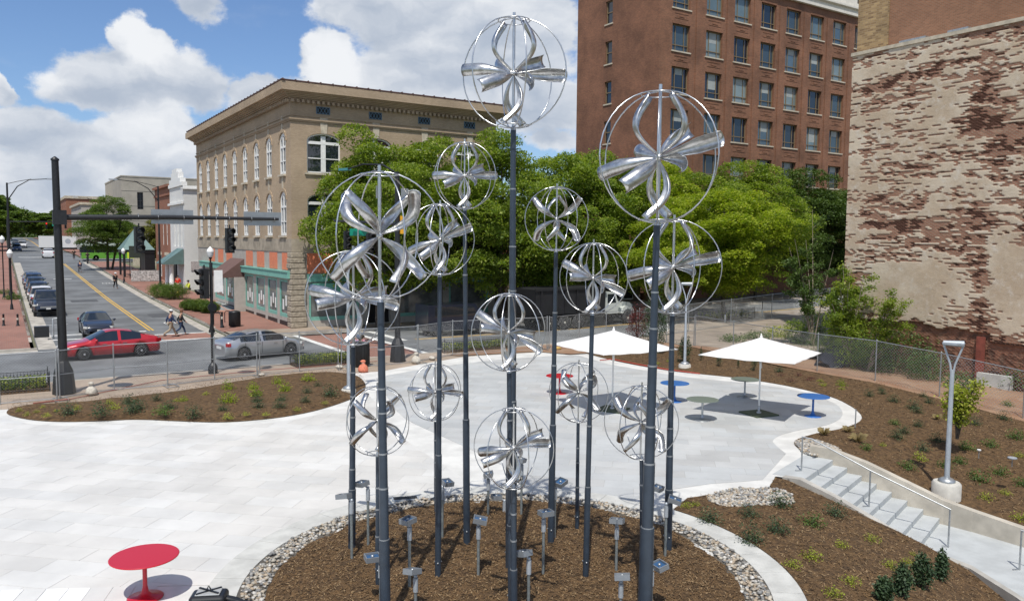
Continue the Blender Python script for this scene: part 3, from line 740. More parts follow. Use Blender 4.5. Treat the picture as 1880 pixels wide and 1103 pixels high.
for j in range(9):
    t0, t1 = math.pi*(j+.04)/9, math.pi*(j+.96)/9
    f = lambda t, r, rz_: (-math.cos(t)*r, math.sin(t)*rz_)
    p = [f(t0,.75,.64), f(t1,.75,.64), f(t1,.98,.86), f(t0,.98,.86)]
    hood.extr([(a, c) for a, c in p], 'x', -.05, .03)
hoodm = hood.mesh('brick_arch', tanb)
for y in wy:
    for z in (13.0, 8.9):
        link('brick_arch', hoodm, tb, (X0, y, z)); link('keystone', ks, tb, (X0, y, z+.62))
        MB().b2(-.16, .1, -.75, .75, -.14, 0).build('sill', tanstone, tb, (X0, y, 10.72 if z > 10 else 6.42))
for x in wx:
    for z in (13.55, 9.4):
        o = link('keystone', ks, tb, (x, Y0, z-.02)); o.rotation_euler.z = math.pi/2; o.scale = (1, 1.5, 1.0)
        MB().b2(-1.4, 1.4, -.12, .1, -.14, 0).build('sill', tanstone, tb, (x, Y0, 10.8 if z > 10 else 6.5))
def around(name, p, z0, z1, m_): return MB().b2(X0-p, X1+p, Y0-p, Y1+p, z0, z1).build(name, m_, tb)
around('moulding', .07, 14.25, 14.36, tanb); around('moulding', .13, 14.36, 14.46, tanb); around('moulding', .05, 14.62, 14.70, tanb)
for i in range(5): around('cornice_course', .12+.13*i, 15.72+.09*i, 15.805+.09*i, tanb)
around('cornice_face', .85, 16.17, 16.72, tanb)
dn = MB()
for k in range(int((Y1-Y0)/.36)): dn.b2(X0-.3, X0-.02, Y0+.36*k, Y0+.36*k+.17, 15.5, 15.715)
for k in range(int((X1-X0)/.36)): dn.b2(X0+.36*k, X0+.36*k+.17, Y0-.3, Y0-.02, 15.5, 15.715)
tag(dn.build('dentils', tanb, tb), kind='stuff')
around('roof', .8, 16.72, 16.76, roofm)
cp = MB().b2(-.12,.12,-.42,.42, 0,.09).b2(-.14,.14,.40,.46, .0,.14).mesh('coping_tile', coping)
for k in range(37): link('coping_tile', cp, tb, (X0-.74, Y0-.5+.87*k, 16.762))
for k in range(21): link('coping_tile', cp, tb, (X0-.3+.87*k, Y0-.74, 16.762), math.pi/2)
for x in wx+[wx[-1]+3.6]:
    v = MB().b2(-.48,.48,-.02,.02, 0,.5); v.build('vent_backing', darkint, tb, (x-.05 if x < 34 else x, Y0-.0, 14.87)) if x < X1-1 else None
    if x < X1-1:
        g = MB(); 
        for i in range(4):
            cx = -.36+.24*i; g.tube([(cx-.12,-.03,.03),(cx+.12,-.03,.47)], .022, 5); g.tube([(cx+.12,-.03,.03),(cx-.12,-.03,.47)], .022, 5)
        g.b2(-.5,.5,-.05,-.02,0,.04); g.b2(-.5,.5,-.05,-.02,.46,.5); g.b2(-.5,-.46,-.05,-.02,.04,.46); g.b2(.46,.5,-.05,-.02,.04,.46)
        g.build('vent_grille', mat('blue_grille', (.10,.17,.24), .6), tb, (x-.05, Y0, 14.87))
# ground floor
around('stone_band', .05, 5.28, 6.2, bandst)
def Yat(px): l = (px-940)/FPX; return X0/(math.sin(YAW)+l*math.cos(YAW))*(math.cos(YAW)-l*math.sin(YAW))
gf = MB()
shopy = [(Yat(b_), Yat(a)) for a, b_ in ((449,464.5),(469.5,485.5),(491,507.5),(512.5,533.2))]
shopl = [(Yat(411.5), Yat(390.5)) ] ; shopl = [(Yat(427.5), Yat(413.5)), (Yat(411), Yat(394))]
door_y = (Yat(447), Yat(429))
ops = [(a-Y0, c-Y0, .62, 3.3) for a, c in shopy[::-1]+shopl] + [(door_y[0]-Y0, door_y[1]-Y0, .05, 3.3)]
facade(gf, lambda u, z, d: (X0+d, Y0+u, z), Y1-Y0, -.2, 5.28, ops, .45, 0, 0)
opx = [(1.15, 4.9, .45, 3.1), (5.6, 7.4, .05, 3.1), (8.0, 11.6, .45, 3.1), (12.3, 15.9, .45, 3.1)]
facade(gf, lambda u, z, d: (X0+u, Y0+d, z), X1-X0, -.2, 5.28, opx, .4, 0, 0)
gf.build('ground_floor_wall', pil, tb)
def shopwin(parent, loc, w, h, rz, disp=True):
    f = MB(); t = .17
    f.b2(-w/2, -w/2+t, -.06,.05,0,h); f.b2(w/2-t, w/2, -.06,.05,0,h); f.b2(-w/2+t, w/2-t, -.06,.05,h-t,h); f.b2(-w/2+t, w/2-t, -.06,.05,0,t*1.5); 
    o = f.build('shop_window', teal, parent, loc, rz)
    MB().b2(-w/2+t, w/2-t, .0,.02,t*1.5,h-t).build('pane', mat('shop_glass', (.16,.17,.165), .08, var=.5, vscale=.9, spec=.8), o)
    if disp: 
        d = MB()
        for k in range(3): d.b2(-w*.32+k*w*.25, -w*.32+k*w*.25+w*.13, -.006,-.001,.5+.3*(k%2),1.25+.3*(k%2))
        d.build('display_card', white, o)
    return o
for a, c in shopy+shopl: shopwin(tb, (X0+.06, (a+c)/2, .62), c-a, 2.68, RL)
for (a, c, e, f) in (opx[0], opx[2], opx[3]): shopwin(tb, (X0+(a+c)/2, Y0+.1, e), c-a, f-e, 0, False)
for (a, c) in [(Yat(534.2), Yat(443.5)), (Yat(421), Yat(371))]: MB().b2(X0-.28, X0-.003, a, c, 3.42, 3.86).b2(X0-.34, X0-.003, a, c, 3.862, 3.95).build('fascia', teal, tb)
MB().b2(X0+1.05, X1-.3, Y0-.28, Y0-.003, 3.2, 3.65).b2(X0+1.05, X1-.3, Y0-.34, Y0-.003, 3.652, 3.74).build('fascia', teal, tb)
for a, b_ in ((384,394.5),(401,410),(416,426.5),(452,464),(472,485),(495,509),(518,532.5)):
    MB().b2(X0-.03, X0-.002, Yat(b_), Yat(a), 4.0, 5.2).build('orange_panel', orange, tb)
MB().b2(X0+1.05, X0+6.2, Y0-.03, Y0-.002, 3.78, 5.2).build('orange_panel', orange, tb)
MB().b2(X0+8, X0+14.5, Y0-.03, Y0-.002, 3.78, 5.2).build('orange_panel', orange, tb)
ya, yb = Yat(447)-.2, Yat(424)
MB().add([(X0-.003,ya,4.5),(X0-.003,yb,4.5),(X0-1.7,yb,3.25),(X0-1.7,ya,3.25),(X0-.003,ya,3.0),(X0-.003,yb,3.0),(X0-1.7,yb,2.95),(X0-1.7,ya,2.95)], [(0,1,2,3),(3,2,6,7),(0,3,7,4),(1,5,6,2),(4,7,6,5)]).build('awning', brownaw, tb)
MB().b2(X0+.44, X0+.5, door_y[0], door_y[1], 0, 3.3).build('door', darkint, tb)
MB().b2(X0-.9, X0-.003, door_y[0]-.5, door_y[0]-.35, 0, 3.0).build('door_side_panel', pil, tb)
MB().b2(X0+5.6, X0+7.4, Y0+.4, Y0+.45, 0, 3.1).build('door', darkint, tb)
MB().b2(X0+1.3, X0+3.6, Y0-.9, Y0-.3, 2.35, 3.1).build('awning', mat('teal_awning', (.12,.36,.29), .8), tb)
stoneb = mat('rough_stone', (.36,.31,.24), .95, var=.3, vscale=5, bump=.04, bscale=7)
for k in range(14):
    z = .0+.375*k; jx = random.uniform(-.04, .05); bm_ = MB().b2(X0-.14-jx, X0+.92+random.uniform(-.05,.05), Y0-.14-random.uniform(0,.05), Y0+.75, z+.012, z+.363)
    o = bm_.build('stone_block', stoneb, tb); bv = o.modifiers.new('b', 'BEVEL'); bv.width = .05; bv.segments = 2
MB().b2(X0-.004, X0+.02, Y0+.02, Y0+.5, 0,.6).build('plinth', black, tb)
for (a, c) in shopy+shopl: MB().b2(X0-.02, X0-.003, a-.02, c+.02, -.1,.34).build('plinth', black, tb)

# ---------------- white, red and grey buildings up the street
def box_building(name, label, x0, x1, y0, y1, z1, m_, opsL=(), opsF=(), z0=-.5, dep=.2, wmat=wing, fm=None):
    t = thing(name, label, 'building'); mb = MB()
    facade(mb, lambda u, z, d: (x0+d, y0+u, z), y1-y0, z0, z1, opsL, dep); facade(mb, lambda u, z, d: (x0+u, y0+d, z), x1-x0, z0, z1, opsF, dep)
    mb.add([(x1,y0,z0),(x1,y1,z0),(x1,y1,z1),(x1,y0,z1)], [(0,1,2,3)]); mb.add([(x0,y1,z0),(x1,y1,z0),(x1,y1,z1),(x0,y1,z1)], [(0,1,2,3)])
    mb.build('wall', m_, t); MB().b2(x0+.05,x1-.05,y0+.05,y1-.05,z1-.3,z1-.02).build('roof', roofm, t)
    for (u0,u1,a,c) in [o[:4] for o in opsL]: put_window(window_mesh(u1-u0, c-a, 0, [(.5,.07)], [(.5,.07)], fm or white, wmat, .08), t, (x0+dep*.6, y0+(u0+u1)/2, a), RL)
    for (u0,u1,a,c) in [o[:4] for o in opsF]: put_window(window_mesh(u1-u0, c-a, 0, [(.5,.07)], [(.5,.07)], fm or white, wmat, .08), t, (x0+(u0+u1)/2, y0+dep*.6, a), 0)
    return t
wb = box_building('white_building', 'white painted brick building with stepped parapet and metal awning beyond the tan corner building', 16.85, 34, 92.6, 100.8, 11.9, wbrick, [(.9,1.9,5.2,8.6),(2.9,3.9,5.2,8.6),(4.9,5.9,5.2,8.6)], [(6,7,4,6)])
for (a, c, z0, z1) in ((-.0,8.2,11.9,12.3),(.8,7.4,12.3,12.8),(2.0,6.2,12.8,13.5),(2.7,5.5,13.5,13.9)): MB().b2(16.7,17.3,92.6+a,92.6+c,z0+.002,z1).build('parapet_step', white, wb)
MB().b2(16.6,16.85,92.5,100.8,9.9,10.15).b2(16.6,34,92.35,92.6,11.5,11.65).build('moulding', white, wb)
MB().add([(16.8,92.8,5.0),(16.8,96.6,5.0),(14.6,96.8,3.4),(14.6,92.6,3.4),(14.6,96.8,3.3),(14.6,92.6,3.3),(16.8,92.8,3.3),(16.8,96.6,3.3)], [(0,1,2,3),(3,2,4,5),(0,3,5,6),(1,7,4,2)]).build('metal_awning', mat('green_metal', (.15,.23,.22), .5, .2, var=.1), wb)
tag(MB().add([p for k in range(12) for p in ((16.78,92.85+.32*k,5.04),(14.6,92.68+.345*k,3.44),(14.6,92.74+.345*k,3.44),(16.78,92.90+.32*k,5.04))], [(4*k,4*k+1,4*k+2,4*k+3) for k in range(12)]).build('awning_ribs', mat('green_metal_light', (.2,.34,.32), .5), wb), kind='stuff')
for y in (93.3, 95.9): MB().lathe([(.34,0),(.34,.25),(.24,.35),(.22,2.7),(.32,2.85),(.32,3.0)], (15.6, y, .45), 14).build('column', white, wb)
MB().b2(17.5,18.5,92.52,92.595,2.6,3.6).build('plaque', mat('stone_plaque', (.42,.38,.37), .8, var=.4, vscale=14), wb)
MB().b2(16.75,16.845,97,99.8,.5,3.2).build('doorway', darkint, wb)
rb = box_building('brick_shop', 'narrow orange red brick building beside the white stepped building', 16.85, 30, 100.82, 111.5, 12.2, redb, [(2.0,3.1,5.3,8.2),(4.6,5.7,5.3,8.2),(7.4,8.5,5.3,8.2),(1.5,3.5,1.3,4.0),(6.5,8.5,1.3,4.0)])
MB().b2(16.55,17.1,100.82,111.5,12.202,12.5).b2(16.7,16.845,100.82,111.5,11.2,11.45).build('cornice', redb, rb); 
MB().b2(16.72,16.845,102.2,104.5,4.05,4.4).b2(16.72,16.845,107.2,109.4,4.05,4.4).b2(16.72,16.845,102.2,104.5,1.0,1.28).build('lintel', sillm, rb)
pv = thing('corner_pavilion', 'dark open pavilion with a green metal peaked roof beside the brick shop', 'pavilion')
MB().add([(12.9,112,4.6),(16.8,112,4.6),(16.8,117,4.6),(12.9,117,4.6),(14.8,114.5,7.4),(15.4,113.6,5.4)], [(0,1,4),(1,2,4),(2,3,4),(3,0,4),(3,2,1,0)]).build('roof', MATS['green_metal'], pv)
MB().b2(13,16.8,112.1,116.9,4.2,4.598).build('fascia_board', black, pv)
MB().b2(15.6,16.8,112.2,116.8,.9,4.2).build('back_wall', black, pv)
for x, y in ((13.2,112.3),(13.2,116.6)): MB().b2(x-.12,x+.12,y-.12,y+.12,.9,4.2).build('post', black, pv)
gb_ = box_building('concrete_building', 'blank grey concrete block with a single tall dark window behind the street trees', 24, 48, 206, 240, 20.3, greyc, (), [(3.3,4.6,12.8,16.8)], z0=2, fm=darkgrey)
for z in (6.5, 10, 13.5, 17): MB().b2(23.97,48,205.97,206,z,z+.06).build('panel_joint', darkgrey, gb_)
MB().b2(23.9,48.1,205.9,240.1,20.302,20.6).build('parapet', greyc, gb_)
fb = box_building('far_brick_building', 'far red brown brick building above the mast arm at the end of the street', 16.5, 40, 270, 300, 17.5, redb, [(3+4*i,4.4+4*i,9,12) for i in range(6)]+[(3+4*i,4.4+4*i,13.5,15.8) for i in range(6)], [(3+4*i,4.4+4*i,9,12) for i in range(5)], z0=3)
MB().b2(16.2,40.3,269.7,300.3,17.502,18.3).build('cornice', tanstone, fb)
lb_ = box_building('far_pale_building', 'far pale stone building with a flat roof behind the street tree', 17.0, 40, 225, 258, 14.2, mat('pale_stucco', (.40,.37,.33), .9, var=.1), [(3+5*i,5+5*i,8,11) for i in range(6)], [(3,5,8,11)], z0=2.5)
MB().b2(16.6,40.2,224.7,258.2,14.202,14.8).build('cornice', tanstone, lb_)
lw = thing('low_wall', 'low cream rendered wall behind the paired street trees', 'wall'); MB().b2(17.6,26,139,139.4,1.2,4.6).build('wall_panel', mat('cream_render', (.5,.45,.35), .9, var=.2), lw); MB().b2(17.5,26.1,138.9,139.5,4.602,4.75).build('wall_cap', tanstone, lw)
lowshop = box_building('low_shop', 'low dark shopfront building in the shade behind the truck and trees', 36.5, 52.8, 58.6, 70, 6.0, mat('shade_render', (.16,.12,.09), .9, var=.3), (), [(1,4,.6,3.2),(5,8,.6,3.2),(9,12,.6,3.2),(13,15.5,.6,3.2)], wmat=darkint)  # wall colour itself darkened to stand for the shade under the trees
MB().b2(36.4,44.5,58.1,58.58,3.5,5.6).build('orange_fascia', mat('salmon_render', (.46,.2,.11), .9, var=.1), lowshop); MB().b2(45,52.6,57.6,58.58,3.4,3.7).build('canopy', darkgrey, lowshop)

# ---------------- brick office block
ob = thing('office_block', 'tall red brick office building with rows of bronze framed windows behind the trees', 'building')
OX, OY, OW, OD, ZT = 53.5, 57.5, 36.0, 12.8, 32.3
xs = [56.4, 61.0]+[65.05+4.03*i for i in range(7)]; sills = [4.4+4.07*i for i in range(7)]
ops = [(x-1.17-OX, x+1.17-OX, z, z+2.55) for x in xs for z in sills]
mb = MB(); facade(mb, lambda u, z, d: (OX+u, OY+d, z), OW, -.2, ZT, ops, .35)
ls = [28.6-4.07*i for i in range(7)]; ly = 65.0
facade(mb, lambda u, z, d: (OX+d, OY+u, z), OD, -.2, 38, [(ly-.55-OY, ly+.55-OY, z, z+2.3) for z in ls], .3)
mb.add([(OX+OW,OY,0),(OX+OW,OY+OD,0),(OX+OW,OY+OD,38),(OX+OW,OY,38)], [(0,1,2,3)])
mb.add([(OX,OY,ZT),(OX+.45,OY,ZT),(OX+.45,OY,38),(OX,OY,38)], [(0,1,2,3)])
mb.build('wall', officeb, ob)
wo = window_mesh(2.34, 2.55, 0, [(.27,.06),(.76,.06)], [(.24,.07)], bronze, wing, .09); wl = window_mesh(1.1, 2.3, 0, [], [(.5,.09)], bronze, wing, .1)
stone_s = MB().b2(-1.32,1.32,-.09,.02,-.13,0).mesh('sill', sillm); stone_l = MB().b2(-.08,.02,-.66,.66,-.13,0).mesh('sill', sillm)
blinds = [mat('blind_%d' % i, c, .08, var=.25, vscale=.25, spec=.9) for i, c in enumerate([(.14,.20,.22),(.08,.12,.15),(.20,.25,.25),(.05,.075,.09)])]
for x in xs:
    for i, z in enumerate(sills):
        w_ = put_window(wo, ob, (x, OY+.25, z), 0, random.choice([None, None]+blinds) if x > 58 else (None if i < 5 else blinds[3]))
        h = random.choice((0,0,.6,1.0,1.5))
        if h and x > 55: MB().b2(-.58,.60,.045,.05,2.46-h,2.46).build('blind', mat('blind_cloth', (.34,.37,.36), .7, var=.1), w_)
        link('sill', stone_s, ob, (x, OY, z))
        hd = MB(); 
        for k in range(12): hd.b2(x-1.2+.2*k+.012, x-1.2+.2*k+.188, OY-.03, OY-.002, z+2.56, z+2.82)
        hd.build('brick_head', officeb, ob)
        if i < 6:
            MB().b2(x-.9,x+.9,OY-.03,OY-.002,z+3.1,z+3.17).b2(x-.9,x+.9,OY-.03,OY-.002,z+3.55,z+3.62).b2(x-.35,x+.35,OY-.05,OY-.002,z+3.25,z+3.45).build('brick_ornament', officeb, ob)
for z in ls: put_window(wl, ob, (OX+.18, ly, z), RL); link('sill', stone_l, ob, (OX, ly, z))
for a, c in zip(xs, xs[1:]): MB().b2((a+c)/2-.32,(a+c)/2+.32,OY-.09,OY-.002,5,31.4).build('brick_pier', officeb, ob)
whst = mat('white_terracotta', (.66,.63,.56), .7, var=.1)
for (p, z0, z1) in ((.35,32.302,32.6),(.12,32.602,33.1),(.5,33.102,33.3)): MB().b2(OX+.45,OX+OW,OY-p,OY+.4,z0,z1).build('white_cornice', whst, ob)
mb = MB(); ops = []
for x in xs: ops += [(x-.95-OX, x-.2-OX, 33.9, 36.0), (x+.2-OX, x+.95-OX, 33.9, 36.0)]
facade(mb, lambda u, z, d: (OX+.45+u, OY+d, z), OW-.45, 33.3, 38, [(a-.45, c-.45, e, f) for a, c, e, f in ops], .3); mb.build('white_storey', whst, ob)
wt = window_mesh(.75, 2.1, 0, [], [(.5,.06)], bronze, wing, .06)
for a, c, e, f in ops: put_window(wt, ob, (OX+(a+c)/2, OY+.2, e), 0)
MB().b2(OX+.02,OX+OW-.02,OY+.5,OY+OD,37.8,37.98).build('roof', roofm, ob)

# ---------------- stripped party wall
rw = thing('stripped_wall', 'weathered party wall with torn plaster and exposed brick courses at the right', 'building')
def vnoise(U, Z, su, sz, seed):
    r = np.random.default_rng(seed); gn = r.random((256, 256)); u = U/su; z = Z/sz
    i = np.floor(u).astype(int); j = np.floor(z).astype(int); a = u-i; c = z-j; a = a*a*(3-2*a); c = c*c*(3-2*c)
    g = lambda p, q: gn[p % 256, q % 256]
    return (g(i,j)*(1-a)+g(i+1,j)*a)*(1-c)+(g(i,j+1)*(1-a)+g(i+1,j+1)*a)*c
def fbm(U, Z, su, sz, seed, o=4): return sum(vnoise(U, Z, su/2**k, sz/2**k, seed+k)*.5**k for k in range(o))/sum(.5**k for k in range(o))
WX = 39.3; bw_, bh_ = .21, .075
yy = np.arange(11.0, 27.0001, bw_/4); zz = np.arange(-1.2, 16.36, bh_/2)
Yg, Zg = np.meshgrid(yy, zz, indexing='ij')
row = np.floor(Zg/bh_+.01); colb = np.floor((Yg+(row % 2)*bw_/2)/bw_+.01)
Yc = (colb+.5)*bw_; Zc = (row+.5)*bh_
def pz(px, py):
    d = ray(px, py); t = WX/d.x; return d.y*t, CAMH+d.z*t
def ell(px, py, rx, ry, amt):
    y, z = pz(px, py); t = WX/ray(px, py).x; ru = abs(pz(px+rx, py)[0]-pz(px-rx, py)[0])/2; rz_ = ry*t*1.0/FPX
    return amt*np.clip(1.3-np.sqrt(((Yc-y)/ru)**2+((Zc-z)/rz_)**2), 0, 1)
E_ = .62*fbm(Yc, Zc, .62, .11, 11, 2)+.38*fbm(Yc, Zc, 2.2, .8, 61, 3)+.13*(vnoise(Yc, Zc, 3.5, .16, 31)-.5)+.32*(vnoise(Yc*9.1, Zc*27, 1, 1, 71)-.5)-.545
for a in [(1640,150,75,14,.35),(1720,120,60,18,.2),(1810,140,40,40,.32),(1830,215,30,70,.22),(1790,225,40,22,.35),(1660,440,80,40,.17),(1650,410,60,8,.5),(1760,420,60,60,.15),(1640,185,70,22,.14),(1700,290,120,40,.03),(1860,250,40,40,.28),(1850,330,50,40,.12),(1800,560,22,90,.2),(1790,480,40,60,.12),(1860,640,60,30,.3),(1640,360,70,25,.1),(1620,100,60,10,.1),(1880,400,14,60,.25)]: E_ += ell(*a)
for a in [(1665,530,85,48,-.5),(1850,520,45,75,-.42),(1600,345,30,15,-.3),(1620,215,50,14,-.3),(1720,200,40,20,-.25),(1700,335,80,14,-.2),(1600,130,20,10,-.3),(1850,150,30,20,-.3),(1570,300,14,200,-.15),(1780,300,20,14,-.2)]: E_ += ell(*a)
brickz = E_ > 0
zb = 2.15 + .25*(vnoise(Yc, Zc*0, .8, 1, 77)-.5)
basez = Zc < np.where(Yc < 19.2, 1.6, zb); brickz = brickz | basez
hole = (E_ > .17) & (vnoise(Yc*3+7, Zc*7, 1, 1, 91) > .42) & ~basez
for a in [(1655,146,70,7,1),(1650,410,50,5,1),(1790,228,30,14,1),(1800,178,22,14,1),(1798,590,7,14,1)]:
    tt = ell(*a) > .55; hole |= tt & ((vnoise(Yc*5, Zc*0+3, 1, 1, 5) > .3))
Yn = Yg+.0; depth = np.zeros_like(Yg)
rb_ = vnoise(Yc*13.7, Zc*29.1, 1, 1, 8)
inmort = (((Zg/bh_) % 1) < .3) | ((((Yg+(row % 2)*bw_/2)/bw_) % 1) < .2)
depth += np.where(brickz, .010+.016*rb_, 0) + np.where(brickz & inmort, .010, 0) + np.where(basez, .09+.045*rb_+np.where(inmort, .03, 0), 0) + np.where(hole & ~inmort, .10, 0)
depth += -.03*fbm(Yg, Zg, .9, .9, 3) - .005*vnoise(Yg, Zg, .12, .1, 4)
n0, n1_ = Yg.shape
co = np.stack([WX+depth, Yg, Zg], -1).reshape(-1, 3)
idx = np.arange(n0*n1_).reshape(n0, n1_)
q = np.stack([idx[:-1,:-1], idx[:-1,1:], idx[1:,1:], idx[1:,:-1]], -1).reshape(-1, 4)
me = bpy.data.meshes.new('plaster_face'); me.vertices.add(len(co)); me.vertices.foreach_set('co', co.ravel()); me.loops.add(q.size); me.loops.foreach_set('vertex_index', q.ravel()); me.polygons.add(len(q)); me.polygons.foreach_set('loop_start', np.arange(0, q.size, 4))
me.update(calc_edges=True)
def attr(nm, arr): a = me.attributes.new(nm, 'FLOAT', 'POINT'); a.data.foreach_set('value', arr.astype(np.float32).ravel())
attr('exposed', brickz.astype(float)); attr('hollow', hole.astype(float)); attr('brick', rb_); attr('mortar', inmort.astype(float)); attr('base', basez.astype(float))
Mw = bpy.data.materials.new('torn_plaster'); Mw.use_nodes = True; t = Mw.node_tree; B = NB(t); bs = t.nodes['Principled BSDF']; bs.inputs['Roughness'].default_value = .92
def at(nm): n = N(t, 'ShaderNodeAttribute'); n.attribute_name = nm; return n.outputs['Fac']
pos = N(t, 'ShaderNodeNewGeometry').outputs['Position']
pl = B.mix(B.sstep(B.noise(pos, .45, 6, .65), .38, .62), (.46,.365,.26,1), (.57,.485,.37,1)); pl = B.mix(B.sstep(B.noise(pos, 2.2, 8, .7), .48, .78), pl, (.60,.55,.47,1)); pl = B.mix(B.sstep(B.noise(pos, 7, 6, .7), .55, .75, 0, .55), pl, (.30,.22,.15,1))
bc = B.mix(at('brick'), (.19,.062,.036,1), (.37,.145,.08,1)); bc = B.mix(B.sstep(at('brick'), .75, .95), bc, (.42,.27,.18,1)); bc = B.mix(at('mortar'), bc, (.27,.185,.13,1)); bc = B.mix(B.m('MULTIPLY', at('base'), .35), bc, (.30,.10,.055,1)); bc = B.mix(B.m('MULTIPLY', at('base'), B.sstep(B.noise(pos, 1.6, 7, .7), .45, .65, 0, .8)), bc, (.10,.06,.045,1))
bc = B.mix(B.sstep(B.noise(pos, 3, 5, .6), .5, .75, 0, .3), bc, (.42,.33,.24,1))
cc = B.mix(at('exposed'), pl, bc); cc = B.mix(at('hollow'), cc, (.13,.06,.04,1)); t.links.new(cc, bs.inputs['Base Color'])
bp = N(t, 'ShaderNodeBump'); bp.inputs['Distance'].default_value = .015; t.links.new(B.noise(pos, 18, 6, .7), bp.inputs['Height']); t.links.new(bp.outputs[0], bs.inputs['Normal'])
me.materials.append(Mw); tag(link('plaster_face', me, rw), kind='stuff')
MB().b2(WX+.3, WX+14, 6, 27.0, -1.2, 16.3).build('core_wall', tanb, rw)
a4, c4 = pz(1800,682), pz(1862,706)
MB().b2(WX-.35, WX-.1, c4[0], a4[0], -.9, a4[1]).build('pale_block', concn, rw)
MB().b2(WX-.06, WX+.05, pz(1810,600)[0], pz(1795,600)[0], -.9, pz(1800,618)[1]).build('red_pier', mat('red_pier_brick', (.22,.06,.04), .9, var=.3), rw)
MB().b2(WX-.08, WX+.34, 11, 27.03, 16.34, 16.52).build('wall_coping', tanstone, rw)
ubr = thing('upper_brick_building', 'plain red brick upper storeys with a tan brick corner strip rising over the stripped wall', 'building')
MB().b2(WX+.45, WX+16, 4, 25.2, 16.302, 34).build('wall', brickmat('pinkish_brick', (.33,.155,.085), (.24,.11,.06), (.27,.175,.115), 'A', .21, .075, .012, .2, .004, .35), ubr)
MB().b2(WX+.38, WX+16, 25.21, 27.0, 16.302, 34).build('corner_strip', brickmat('mottled_tan_brick', (.42,.29,.14), (.20,.125,.06), (.33,.24,.15), 'A', .32, .11, .012, .3, .004, .25), ubr)
for y0_, y1_ in ((23.0,24.4),(20.9,21.9)): MB().b2(WX+.1, WX+.46, y0_, y1_, 16.522, 16.66).build('flashing', galv, ubr)
for y_, z_, s_ in ():
    o = MB().sphere((0,0,0), s_, 9, 6, sq=(.5,.8,.9)).build('masonry_lump', Mw, rw, (WX, y_, z_))
# ================================================================== SCULPTURE FIELD
def view_frame(p):
    """right / up / towards-station directions at point p (used only to aim each rotor when it was placed)"""
    f = Vector((-p[0], -p[1], 0)).normalized(); r = Vector((-f.y, f.x, 0)); return r, Vector((0, 0, 1)), f
def blade(mb, R, e, bow, amp, twist, n=14, m_=9, wide=1.0):
    e = e.normalized(); bow = (bow - e*bow.dot(e)); bow = bow.normalized() if bow.length > 1e-3 else e.orthogonal()
    pts = []; 
    for i in range(n):
        t = i/(n-1); pts.append((e*(.03+.95*t) + bow*(amp*math.sin(math.pi*min(1, t*1.02))))*R)
    side = e.cross(bow).normalized(); V = []
    for i, p in enumerate(pts):
        t = i/(n-1); T = (pts[min(i+1,n-1)]-pts[max(i-1,0)]).normalized()
        a = (bow - T*bow.dot(T)).normalized(); c = T.cross(a).normalized(); w = twist[0]+(twist[1]-twist[0])*t
        q = a*math.cos(w)+c*math.sin(w); s_ = T.cross(q).normalized()
        r = R*wide*(.016+.104*min(1, t/.6)**.8); op = 1.25+.5*(1-t)
        for j in range(m_):
            h = -op+2*op*j/(m_-1); V.append(p + q*(math.cos(h)*r-.5*r) + s_*math.sin(h)*r)
    F_ = [(i*m_+j, i*m_+j+1, (i+1)*m_+j+1, (i+1)*m_+j) for i in range(n-1) for j in range(m_-1)]
    mb.add(V, F_, 0, True)
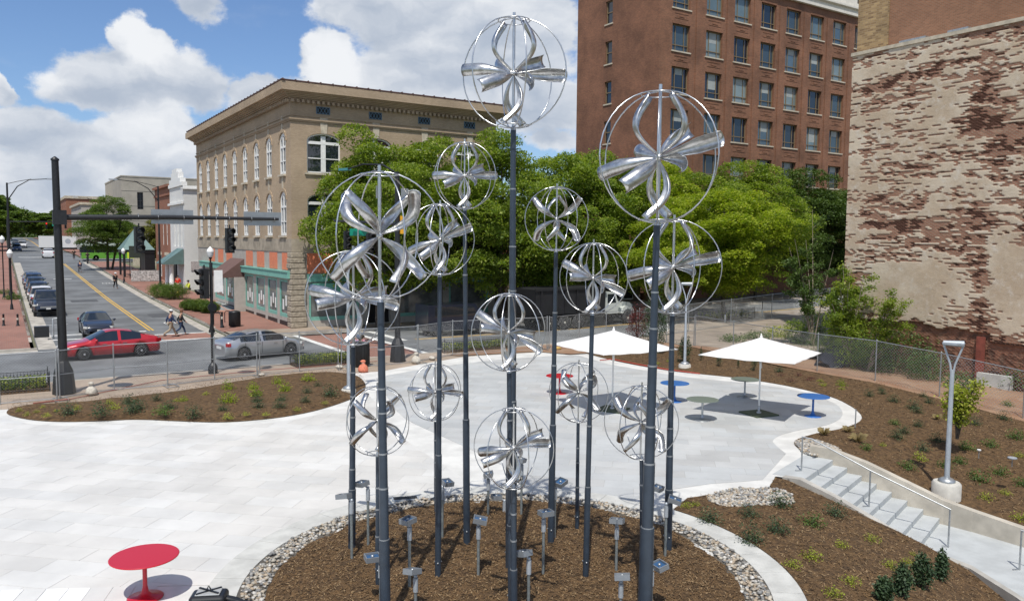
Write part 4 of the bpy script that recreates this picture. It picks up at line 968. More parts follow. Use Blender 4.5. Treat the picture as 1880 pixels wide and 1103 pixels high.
def rotor(px, py, bx, by, R, kind, tilt=0., base_r=.1, top_r=.045, rot=0., name_label='', seed=0, base=None, amp=.30, joints=6):
    p = Vector((base[0], base[1], .0)) if base else G(bx, by, 0.0)
    zc = HT(bx, by, px, py) if not base else None
    if base: d = ray(px, py); zc = CAMH+d.z*math.hypot(*base)/math.hypot(d.x, d.y)
    # lateral drift of the globe against the foot: posts lean a hair
    d = ray(px, py); t = math.hypot(p.x, p.y)/math.hypot(d.x, d.y); top = Vector((d.x*t, d.y*t, zc))
    root = thing('wind_sculpture', name_label, 'sculpture', (p.x, p.y, bedz(p.x, p.y)-.02), 0, 'kinetic steel globes on slate posts')
    base_v = Vector((0,0,0)); topv = top-Vector(root.location); lean = (topv-base_v)
    at_ = lambda z: lean*(z/lean.z)
    zt = topv.z - R*1.04
    # telescoping post, each section its own part
    random.seed(seed+5); js = sorted(random.uniform(.12,.97) for _ in range(joints)); js = [0]+[(.10+.86*((i+random.uniform(-.2,.2))/joints)**.8) for i in range(1, joints)]+[1.0]
    for i in range(len(js)-1):
        r0 = .93*base_r+(top_r-.93*base_r)*(i/(len(js)-2))**.6; z0_, z1_ = js[i]*zt, js[i+1]*zt
        MB().tube([at_(z0_), at_(z1_-.001)], r0, 14).build('post_section', polem, root)
        if i: MB().tube([at_(z0_-.012), at_(z0_+.014)], r0+ (base_r-top_r)/(len(js)-2)*.6+.004, 14).build('joint_ring', collar, root)
    MB().tube([at_(zt), at_(zt+.05), at_(zt+.09)], [top_r, top_r*.75, top_r*.4], 12).build('bearing', steel, root)
    for a in (0, 2.1, 4.2): MB().sphere((at_(.28).x+base_r*math.cos(a), at_(.28).y+base_r*math.sin(a), .28), .018, 6, 4).build('bolt', galv, root)
    g = bpy.data.objects.new('globe', None); COL.objects.link(g); g.parent = root; g.location = topv; g.empty_display_size = .1
    lz = Matrix.Rotation(0, 3, 'Z'); wr_ = .0115 if R > .8 else .0085
    MB().tube([(0,0,-R*1.04), (0,0,R*1.10)], .026 if R > .8 else .016, 10).build('spindle', rodm, g)
    rx, up, fw = view_frame((p.x, p.y)); te = (zc-CAMH)/math.hypot(p.x, p.y); U_ = lambda a, b_, c: rx*a+up*b_+fw*c
    for k in range(3):
        a = rot+math.pi*k/3; dr = rx*math.cos(a)+fw*math.sin(a)
        MB().tube([(dr*math.cos(2*math.pi*j/40)+up*math.sin(2*math.pi*j/40))*R for j in range(41)], wr_, 6, caps=False).build('hoop', rodm, g)
    for z_ in (.955, -.955):
        rr = R*math.sqrt(1-z_*z_)
        MB().tube([Vector((rr*math.cos(2*math.pi*j/20), rr*math.sin(2*math.pi*j/20), z_*R)) for j in range(21)], wr_*.8, 5, caps=False).build('small_hoop', rodm, g)
    MB().sphere((0,0,0), R*.055, 10, 8).build('hub', steel, g)
    B_ = []
    if kind == 'X':
        for k in range(4):
            a = rot+.6+math.pi/2*k; ca, sa = math.cos(a), math.sin(a)
            B_.append((U_(ca*.74, .68, sa*.74), U_(sa, -.5, -ca), amp*.9, (-.3, 1.0), .92)); B_.append((U_(math.cos(a+.5)*.74, -.68, math.sin(a+.5)*.74), U_(math.sin(a+.5), .5, -math.cos(a+.5)), amp*.9, (.3, -1.0), .92))
    else:
        for s_ in (-1, 1):
            B_.append((U_(.16*s_, 1, .1*s_), U_(s_, 0, .25), amp*1.0, (-.2, .5*s_), .85)); B_.append((U_(-.2*s_, -1, .3*s_), U_(s_, 0, -.2), amp*.8, (-.2, -.5*s_), .85))
        for k in range(6):
            a = .12+rot*.25+math.pi/3*k; x_, z_ = math.cos(a), math.sin(a); y_ = -(.27+te)*z_+(.04 if k % 2 else -.02)
            ct, stt = math.cos(tilt), math.sin(tilt)
            B_.append((U_(x_*ct-y_*stt, x_*stt+y_*ct, z_), U_(math.sin(a), .25, -math.cos(a)), amp*.42, (.5, -.15), 1.05))
    for (e, bw2, am, tw, wd) in B_:
        mb = MB(); blade(mb, R, e, bw2, am, tw, wide=wd); o = mb.build('blade', steel, g); s = o.modifiers.new('sheet', 'SOLIDIFY'); s.thickness = .006
    return root
ROT = [
 # px, py, base px, base py, R, kind, tilt, base_r, top_r, rot, label
 (697,433, 708,1160, .97,'X',0,.092,.055,.15,'tall steel globe sculpture with eight crossing blades nearest the front on the left'),
 (943,135, 938,1047, .97,'B',.03,.115,.05,.3,'tallest steel globe sculpture rising alone against the clouds'),
 (1210,289, 1182,1175, .97,'B',.38,.118,.05,.55,'large steel globe on the thick front post in front of the red brick office'),
 (1236,490, 1226,1014, .92,'B',.3,.085,.05,.1,'wide steel globe overlapping the right thick post just under the highest right globe'),
 (649,547, 646,1012, .92,'B',-.06,.08,.045,.9,'leftmost steel globe sculpture in front of the silver sedan'),
 (853,323, 857,1005, .65,'B',.1,.075,.04,.4,'small steel globe between the tallest post and the tan building, in front of tree leaves'),
 (808,440, 804,1066, .63,'B',.5,.062,.04,.8,'small tilted steel globe touching the right side of the big left globe'),
 (1022,402, 1011,1003, .63,'X',0,.072,.04,.9,'small steel globe with looped blades just right of the tallest post'),
 (1089,511, 1075,1066, .63,'B',-.38,.06,.04,.3,'small steel globe directly above the left white parasol'),
 (934,610, 939,1130, .63,'B',-.42,.06,.04,.7,'steel globe halfway up in front of the tallest post'),
 (943,822, 943,1150, .64,'B',.3,.065,.04,1.2,'lowest central steel globe in front of the bed stones'),
 (693,772, 694,1080, .61,'X',0,.05,.035,.5,'low steel globe behind the big left post over white paving'),
 (1177,775, 1180,1090, .64,'X',0,.055,.035,1.1,'low steel globe crossed by the thick right post'),
 (1062,720, 1059,977, .63,'X',0,.045,.035,.2,'low steel globe in front of the left parasol shadow'),
 (799,720, 801,945, .64,'B',.02,.05,.035,.6,'farthest low steel globe over the grey paving on the left'),
]
for i, r_ in enumerate(ROT):
    rotor(r_[0], r_[1], r_[2], r_[3], r_[4], r_[5], r_[6], r_[7], r_[8], r_[9], r_[10], seed=i*11, joints=7 if r_[4] > .8 else 4)
random.seed(99)
# ---------------- floodlights on short posts
lens = mat('floodlight_lens', (.03,.09,.20), .08, spec=.9, coat=.6)
def floodlight(bx, by, hx, hy, label, az_=None, base=None):
    p = G(bx, by, .05); z = HT(bx, by, hx, hy, .05); r, u_, f = view_frame(p); 
    root = thing('floodlight', label, 'floodlight', (p.x, p.y, bedz(p.x, p.y) if math.hypot(p.x-RC[0], p.y-RC[1]) < RM else -.02), 0, 'box floodlights on short posts in the bed')
    off = (hx-bx)*p.length/FPX; h = z-root.location.z
    MB().tube([(0,0,0),(0,0,h-.32)], .027, 10).build('post', mat('weathered_galvanised', (.26,.29,.29), .55, .5, var=.2, vscale=20), root)
    MB().tube([(0,0,h-.33),(0,0,h-.1)], .042, 12).build('sleeve', alum, root)
    MB().sphere((0,0,h-.07), .035, 8, 6).tube([(0,0,h-.08), tuple(r*off*.5+Vector((0,0,h-.02)))], .02, 8).build('knuckle', alum, root)
    d = az_ if az_ is not None else random.uniform(-.6,.6)
    hd = bpy.data.objects.new('lamp_head', None); 
    mb = MB(); w, dp, th = .125, .10, .045
    mb.b2(-w,w,-dp,dp,-th,-th+.012); mb.b2(-w,w,-dp,-dp+.014,-th+.012,th); mb.b2(-w,w,dp-.014,dp,-th+.012,th); mb.b2(-w,-w+.014,-dp+.014,dp-.014,-th+.012,th); mb.b2(w-.014,w,-dp+.014,dp-.014,-th+.012,th)
    H_ = mb.build('lamp_head', mat('floodlight_casting', (.24,.26,.28), .45, .3, var=.1), root); H_.location = r*off+Vector((0,0,h+.02)); 
    toc = Vector(RC+(0,))-Vector((p.x,p.y,0)); H_.rotation_euler = (rad(random.uniform(-14,14)), rad(random.uniform(-16,16)), math.atan2(toc.y, toc.x)+d)
    MB().b2(-w+.016,w-.016,-dp+.016,dp-.016,0,.012).build('lens', lens, H_); MB().sphere((0,0,.02),.03,8,5).build('bulb', galv, H_)
FL = [(646,1027,632,912,'floodlight at the left end of the bed, beside the leftmost globe post'),(676,1003,665,889,'floodlight behind the stones just right of the leftmost globe post'),(699,1110,684,1025,'floodlight tucked against the front left post'),
 (752,1082,749,957,'floodlight with a visible knuckle standing right of the big left post'),(763,1125,757,1050,'nearest floodlight at the bottom of the bed left of centre'),(812,990,821,887,'floodlight half hidden behind a post by the ground grille'),
 (878,1060,881,956,'floodlight on a tall thin post left of the central posts'),(896,948,896,872,'floodlight at the back of the bed below the lowest central globe'),(926,941,911,913,'dark green tinted floodlight at the back edge beside the tallest post'),
 (957,946,955,845,'floodlight seen through the lowest central globe'),(997,1055,1001,943,'floodlight with silver knuckle right of the central posts'),(970,1125,959,1017,'front floodlight against the right side of the central posts'),
 (1018,990,1028,887,'floodlight behind the post of the looped blade globe'),(1131,1050,1131,957,'floodlight in open mulch left of the thick right post'),(1139,1130,1141,1060,'nearest floodlight at the bottom of the bed right of centre'),
 (1195,1120,1209,1040,'floodlight on the right flank of the thick right post'),(1196,975,1206,897,'floodlight peeking out behind the thick right post'),(1221,1023,1236,919,'rightmost floodlight beside the stones')]
for f_ in FL: floodlight(*f_)
gp = G(744, 916, .01); g = thing('ground_grille', 'flat black louvred grille set on the ring kerb behind the left globes', 'grille', (gp.x, gp.y, .012), rad(-20))
MB().b2(-.32,.32,-.13,.13,0,.03).build('frame', alum, g); MB().b2(-.28,.28,-.10,.10,.031,.036).build('grate', black, g)
for k in range(12): MB().b2(-.27+.046*k,-.26+.046*k,-.1,.1,.037,.044).build('slat', darkgrey, g)

# ---------------- tables and parasols
redp = mat('red_powder_coat', (.47,.013,.027), .28, spec=.5); bluep = mat('blue_powder_coat', (.035,.14,.42), .28, spec=.5); greyp = mat('grey_green_powder_coat', (.16,.19,.165), .3, spec=.5)
def table(px, py, m_, label, legm=None):
    p = G(px, py); root = thing('cafe_table', label, 'table', (p.x, p.y, 0), 0, 'round pedestal tables on the square')
    MB().lathe([(.53,.715),(.558,.722),(.56,.734),(.55,.742)], (0,0,0), 48, smooth=False).build('tabletop', m_, root)
    MB().lathe([(.14,.66),(.14,.713)], (0,0,0), 20).build('top_plate', legm or m_, root)
    MB().tube([(0,0,.05),(0,0,.66)], .038, 14).build('pedestal', legm or m_, root)
    MB().lathe([(.29,0),(.295,.012),(.27,.022),(.12,.05),(.06,.11),(.042,.2)], (0,0,0), 36).build('foot', legm or m_, root)
table(267,1096, redp, 'large red round table in the left foreground on white paving'); table(1027,722, redp, 'red round table far back left of the parasols')
table(1238,737, bluep, 'blue round table between the two parasols behind a post'); table(1492,764, bluep, 'blue round table at the curved right end of the square')
table(1289,771, greyp, 'grey round table in the sun in front of the right parasol', galv); table(1367,729, greyp, 'grey green round table behind the right parasol pole', galv)
cloth = mat('white_canvas', (.74,.73,.71), .85, var=.03, vscale=3)
def parasol(px, py, ax, ay, hd_, th, label):
    p = G(px, py); h = HT(px, py, ax, ay); root = thing('parasol', label, 'parasol', (p.x, p.y, 0), 0)
    MB().b2(-.5,.5,-.5,.5,0,.05).build('base_plate', mat('green_plate', (.07,.09,.05), .6), root, (0,0,0), th+.3)
    MB().tube([(0,0,.05),(0,0,h-.1)], .03, 12).build('pole', white, root); MB().lathe([(.09,.05),(.09,.09),(.045,.1),(.045,.32)], (0,0,0), 14).build('socket', galv, root)
    zc = h-.66; n = 14; mb = MB(); r, u_, f = view_frame(p)
    cor = [ (r*math.cos(th+k*math.pi/2)+f*math.sin(th+k*math.pi/2))*hd_ for k in range(4)]
    for k in range(4):
        a, c = cor[k], cor[(k+1)%4]; V = []
        for i in range(n+1):
            for j in range(n+1):
                s_ = i/n; q = (a*(1-j/n)+c*(j/n))*s_
                edge = math.sin(math.pi*j/n); q = q*(1-.055*edge*s_*s_); z = (h-.06)+(zc-(h-.06))*(s_**.93) - .05*edge*math.sin(math.pi*s_*.5)*s_ + .012*math.sin(7*j/n*math.pi)*edge*s_
                V.append((q.x, q.y, z))
        mb = MB(); mb.add(V, [(i*(n+1)+j, i*(n+1)+j+1, (i+1)*(n+1)+j+1, (i+1)*(n+1)+j) for i in range(n) for j in range(n)], 0, True)
        o = mb.build('canopy_panel', cloth, root); s = o.modifiers.new('t', 'SOLIDIFY'); s.thickness = .006; s.offset = -1
        MB().tube([(0,0,h-.12), tuple(a*.98+Vector((0,0,zc-.03)))], .014, 6).build('rib', galv, root); MB().tube([(0,0,h-.9), tuple(a*.52+Vector((0,0,h-.44)))], .011, 6).build('strut', galv, root)
    MB().lathe([(.05,0),(.05,.05),(.02,.09),(.03,.12),(.0,.15)], (0,0,h-.07), 12).build('finial', white, root)
    MB().tube([(0,0,h-1.0),(0,0,h-.86)], .05, 12).build('runner', galv, root)
    MB().tube([tuple(f*.2+Vector((0,0,h-.62))), tuple(f*.2+r*.05+Vector((0,0,h-1.15)))], .012, 5).build('tie_strap', cloth, root)
parasol(1124,752, 1127,603, 2.35, rad(8), 'white square parasol in front of the parked dump truck'); parasol(1393,760, 1400,616, 2.4, rad(-27), 'white square parasol nearer the right fence')
# hanging heater under the left parasol
# ---------------- square lamp posts
pbase = mat('lamp_footing', (.52,.50,.45), .85, var=.12, vscale=6)
def lamp(px, py, tx, ty, z0, label, base_h=.45, br=.35, pr=.072):
    p = G(px, py, z0); h = HT(px, py, tx, ty, z0)-z0; root = thing('lamp_post', label, 'lamp post', (p.x, p.y, z0), 0, 'silver lamp posts round the square')
    MB().lathe([(br,-.6),(br,base_h-.05),(br-.04,base_h)], (0,0,0), 28).build('footing', pbase, root)
    MB().lathe([(.22,base_h+.002),(.22,base_h+.05),(.15,base_h+.1),(pr+.01,base_h+.13)], (0,0,0), 20).build('base_cover', galv, root)
    MB().tube([(0,0,base_h+.13),(0,0,h-.75)], [pr, pr*.75], 16).build('pole', alum, root)
    r, u_, f = view_frame(p)
    for s_ in (-1, 1): MB().tube([tuple(r*.02*s_+Vector((0,0,h-.9))), tuple(r*.06*s_+Vector((0,0,h-.6))), tuple(r*.24*s_+Vector((0,0,h-.06)))], .028, 8).build('fork_arm', alum, root)
    MB().tube([tuple(r*-.25+Vector((0,0,h-.03))), tuple(r*.25+Vector((0,0,h-.03)))], [.07,.09], 10).b2(-.2,.2,-.2,.2,h-.05,h).build('lamp_head', alum, root)
lamp(1737,903, 1746,628, -.62, 'forked silver lamp post standing in the right mulch bed', .30, .37)
lamp(1257,676, 1263,520, .02, 'silver lamp post at the back edge of the square behind the right posts', .22, .30)
lamp(640,722, 652,465, .02, 'silver lamp post on the left bed behind the leftmost globe', .2, .30)
# ---------------- black pack on the paving at the bottom edge
bp_ = G(384, 1110, .0); bag = thing('equipment_bag', 'black bag with a pale crossed top lying by the ring kerb at the bottom edge', 'bag', (bp_.x, bp_.y, 0), rad(-25))
gl = mat('black_vinyl', (.012,.013,.015), .3); 
o = MB().b2(-.3,.3,-.2,.2,0,.22).build('body', gl, bag); m_ = o.modifiers.new('b','BEVEL'); m_.width = .07; m_.segments = 4
o = MB().b2(-.2,.2,-.14,.14,.222,.245).build('top_panel', mat('grey_vinyl', (.35,.36,.36), .4), bag); m_ = o.modifiers.new('b','BEVEL'); m_.width = .02; m_.segments = 2
MB().box((0,0,.255),(.44,.03,.015),.6).build('strap', gl, bag); MB().box((0,0,.262),(.44,.03,.015),-.6).build('strap', gl, bag); MB().tube([(-.05,0,.24),(0,0,.34),(.05,0,.24)], .015, 8).build('handle', gl, bag)
MB().tube([(.25,0,.1),(.45,-.05,.06),(.6,-.15,.05),(.75,-.1,.05)], [.07,.08,.07,.04], 10).build('sleeve', gl, bag)
# ================================================================== TREES AND PLANTS
leafA = leafmat('maple_leaves', (.085,.145,.022), (.24,.31,.04), (.35,.39,.08), .8, .45)
leafB = leafmat('bright_leaves', (.145,.22,.022), (.33,.39,.035), (.44,.44,.08), .8, .48)
leafM = leafmat('mid_leaves', (.06,.105,.022), (.12,.18,.032), (.18,.23,.05), .5, .4)
leafD = leafmat('dark_leaves', (.04,.075,.018), (.08,.13,.026), (.13,.18,.045), .5, .3)
leafO = leafmat('olive_leaves', (.13,.14,.03), (.20,.20,.05), (.26,.24,.08), .6, .3)
leafS = leafmat('conifer_leaves', (.028,.055,.024), (.05,.085,.035), (.08,.115,.05), 3, .15)
leafY = leafmat('lime_leaves', (.22,.26,.03), (.34,.38,.045), (.46,.46,.10), 3, .35)
leafG = leafmat('shrub_leaves', (.05,.095,.025), (.10,.16,.035), (.17,.22,.06), 3, .3)
leafR = leafmat('purple_leaves', (.09,.02,.025), (.14,.035,.035), (.18,.06,.05), 3, .3)
leafW = leafmat('straw_blades', (.36,.28,.14), (.44,.35,.19), (.5,.42,.25), 3, .2)
barkm = mat('bark', (.085,.068,.052), .95, var=.4, vscale=8, bump=.02, bscale=12)
barkl = mat('pale_bark', (.30,.25,.19), .9, var=.3, vscale=8)
def leafmesh(name, P, size, m_, up=.6, seed=1, asp=.75):
    """one small folded leaf quad at each point of P"""
    r = np.random.default_rng(seed); n = len(P)
    nrm = r.normal(size=(n,3)); nrm[:,2] = np.abs(nrm[:,2])+up; nrm /= np.linalg.norm(nrm, axis=1)[:,None]
    a = r.normal(size=(n,3)); t = np.cross(nrm, a); t /= np.linalg.norm(t, axis=1)[:,None]; s_ = np.cross(nrm, t)
    sz = size*r.uniform(.6,1.3,(n,1)); V = np.zeros((n,4,3))
    V[:,0] = P-t*sz*.5; V[:,1] = P+s_*sz*.5*asp*.8+nrm*sz*.08; V[:,2] = P+t*sz*.5; V[:,3] = P-s_*sz*.5*asp*.8+nrm*sz*.08
    me = bpy.data.meshes.new(name); me.vertices.add(4*n); me.vertices.foreach_set('co', V.ravel()); me.loops.add(4*n); me.loops.foreach_set('vertex_index', np.arange(4*n)); me.polygons.add(n); me.polygons.foreach_set('loop_start', np.arange(0,4*n,4))
    me.update(calc_edges=True); at_ = me.attributes.new('tint', 'FLOAT', 'FACE'); at_.data.foreach_set('value', r.random(n).astype(np.float32))
    for q in (m_ if isinstance(m_, (list, tuple)) else [m_]): me.materials.append(q)
    return me
def crown_points(R, H, n, seed, nl=100, flat=.38, hollow=.7):
    r = np.random.default_rng(seed); L = []; 
    for i in range(nl):
        d = r.normal(size=3); d /= np.linalg.norm(d); d[2] = d[2]*.9+.05
        k = r.uniform(.6, .9) if i > 34 else r.uniform(.85, 1.06) if i > 14 else r.uniform(0,.5)
        q = d*np.array([R,R,H/2])*k; q[:2] *= 1-.38*max(0, q[2]/(H/2)); L.append((q, R*r.uniform(.11,.25)))
    w = np.array([l[1]**2 for l in L]); w /= w.sum(); ch = r.choice(len(L), n, p=w); C = np.array([l[0] for l in L])[ch]; S = np.array([l[1] for l in L])[ch][:,None]
    d = r.normal(size=(n,3)); d /= np.linalg.norm(d,axis=1)[:,None]; d[:,2] = np.where((d[:,2] < 0) & (r.random(n) < .6), -d[:,2], d[:,2])
    k = r.uniform(hollow,1.12,(n,1)); k = np.where(r.random((n,1)) < .06, k*1.25, k)
    return C + d*S*k*np.array([1.15,1.15,flat*1.6]), L
TREE = {}
for i in range(4):
    P_, L_ = crown_points(4.4, 8.6, 60000, 20+i); TREE[i] = (P_, L_)
def trunk_mesh(H, r0, L, z0, name='trunk', nb=9, m_=barkm, seed=1):
    mb = MB(); rr = random.Random(seed); zc = z0
    mb.tube([(0,0,-.1),(0,0,.3),(rr.uniform(-.1,.1),rr.uniform(-.1,.1),H*.35),(rr.uniform(-.2,.2),rr.uniform(-.2,.2),H*.6),(rr.uniform(-.2,.2),rr.uniform(-.2,.2),H*.85)], [r0*1.5,r0,r0*.8,r0*.5,r0*.15], 9)
    for l in sorted(L, key=lambda q: -q[1])[:nb]:
        c = l[0]; b0 = Vector((0,0,H*rr.uniform(.28,.5))); e = Vector((c[0], c[1], c[2]+zc)); md = b0.lerp(e, .5)+Vector((0,0,-.25)); mb.tube([b0, md, e], [r0*.42,r0*.26,r0*.06], 6)
    return mb.mesh(name, m_)
crownM = {}
def tree(x, y, top, R, var, leaf, label, group=None, trunk_r=.17, z=None, cat='tree', size=.165, low=None):
    z = gz(x, y) if z is None else z; H = top-z; low = low if low is not None else min(.9, H*.1); ch = H-low
    key = (var, leaf.name, size)
    if key not in crownM: crownM[key] = leafmesh('crown', TREE[var][0], size, leaf, 1.0, var)
    root = thing('street_tree', label, cat, (x, y, z), random.uniform(0, 6.28), group)
    c = link('crown', crownM[key], root, (0,0,low+ch/2)); c.scale = (R/4.4, R/4.4, ch/8.6)
    L = [(np.array([l[0][0]*R/4.4, l[0][1]*R/4.4, l[0][2]*ch/8.6]), l[1]) for l in TREE[var][1]]
    link('trunk', trunk_mesh(H, trunk_r, L, low+ch/2, seed=int(x*7)), root)
    return root
tree(22.2,51.9,13.9,4.7,0,leafA,'green street tree at the corner, covering the first front windows of the tan building', trunk_r=.2)
tree(27.0,51.6,13.7,4.7,1,leafA,'green street tree second from the corner in front of the tan building')
tree(31.8,51.0,14.7,5.2,2,leafA,'tall street tree in front of the far end of the tan building')
tree(37.2,51.0,14.6,5.4,3,leafA,'street tree right of the tallest post, over the dump truck body')
tree(42.6,51.2,13.8,5.2,0,leafA,'street tree at the foot of the left edge of the office block')
tree(48.6,51.8,13.4,5.2,1,leafB,'bright green street tree behind the large upper right globe')
tree(43.0,44.4,9.8,4.0,2,leafB,'small bright green tree behind the truck hood')
tree(47.6,43.2,11.4,5.4,3,leafB,'bright yellow green tree in the fenced planter, nearest on the right')
tree(56.0,52.4,13.6,5.4,0,leafA,'street tree before the office block, just beyond the yellow green tree')
tree(62.5,52.6,14.2,5.6,2,leafA,'dense street tree below the middle columns of office windows')
tree(70.0,53.0,14.0,5.6,1,leafD,'dark green tree below the right columns of office windows')
tree(77.0,53.0,13.4,5.6,3,leafD,'dark tree farthest right, cut off by the stripped wall')
tree(12.9,128.5,12.2,4.3,1,leafM,'street tree with two trunks on the far left pavement', trunk_r=.2)
tw = bpy.data.objects.new('trunk', trunk_mesh(10, .16, [(np.array([1.5,0,3]),1)], 5, seed=5, nb=1)); COL.objects.link(tw); tw.parent = bpy.data.objects['street_tree.012']; tw.rotation_euler = (.16, .12, 0); tw.location = (.9,0,0)
tree(19.0,124,9.6,3.6,2,leafO,'small olive brown tree behind the green pavilion', size=.22)
for i, (x, y, top, R, v, lab) in enumerate([(-1.5,205,15,5.5,0,'large dark tree on the far left pavement, cut by the left edge'),(-1,235,16.5,6,1,'dark tree on the far left, next up the street from the left edge'),(1.0,330,18,8,2,'distant dark tree where the street ends'),(13,380,17,8,3,'distant tree right of the street end'),(17,330,15.5,6.5,0,'far dark tree below the brown brick building'),(22,200,10,4.5,1,'green tree in front of the blank concrete building')]):
    tree(x, y, top, R, v, leafM, lab, size=.35, trunk_r=.3)
r_ = np.random.default_rng(3); n = 26000; Pw = np.c_[r_.uniform(-260,330,n), r_.uniform(440,470,n), 0*r_.random(n)]; Pw[:,2] = gz(0,440)+r_.random(n)*(9+4*np.sin(Pw[:,0]*.07)+3*np.sin(Pw[:,0]*.23))
tag(link('distant_woods', leafmesh('distant_woods', Pw, 2.2, leafD)), kind='stuff')
# sparse sapling beside the wall corner
def sapling(px, py, z, H, label, leaf=leafG, spread=1.6, n=2600, m_=barkl, seed=4, nm='sapling', lean=(0,0), stems=5, size=.13):
    rr = random.Random(seed); p = G(px, py, z); root = thing(nm, label, 'sapling' if nm == 'sapling' else 'bush', (p.x, p.y, z)); mb = MB(); P_ = []
    for k in range(stems):
        a = rr.uniform(0,6.28); s_ = spread*rr.uniform(.3,1); e = Vector((math.cos(a)*s_+lean[0], math.sin(a)*s_+lean[1], H*rr.uniform(.6,1))); md = e*.5+Vector((0,0,.4)); mb.tube([(0,0,0), md*.5, md, e], [.05,.035,.025,.008], 6)
        for j in range(7):
            t = rr.uniform(.3,.95); q = Vector((0,0,0)).lerp(e, t); b_ = q+Vector((rr.uniform(-1,1),rr.uniform(-1,1),rr.uniform(.1,.8)))*spread*.45; mb.tube([q, b_], [.014,.004], 5)
            for _ in range(n//(stems*7)): c = q.lerp(b_, rr.uniform(.2,1.1)); P_.append((c.x+rr.gauss(0,.13), c.y+rr.gauss(0,.13), c.z+rr.gauss(0,.1)))
    mb.build('stems', m_, root); link('leaves', leafmesh('leaves', np.array(P_), size, leaf, .5, seed), root); return root
sapling(1492, 640, -.1, 8.6, 'thin pale stemmed sapling left of the stripped wall', leafG, 2.2, 8000)
sapling(1556, 674, -.4, 5.6, 'leafy upright sapling against the left edge of the stripped wall', leafA, 1.5, 9000, seed=8, stems=10, size=.14)
sapling(1592, 684, -.4, 4.6, 'arching green shoots leaning across the pale plaster', leafA, .8, 5200, seed=12, lean=(-.3,-1.7), stems=7, size=.11)
def bush(px, py, z, R, H, label, leaf, n=2500, seed=1, size=.11, nm='bush', sh=1, xy=None, cat='bush', group=None, cone=0):
    p = Vector((xy[0], xy[1], z)) if xy else G(px, py, z); root = thing(nm, label, cat, (p.x, p.y, z), 0, group)
    r_ = np.random.default_rng(seed); d = r_.normal(size=(n,3)); d /= np.linalg.norm(d,axis=1)[:,None]; k = r_.uniform(.5,1.05,(n,1)); lump = 1+.24*np.sin(d[:,:1]*7+seed)*np.cos(d[:,1:2]*6+d[:,2:]*4)
    P_ = d*k*lump*np.array([R,R,H/2])+np.array([0,0,H/2]); P_[:,:2] *= 1.1-cone*(P_[:,2:]/H).clip(0,1); P_ = P_[P_[:,2] > .02]
    link('leaves', leafmesh('leaves', P_, size, leaf, .5, seed), root); mb = MB()
    for j in range(4): mb.tube([(0,0,-.05),(random.uniform(-.4,.4)*R,random.uniform(-.4,.4)*R,H*.7)], [.025,.008], 5)
    mb.build('stem', barkm, root); return root
bush(1640,690,-.6,1.9,2.6,'big dense bush behind the right fence below the stripped wall', leafG, 5200, 3)
bush(1600,680,-.6,1.5,1.9,'spreading bush left of the big one behind the right fence', leafG, 3200, 4)
bush(1575,668,-.5,1.2,1.5,'low bush behind the fence nearest the dark tarp', leafG, 2200, 5)
bush(1700,705,-.6,.9,1.7,'small upright bush behind the fence right of the big bush', leafG, 1500, 6)
bush(1760,722,-.6,.7,1.0,'scrubby bush behind the fence near the forked lamp post', leafG, 900, 7)
bush(1870,718,-.6,.9,1.2,'bush behind the fence at the right edge', leafG, 1200, 8)
bush(1500,620,-.2,1.0,1.9,'leafy bush in the rubble left of the wall corner', leafA, 1500, 9)
bush(1480,640,-.2,1.1,1.3,'low green bush in front of the rubble bank', leafG, 1500, 10)
bush(1563,676,-.4,1.3,2.6,'tangled bush at the foot of the wall corner', leafA, 2600, 16)
bush(1530,664,-.4,1.2,1.6,'green scrub below the saplings', leafG, 1800, 17)
bush(1430,622,0,.9,.9,'yellow flowering weed clump behind the right parasol', leafY, 900, 11)
bush(1460,612,0,.8,1.0,'bright green weed clump beside the yellow flowering weeds', leafA, 900, 12)
bush(1390,625,0,.9,.6,'low grey green weeds at the lot edge', leafG, 700, 13)
bush(1345,628,0,.8,.5,'weeds beside the base of the second parasol fence', leafG, 500, 18)
bush(1170,628,.02,.62,2.3,'purple leaved shrub right of the left parasol top', leafR, 1800, 14, .09)
bush(1203,650,.02,.7,3.4,'tall narrow evergreen behind the thick right post', leafS, 3800, 15, .08)
bush(1256,668,.02,.33,1.5,'narrow evergreen beside the silver lamp post at the back edge', leafS, 1500, 19, .07)
yt = sapling(1757, 805, .1, 1.9, 'young lime yellow tree behind the forked lamp post', leafY, .55, 2600, barkm, 21, 'sapling', stems=6, size=.1)
# street hedges and parking strip greenery
for k, (x, y, R, lab) in enumerate([(12.95,82.8,1.15,'clipped round hedge bush farther up the pavement, left one'),(13.7,80.8,1.2,'clipped round hedge bush farther up the pavement, right one'),(13.0,69.8,.7,'small clipped bush left of the yellow hydrant'),(13.6,68.3,.8,'clipped bush in the middle of the three by the hydrant'),(14.0,66.8,.75,'clipped bush nearest the yellow hydrant')]):
    bush(0,0,gz(x,y),R,R*1.25,lab,leafM,9000,30+k,.08,xy=(x,y))
for k, (px, py, R) in enumerate([(10,548,.8),(24,556,.7)]): bush(px,py,.1,R,.9,['low hedge on the left pavement at the frame edge','low hedge on the left pavement beside the acorn lamp'][k],leafG,1600,44+k,.1)
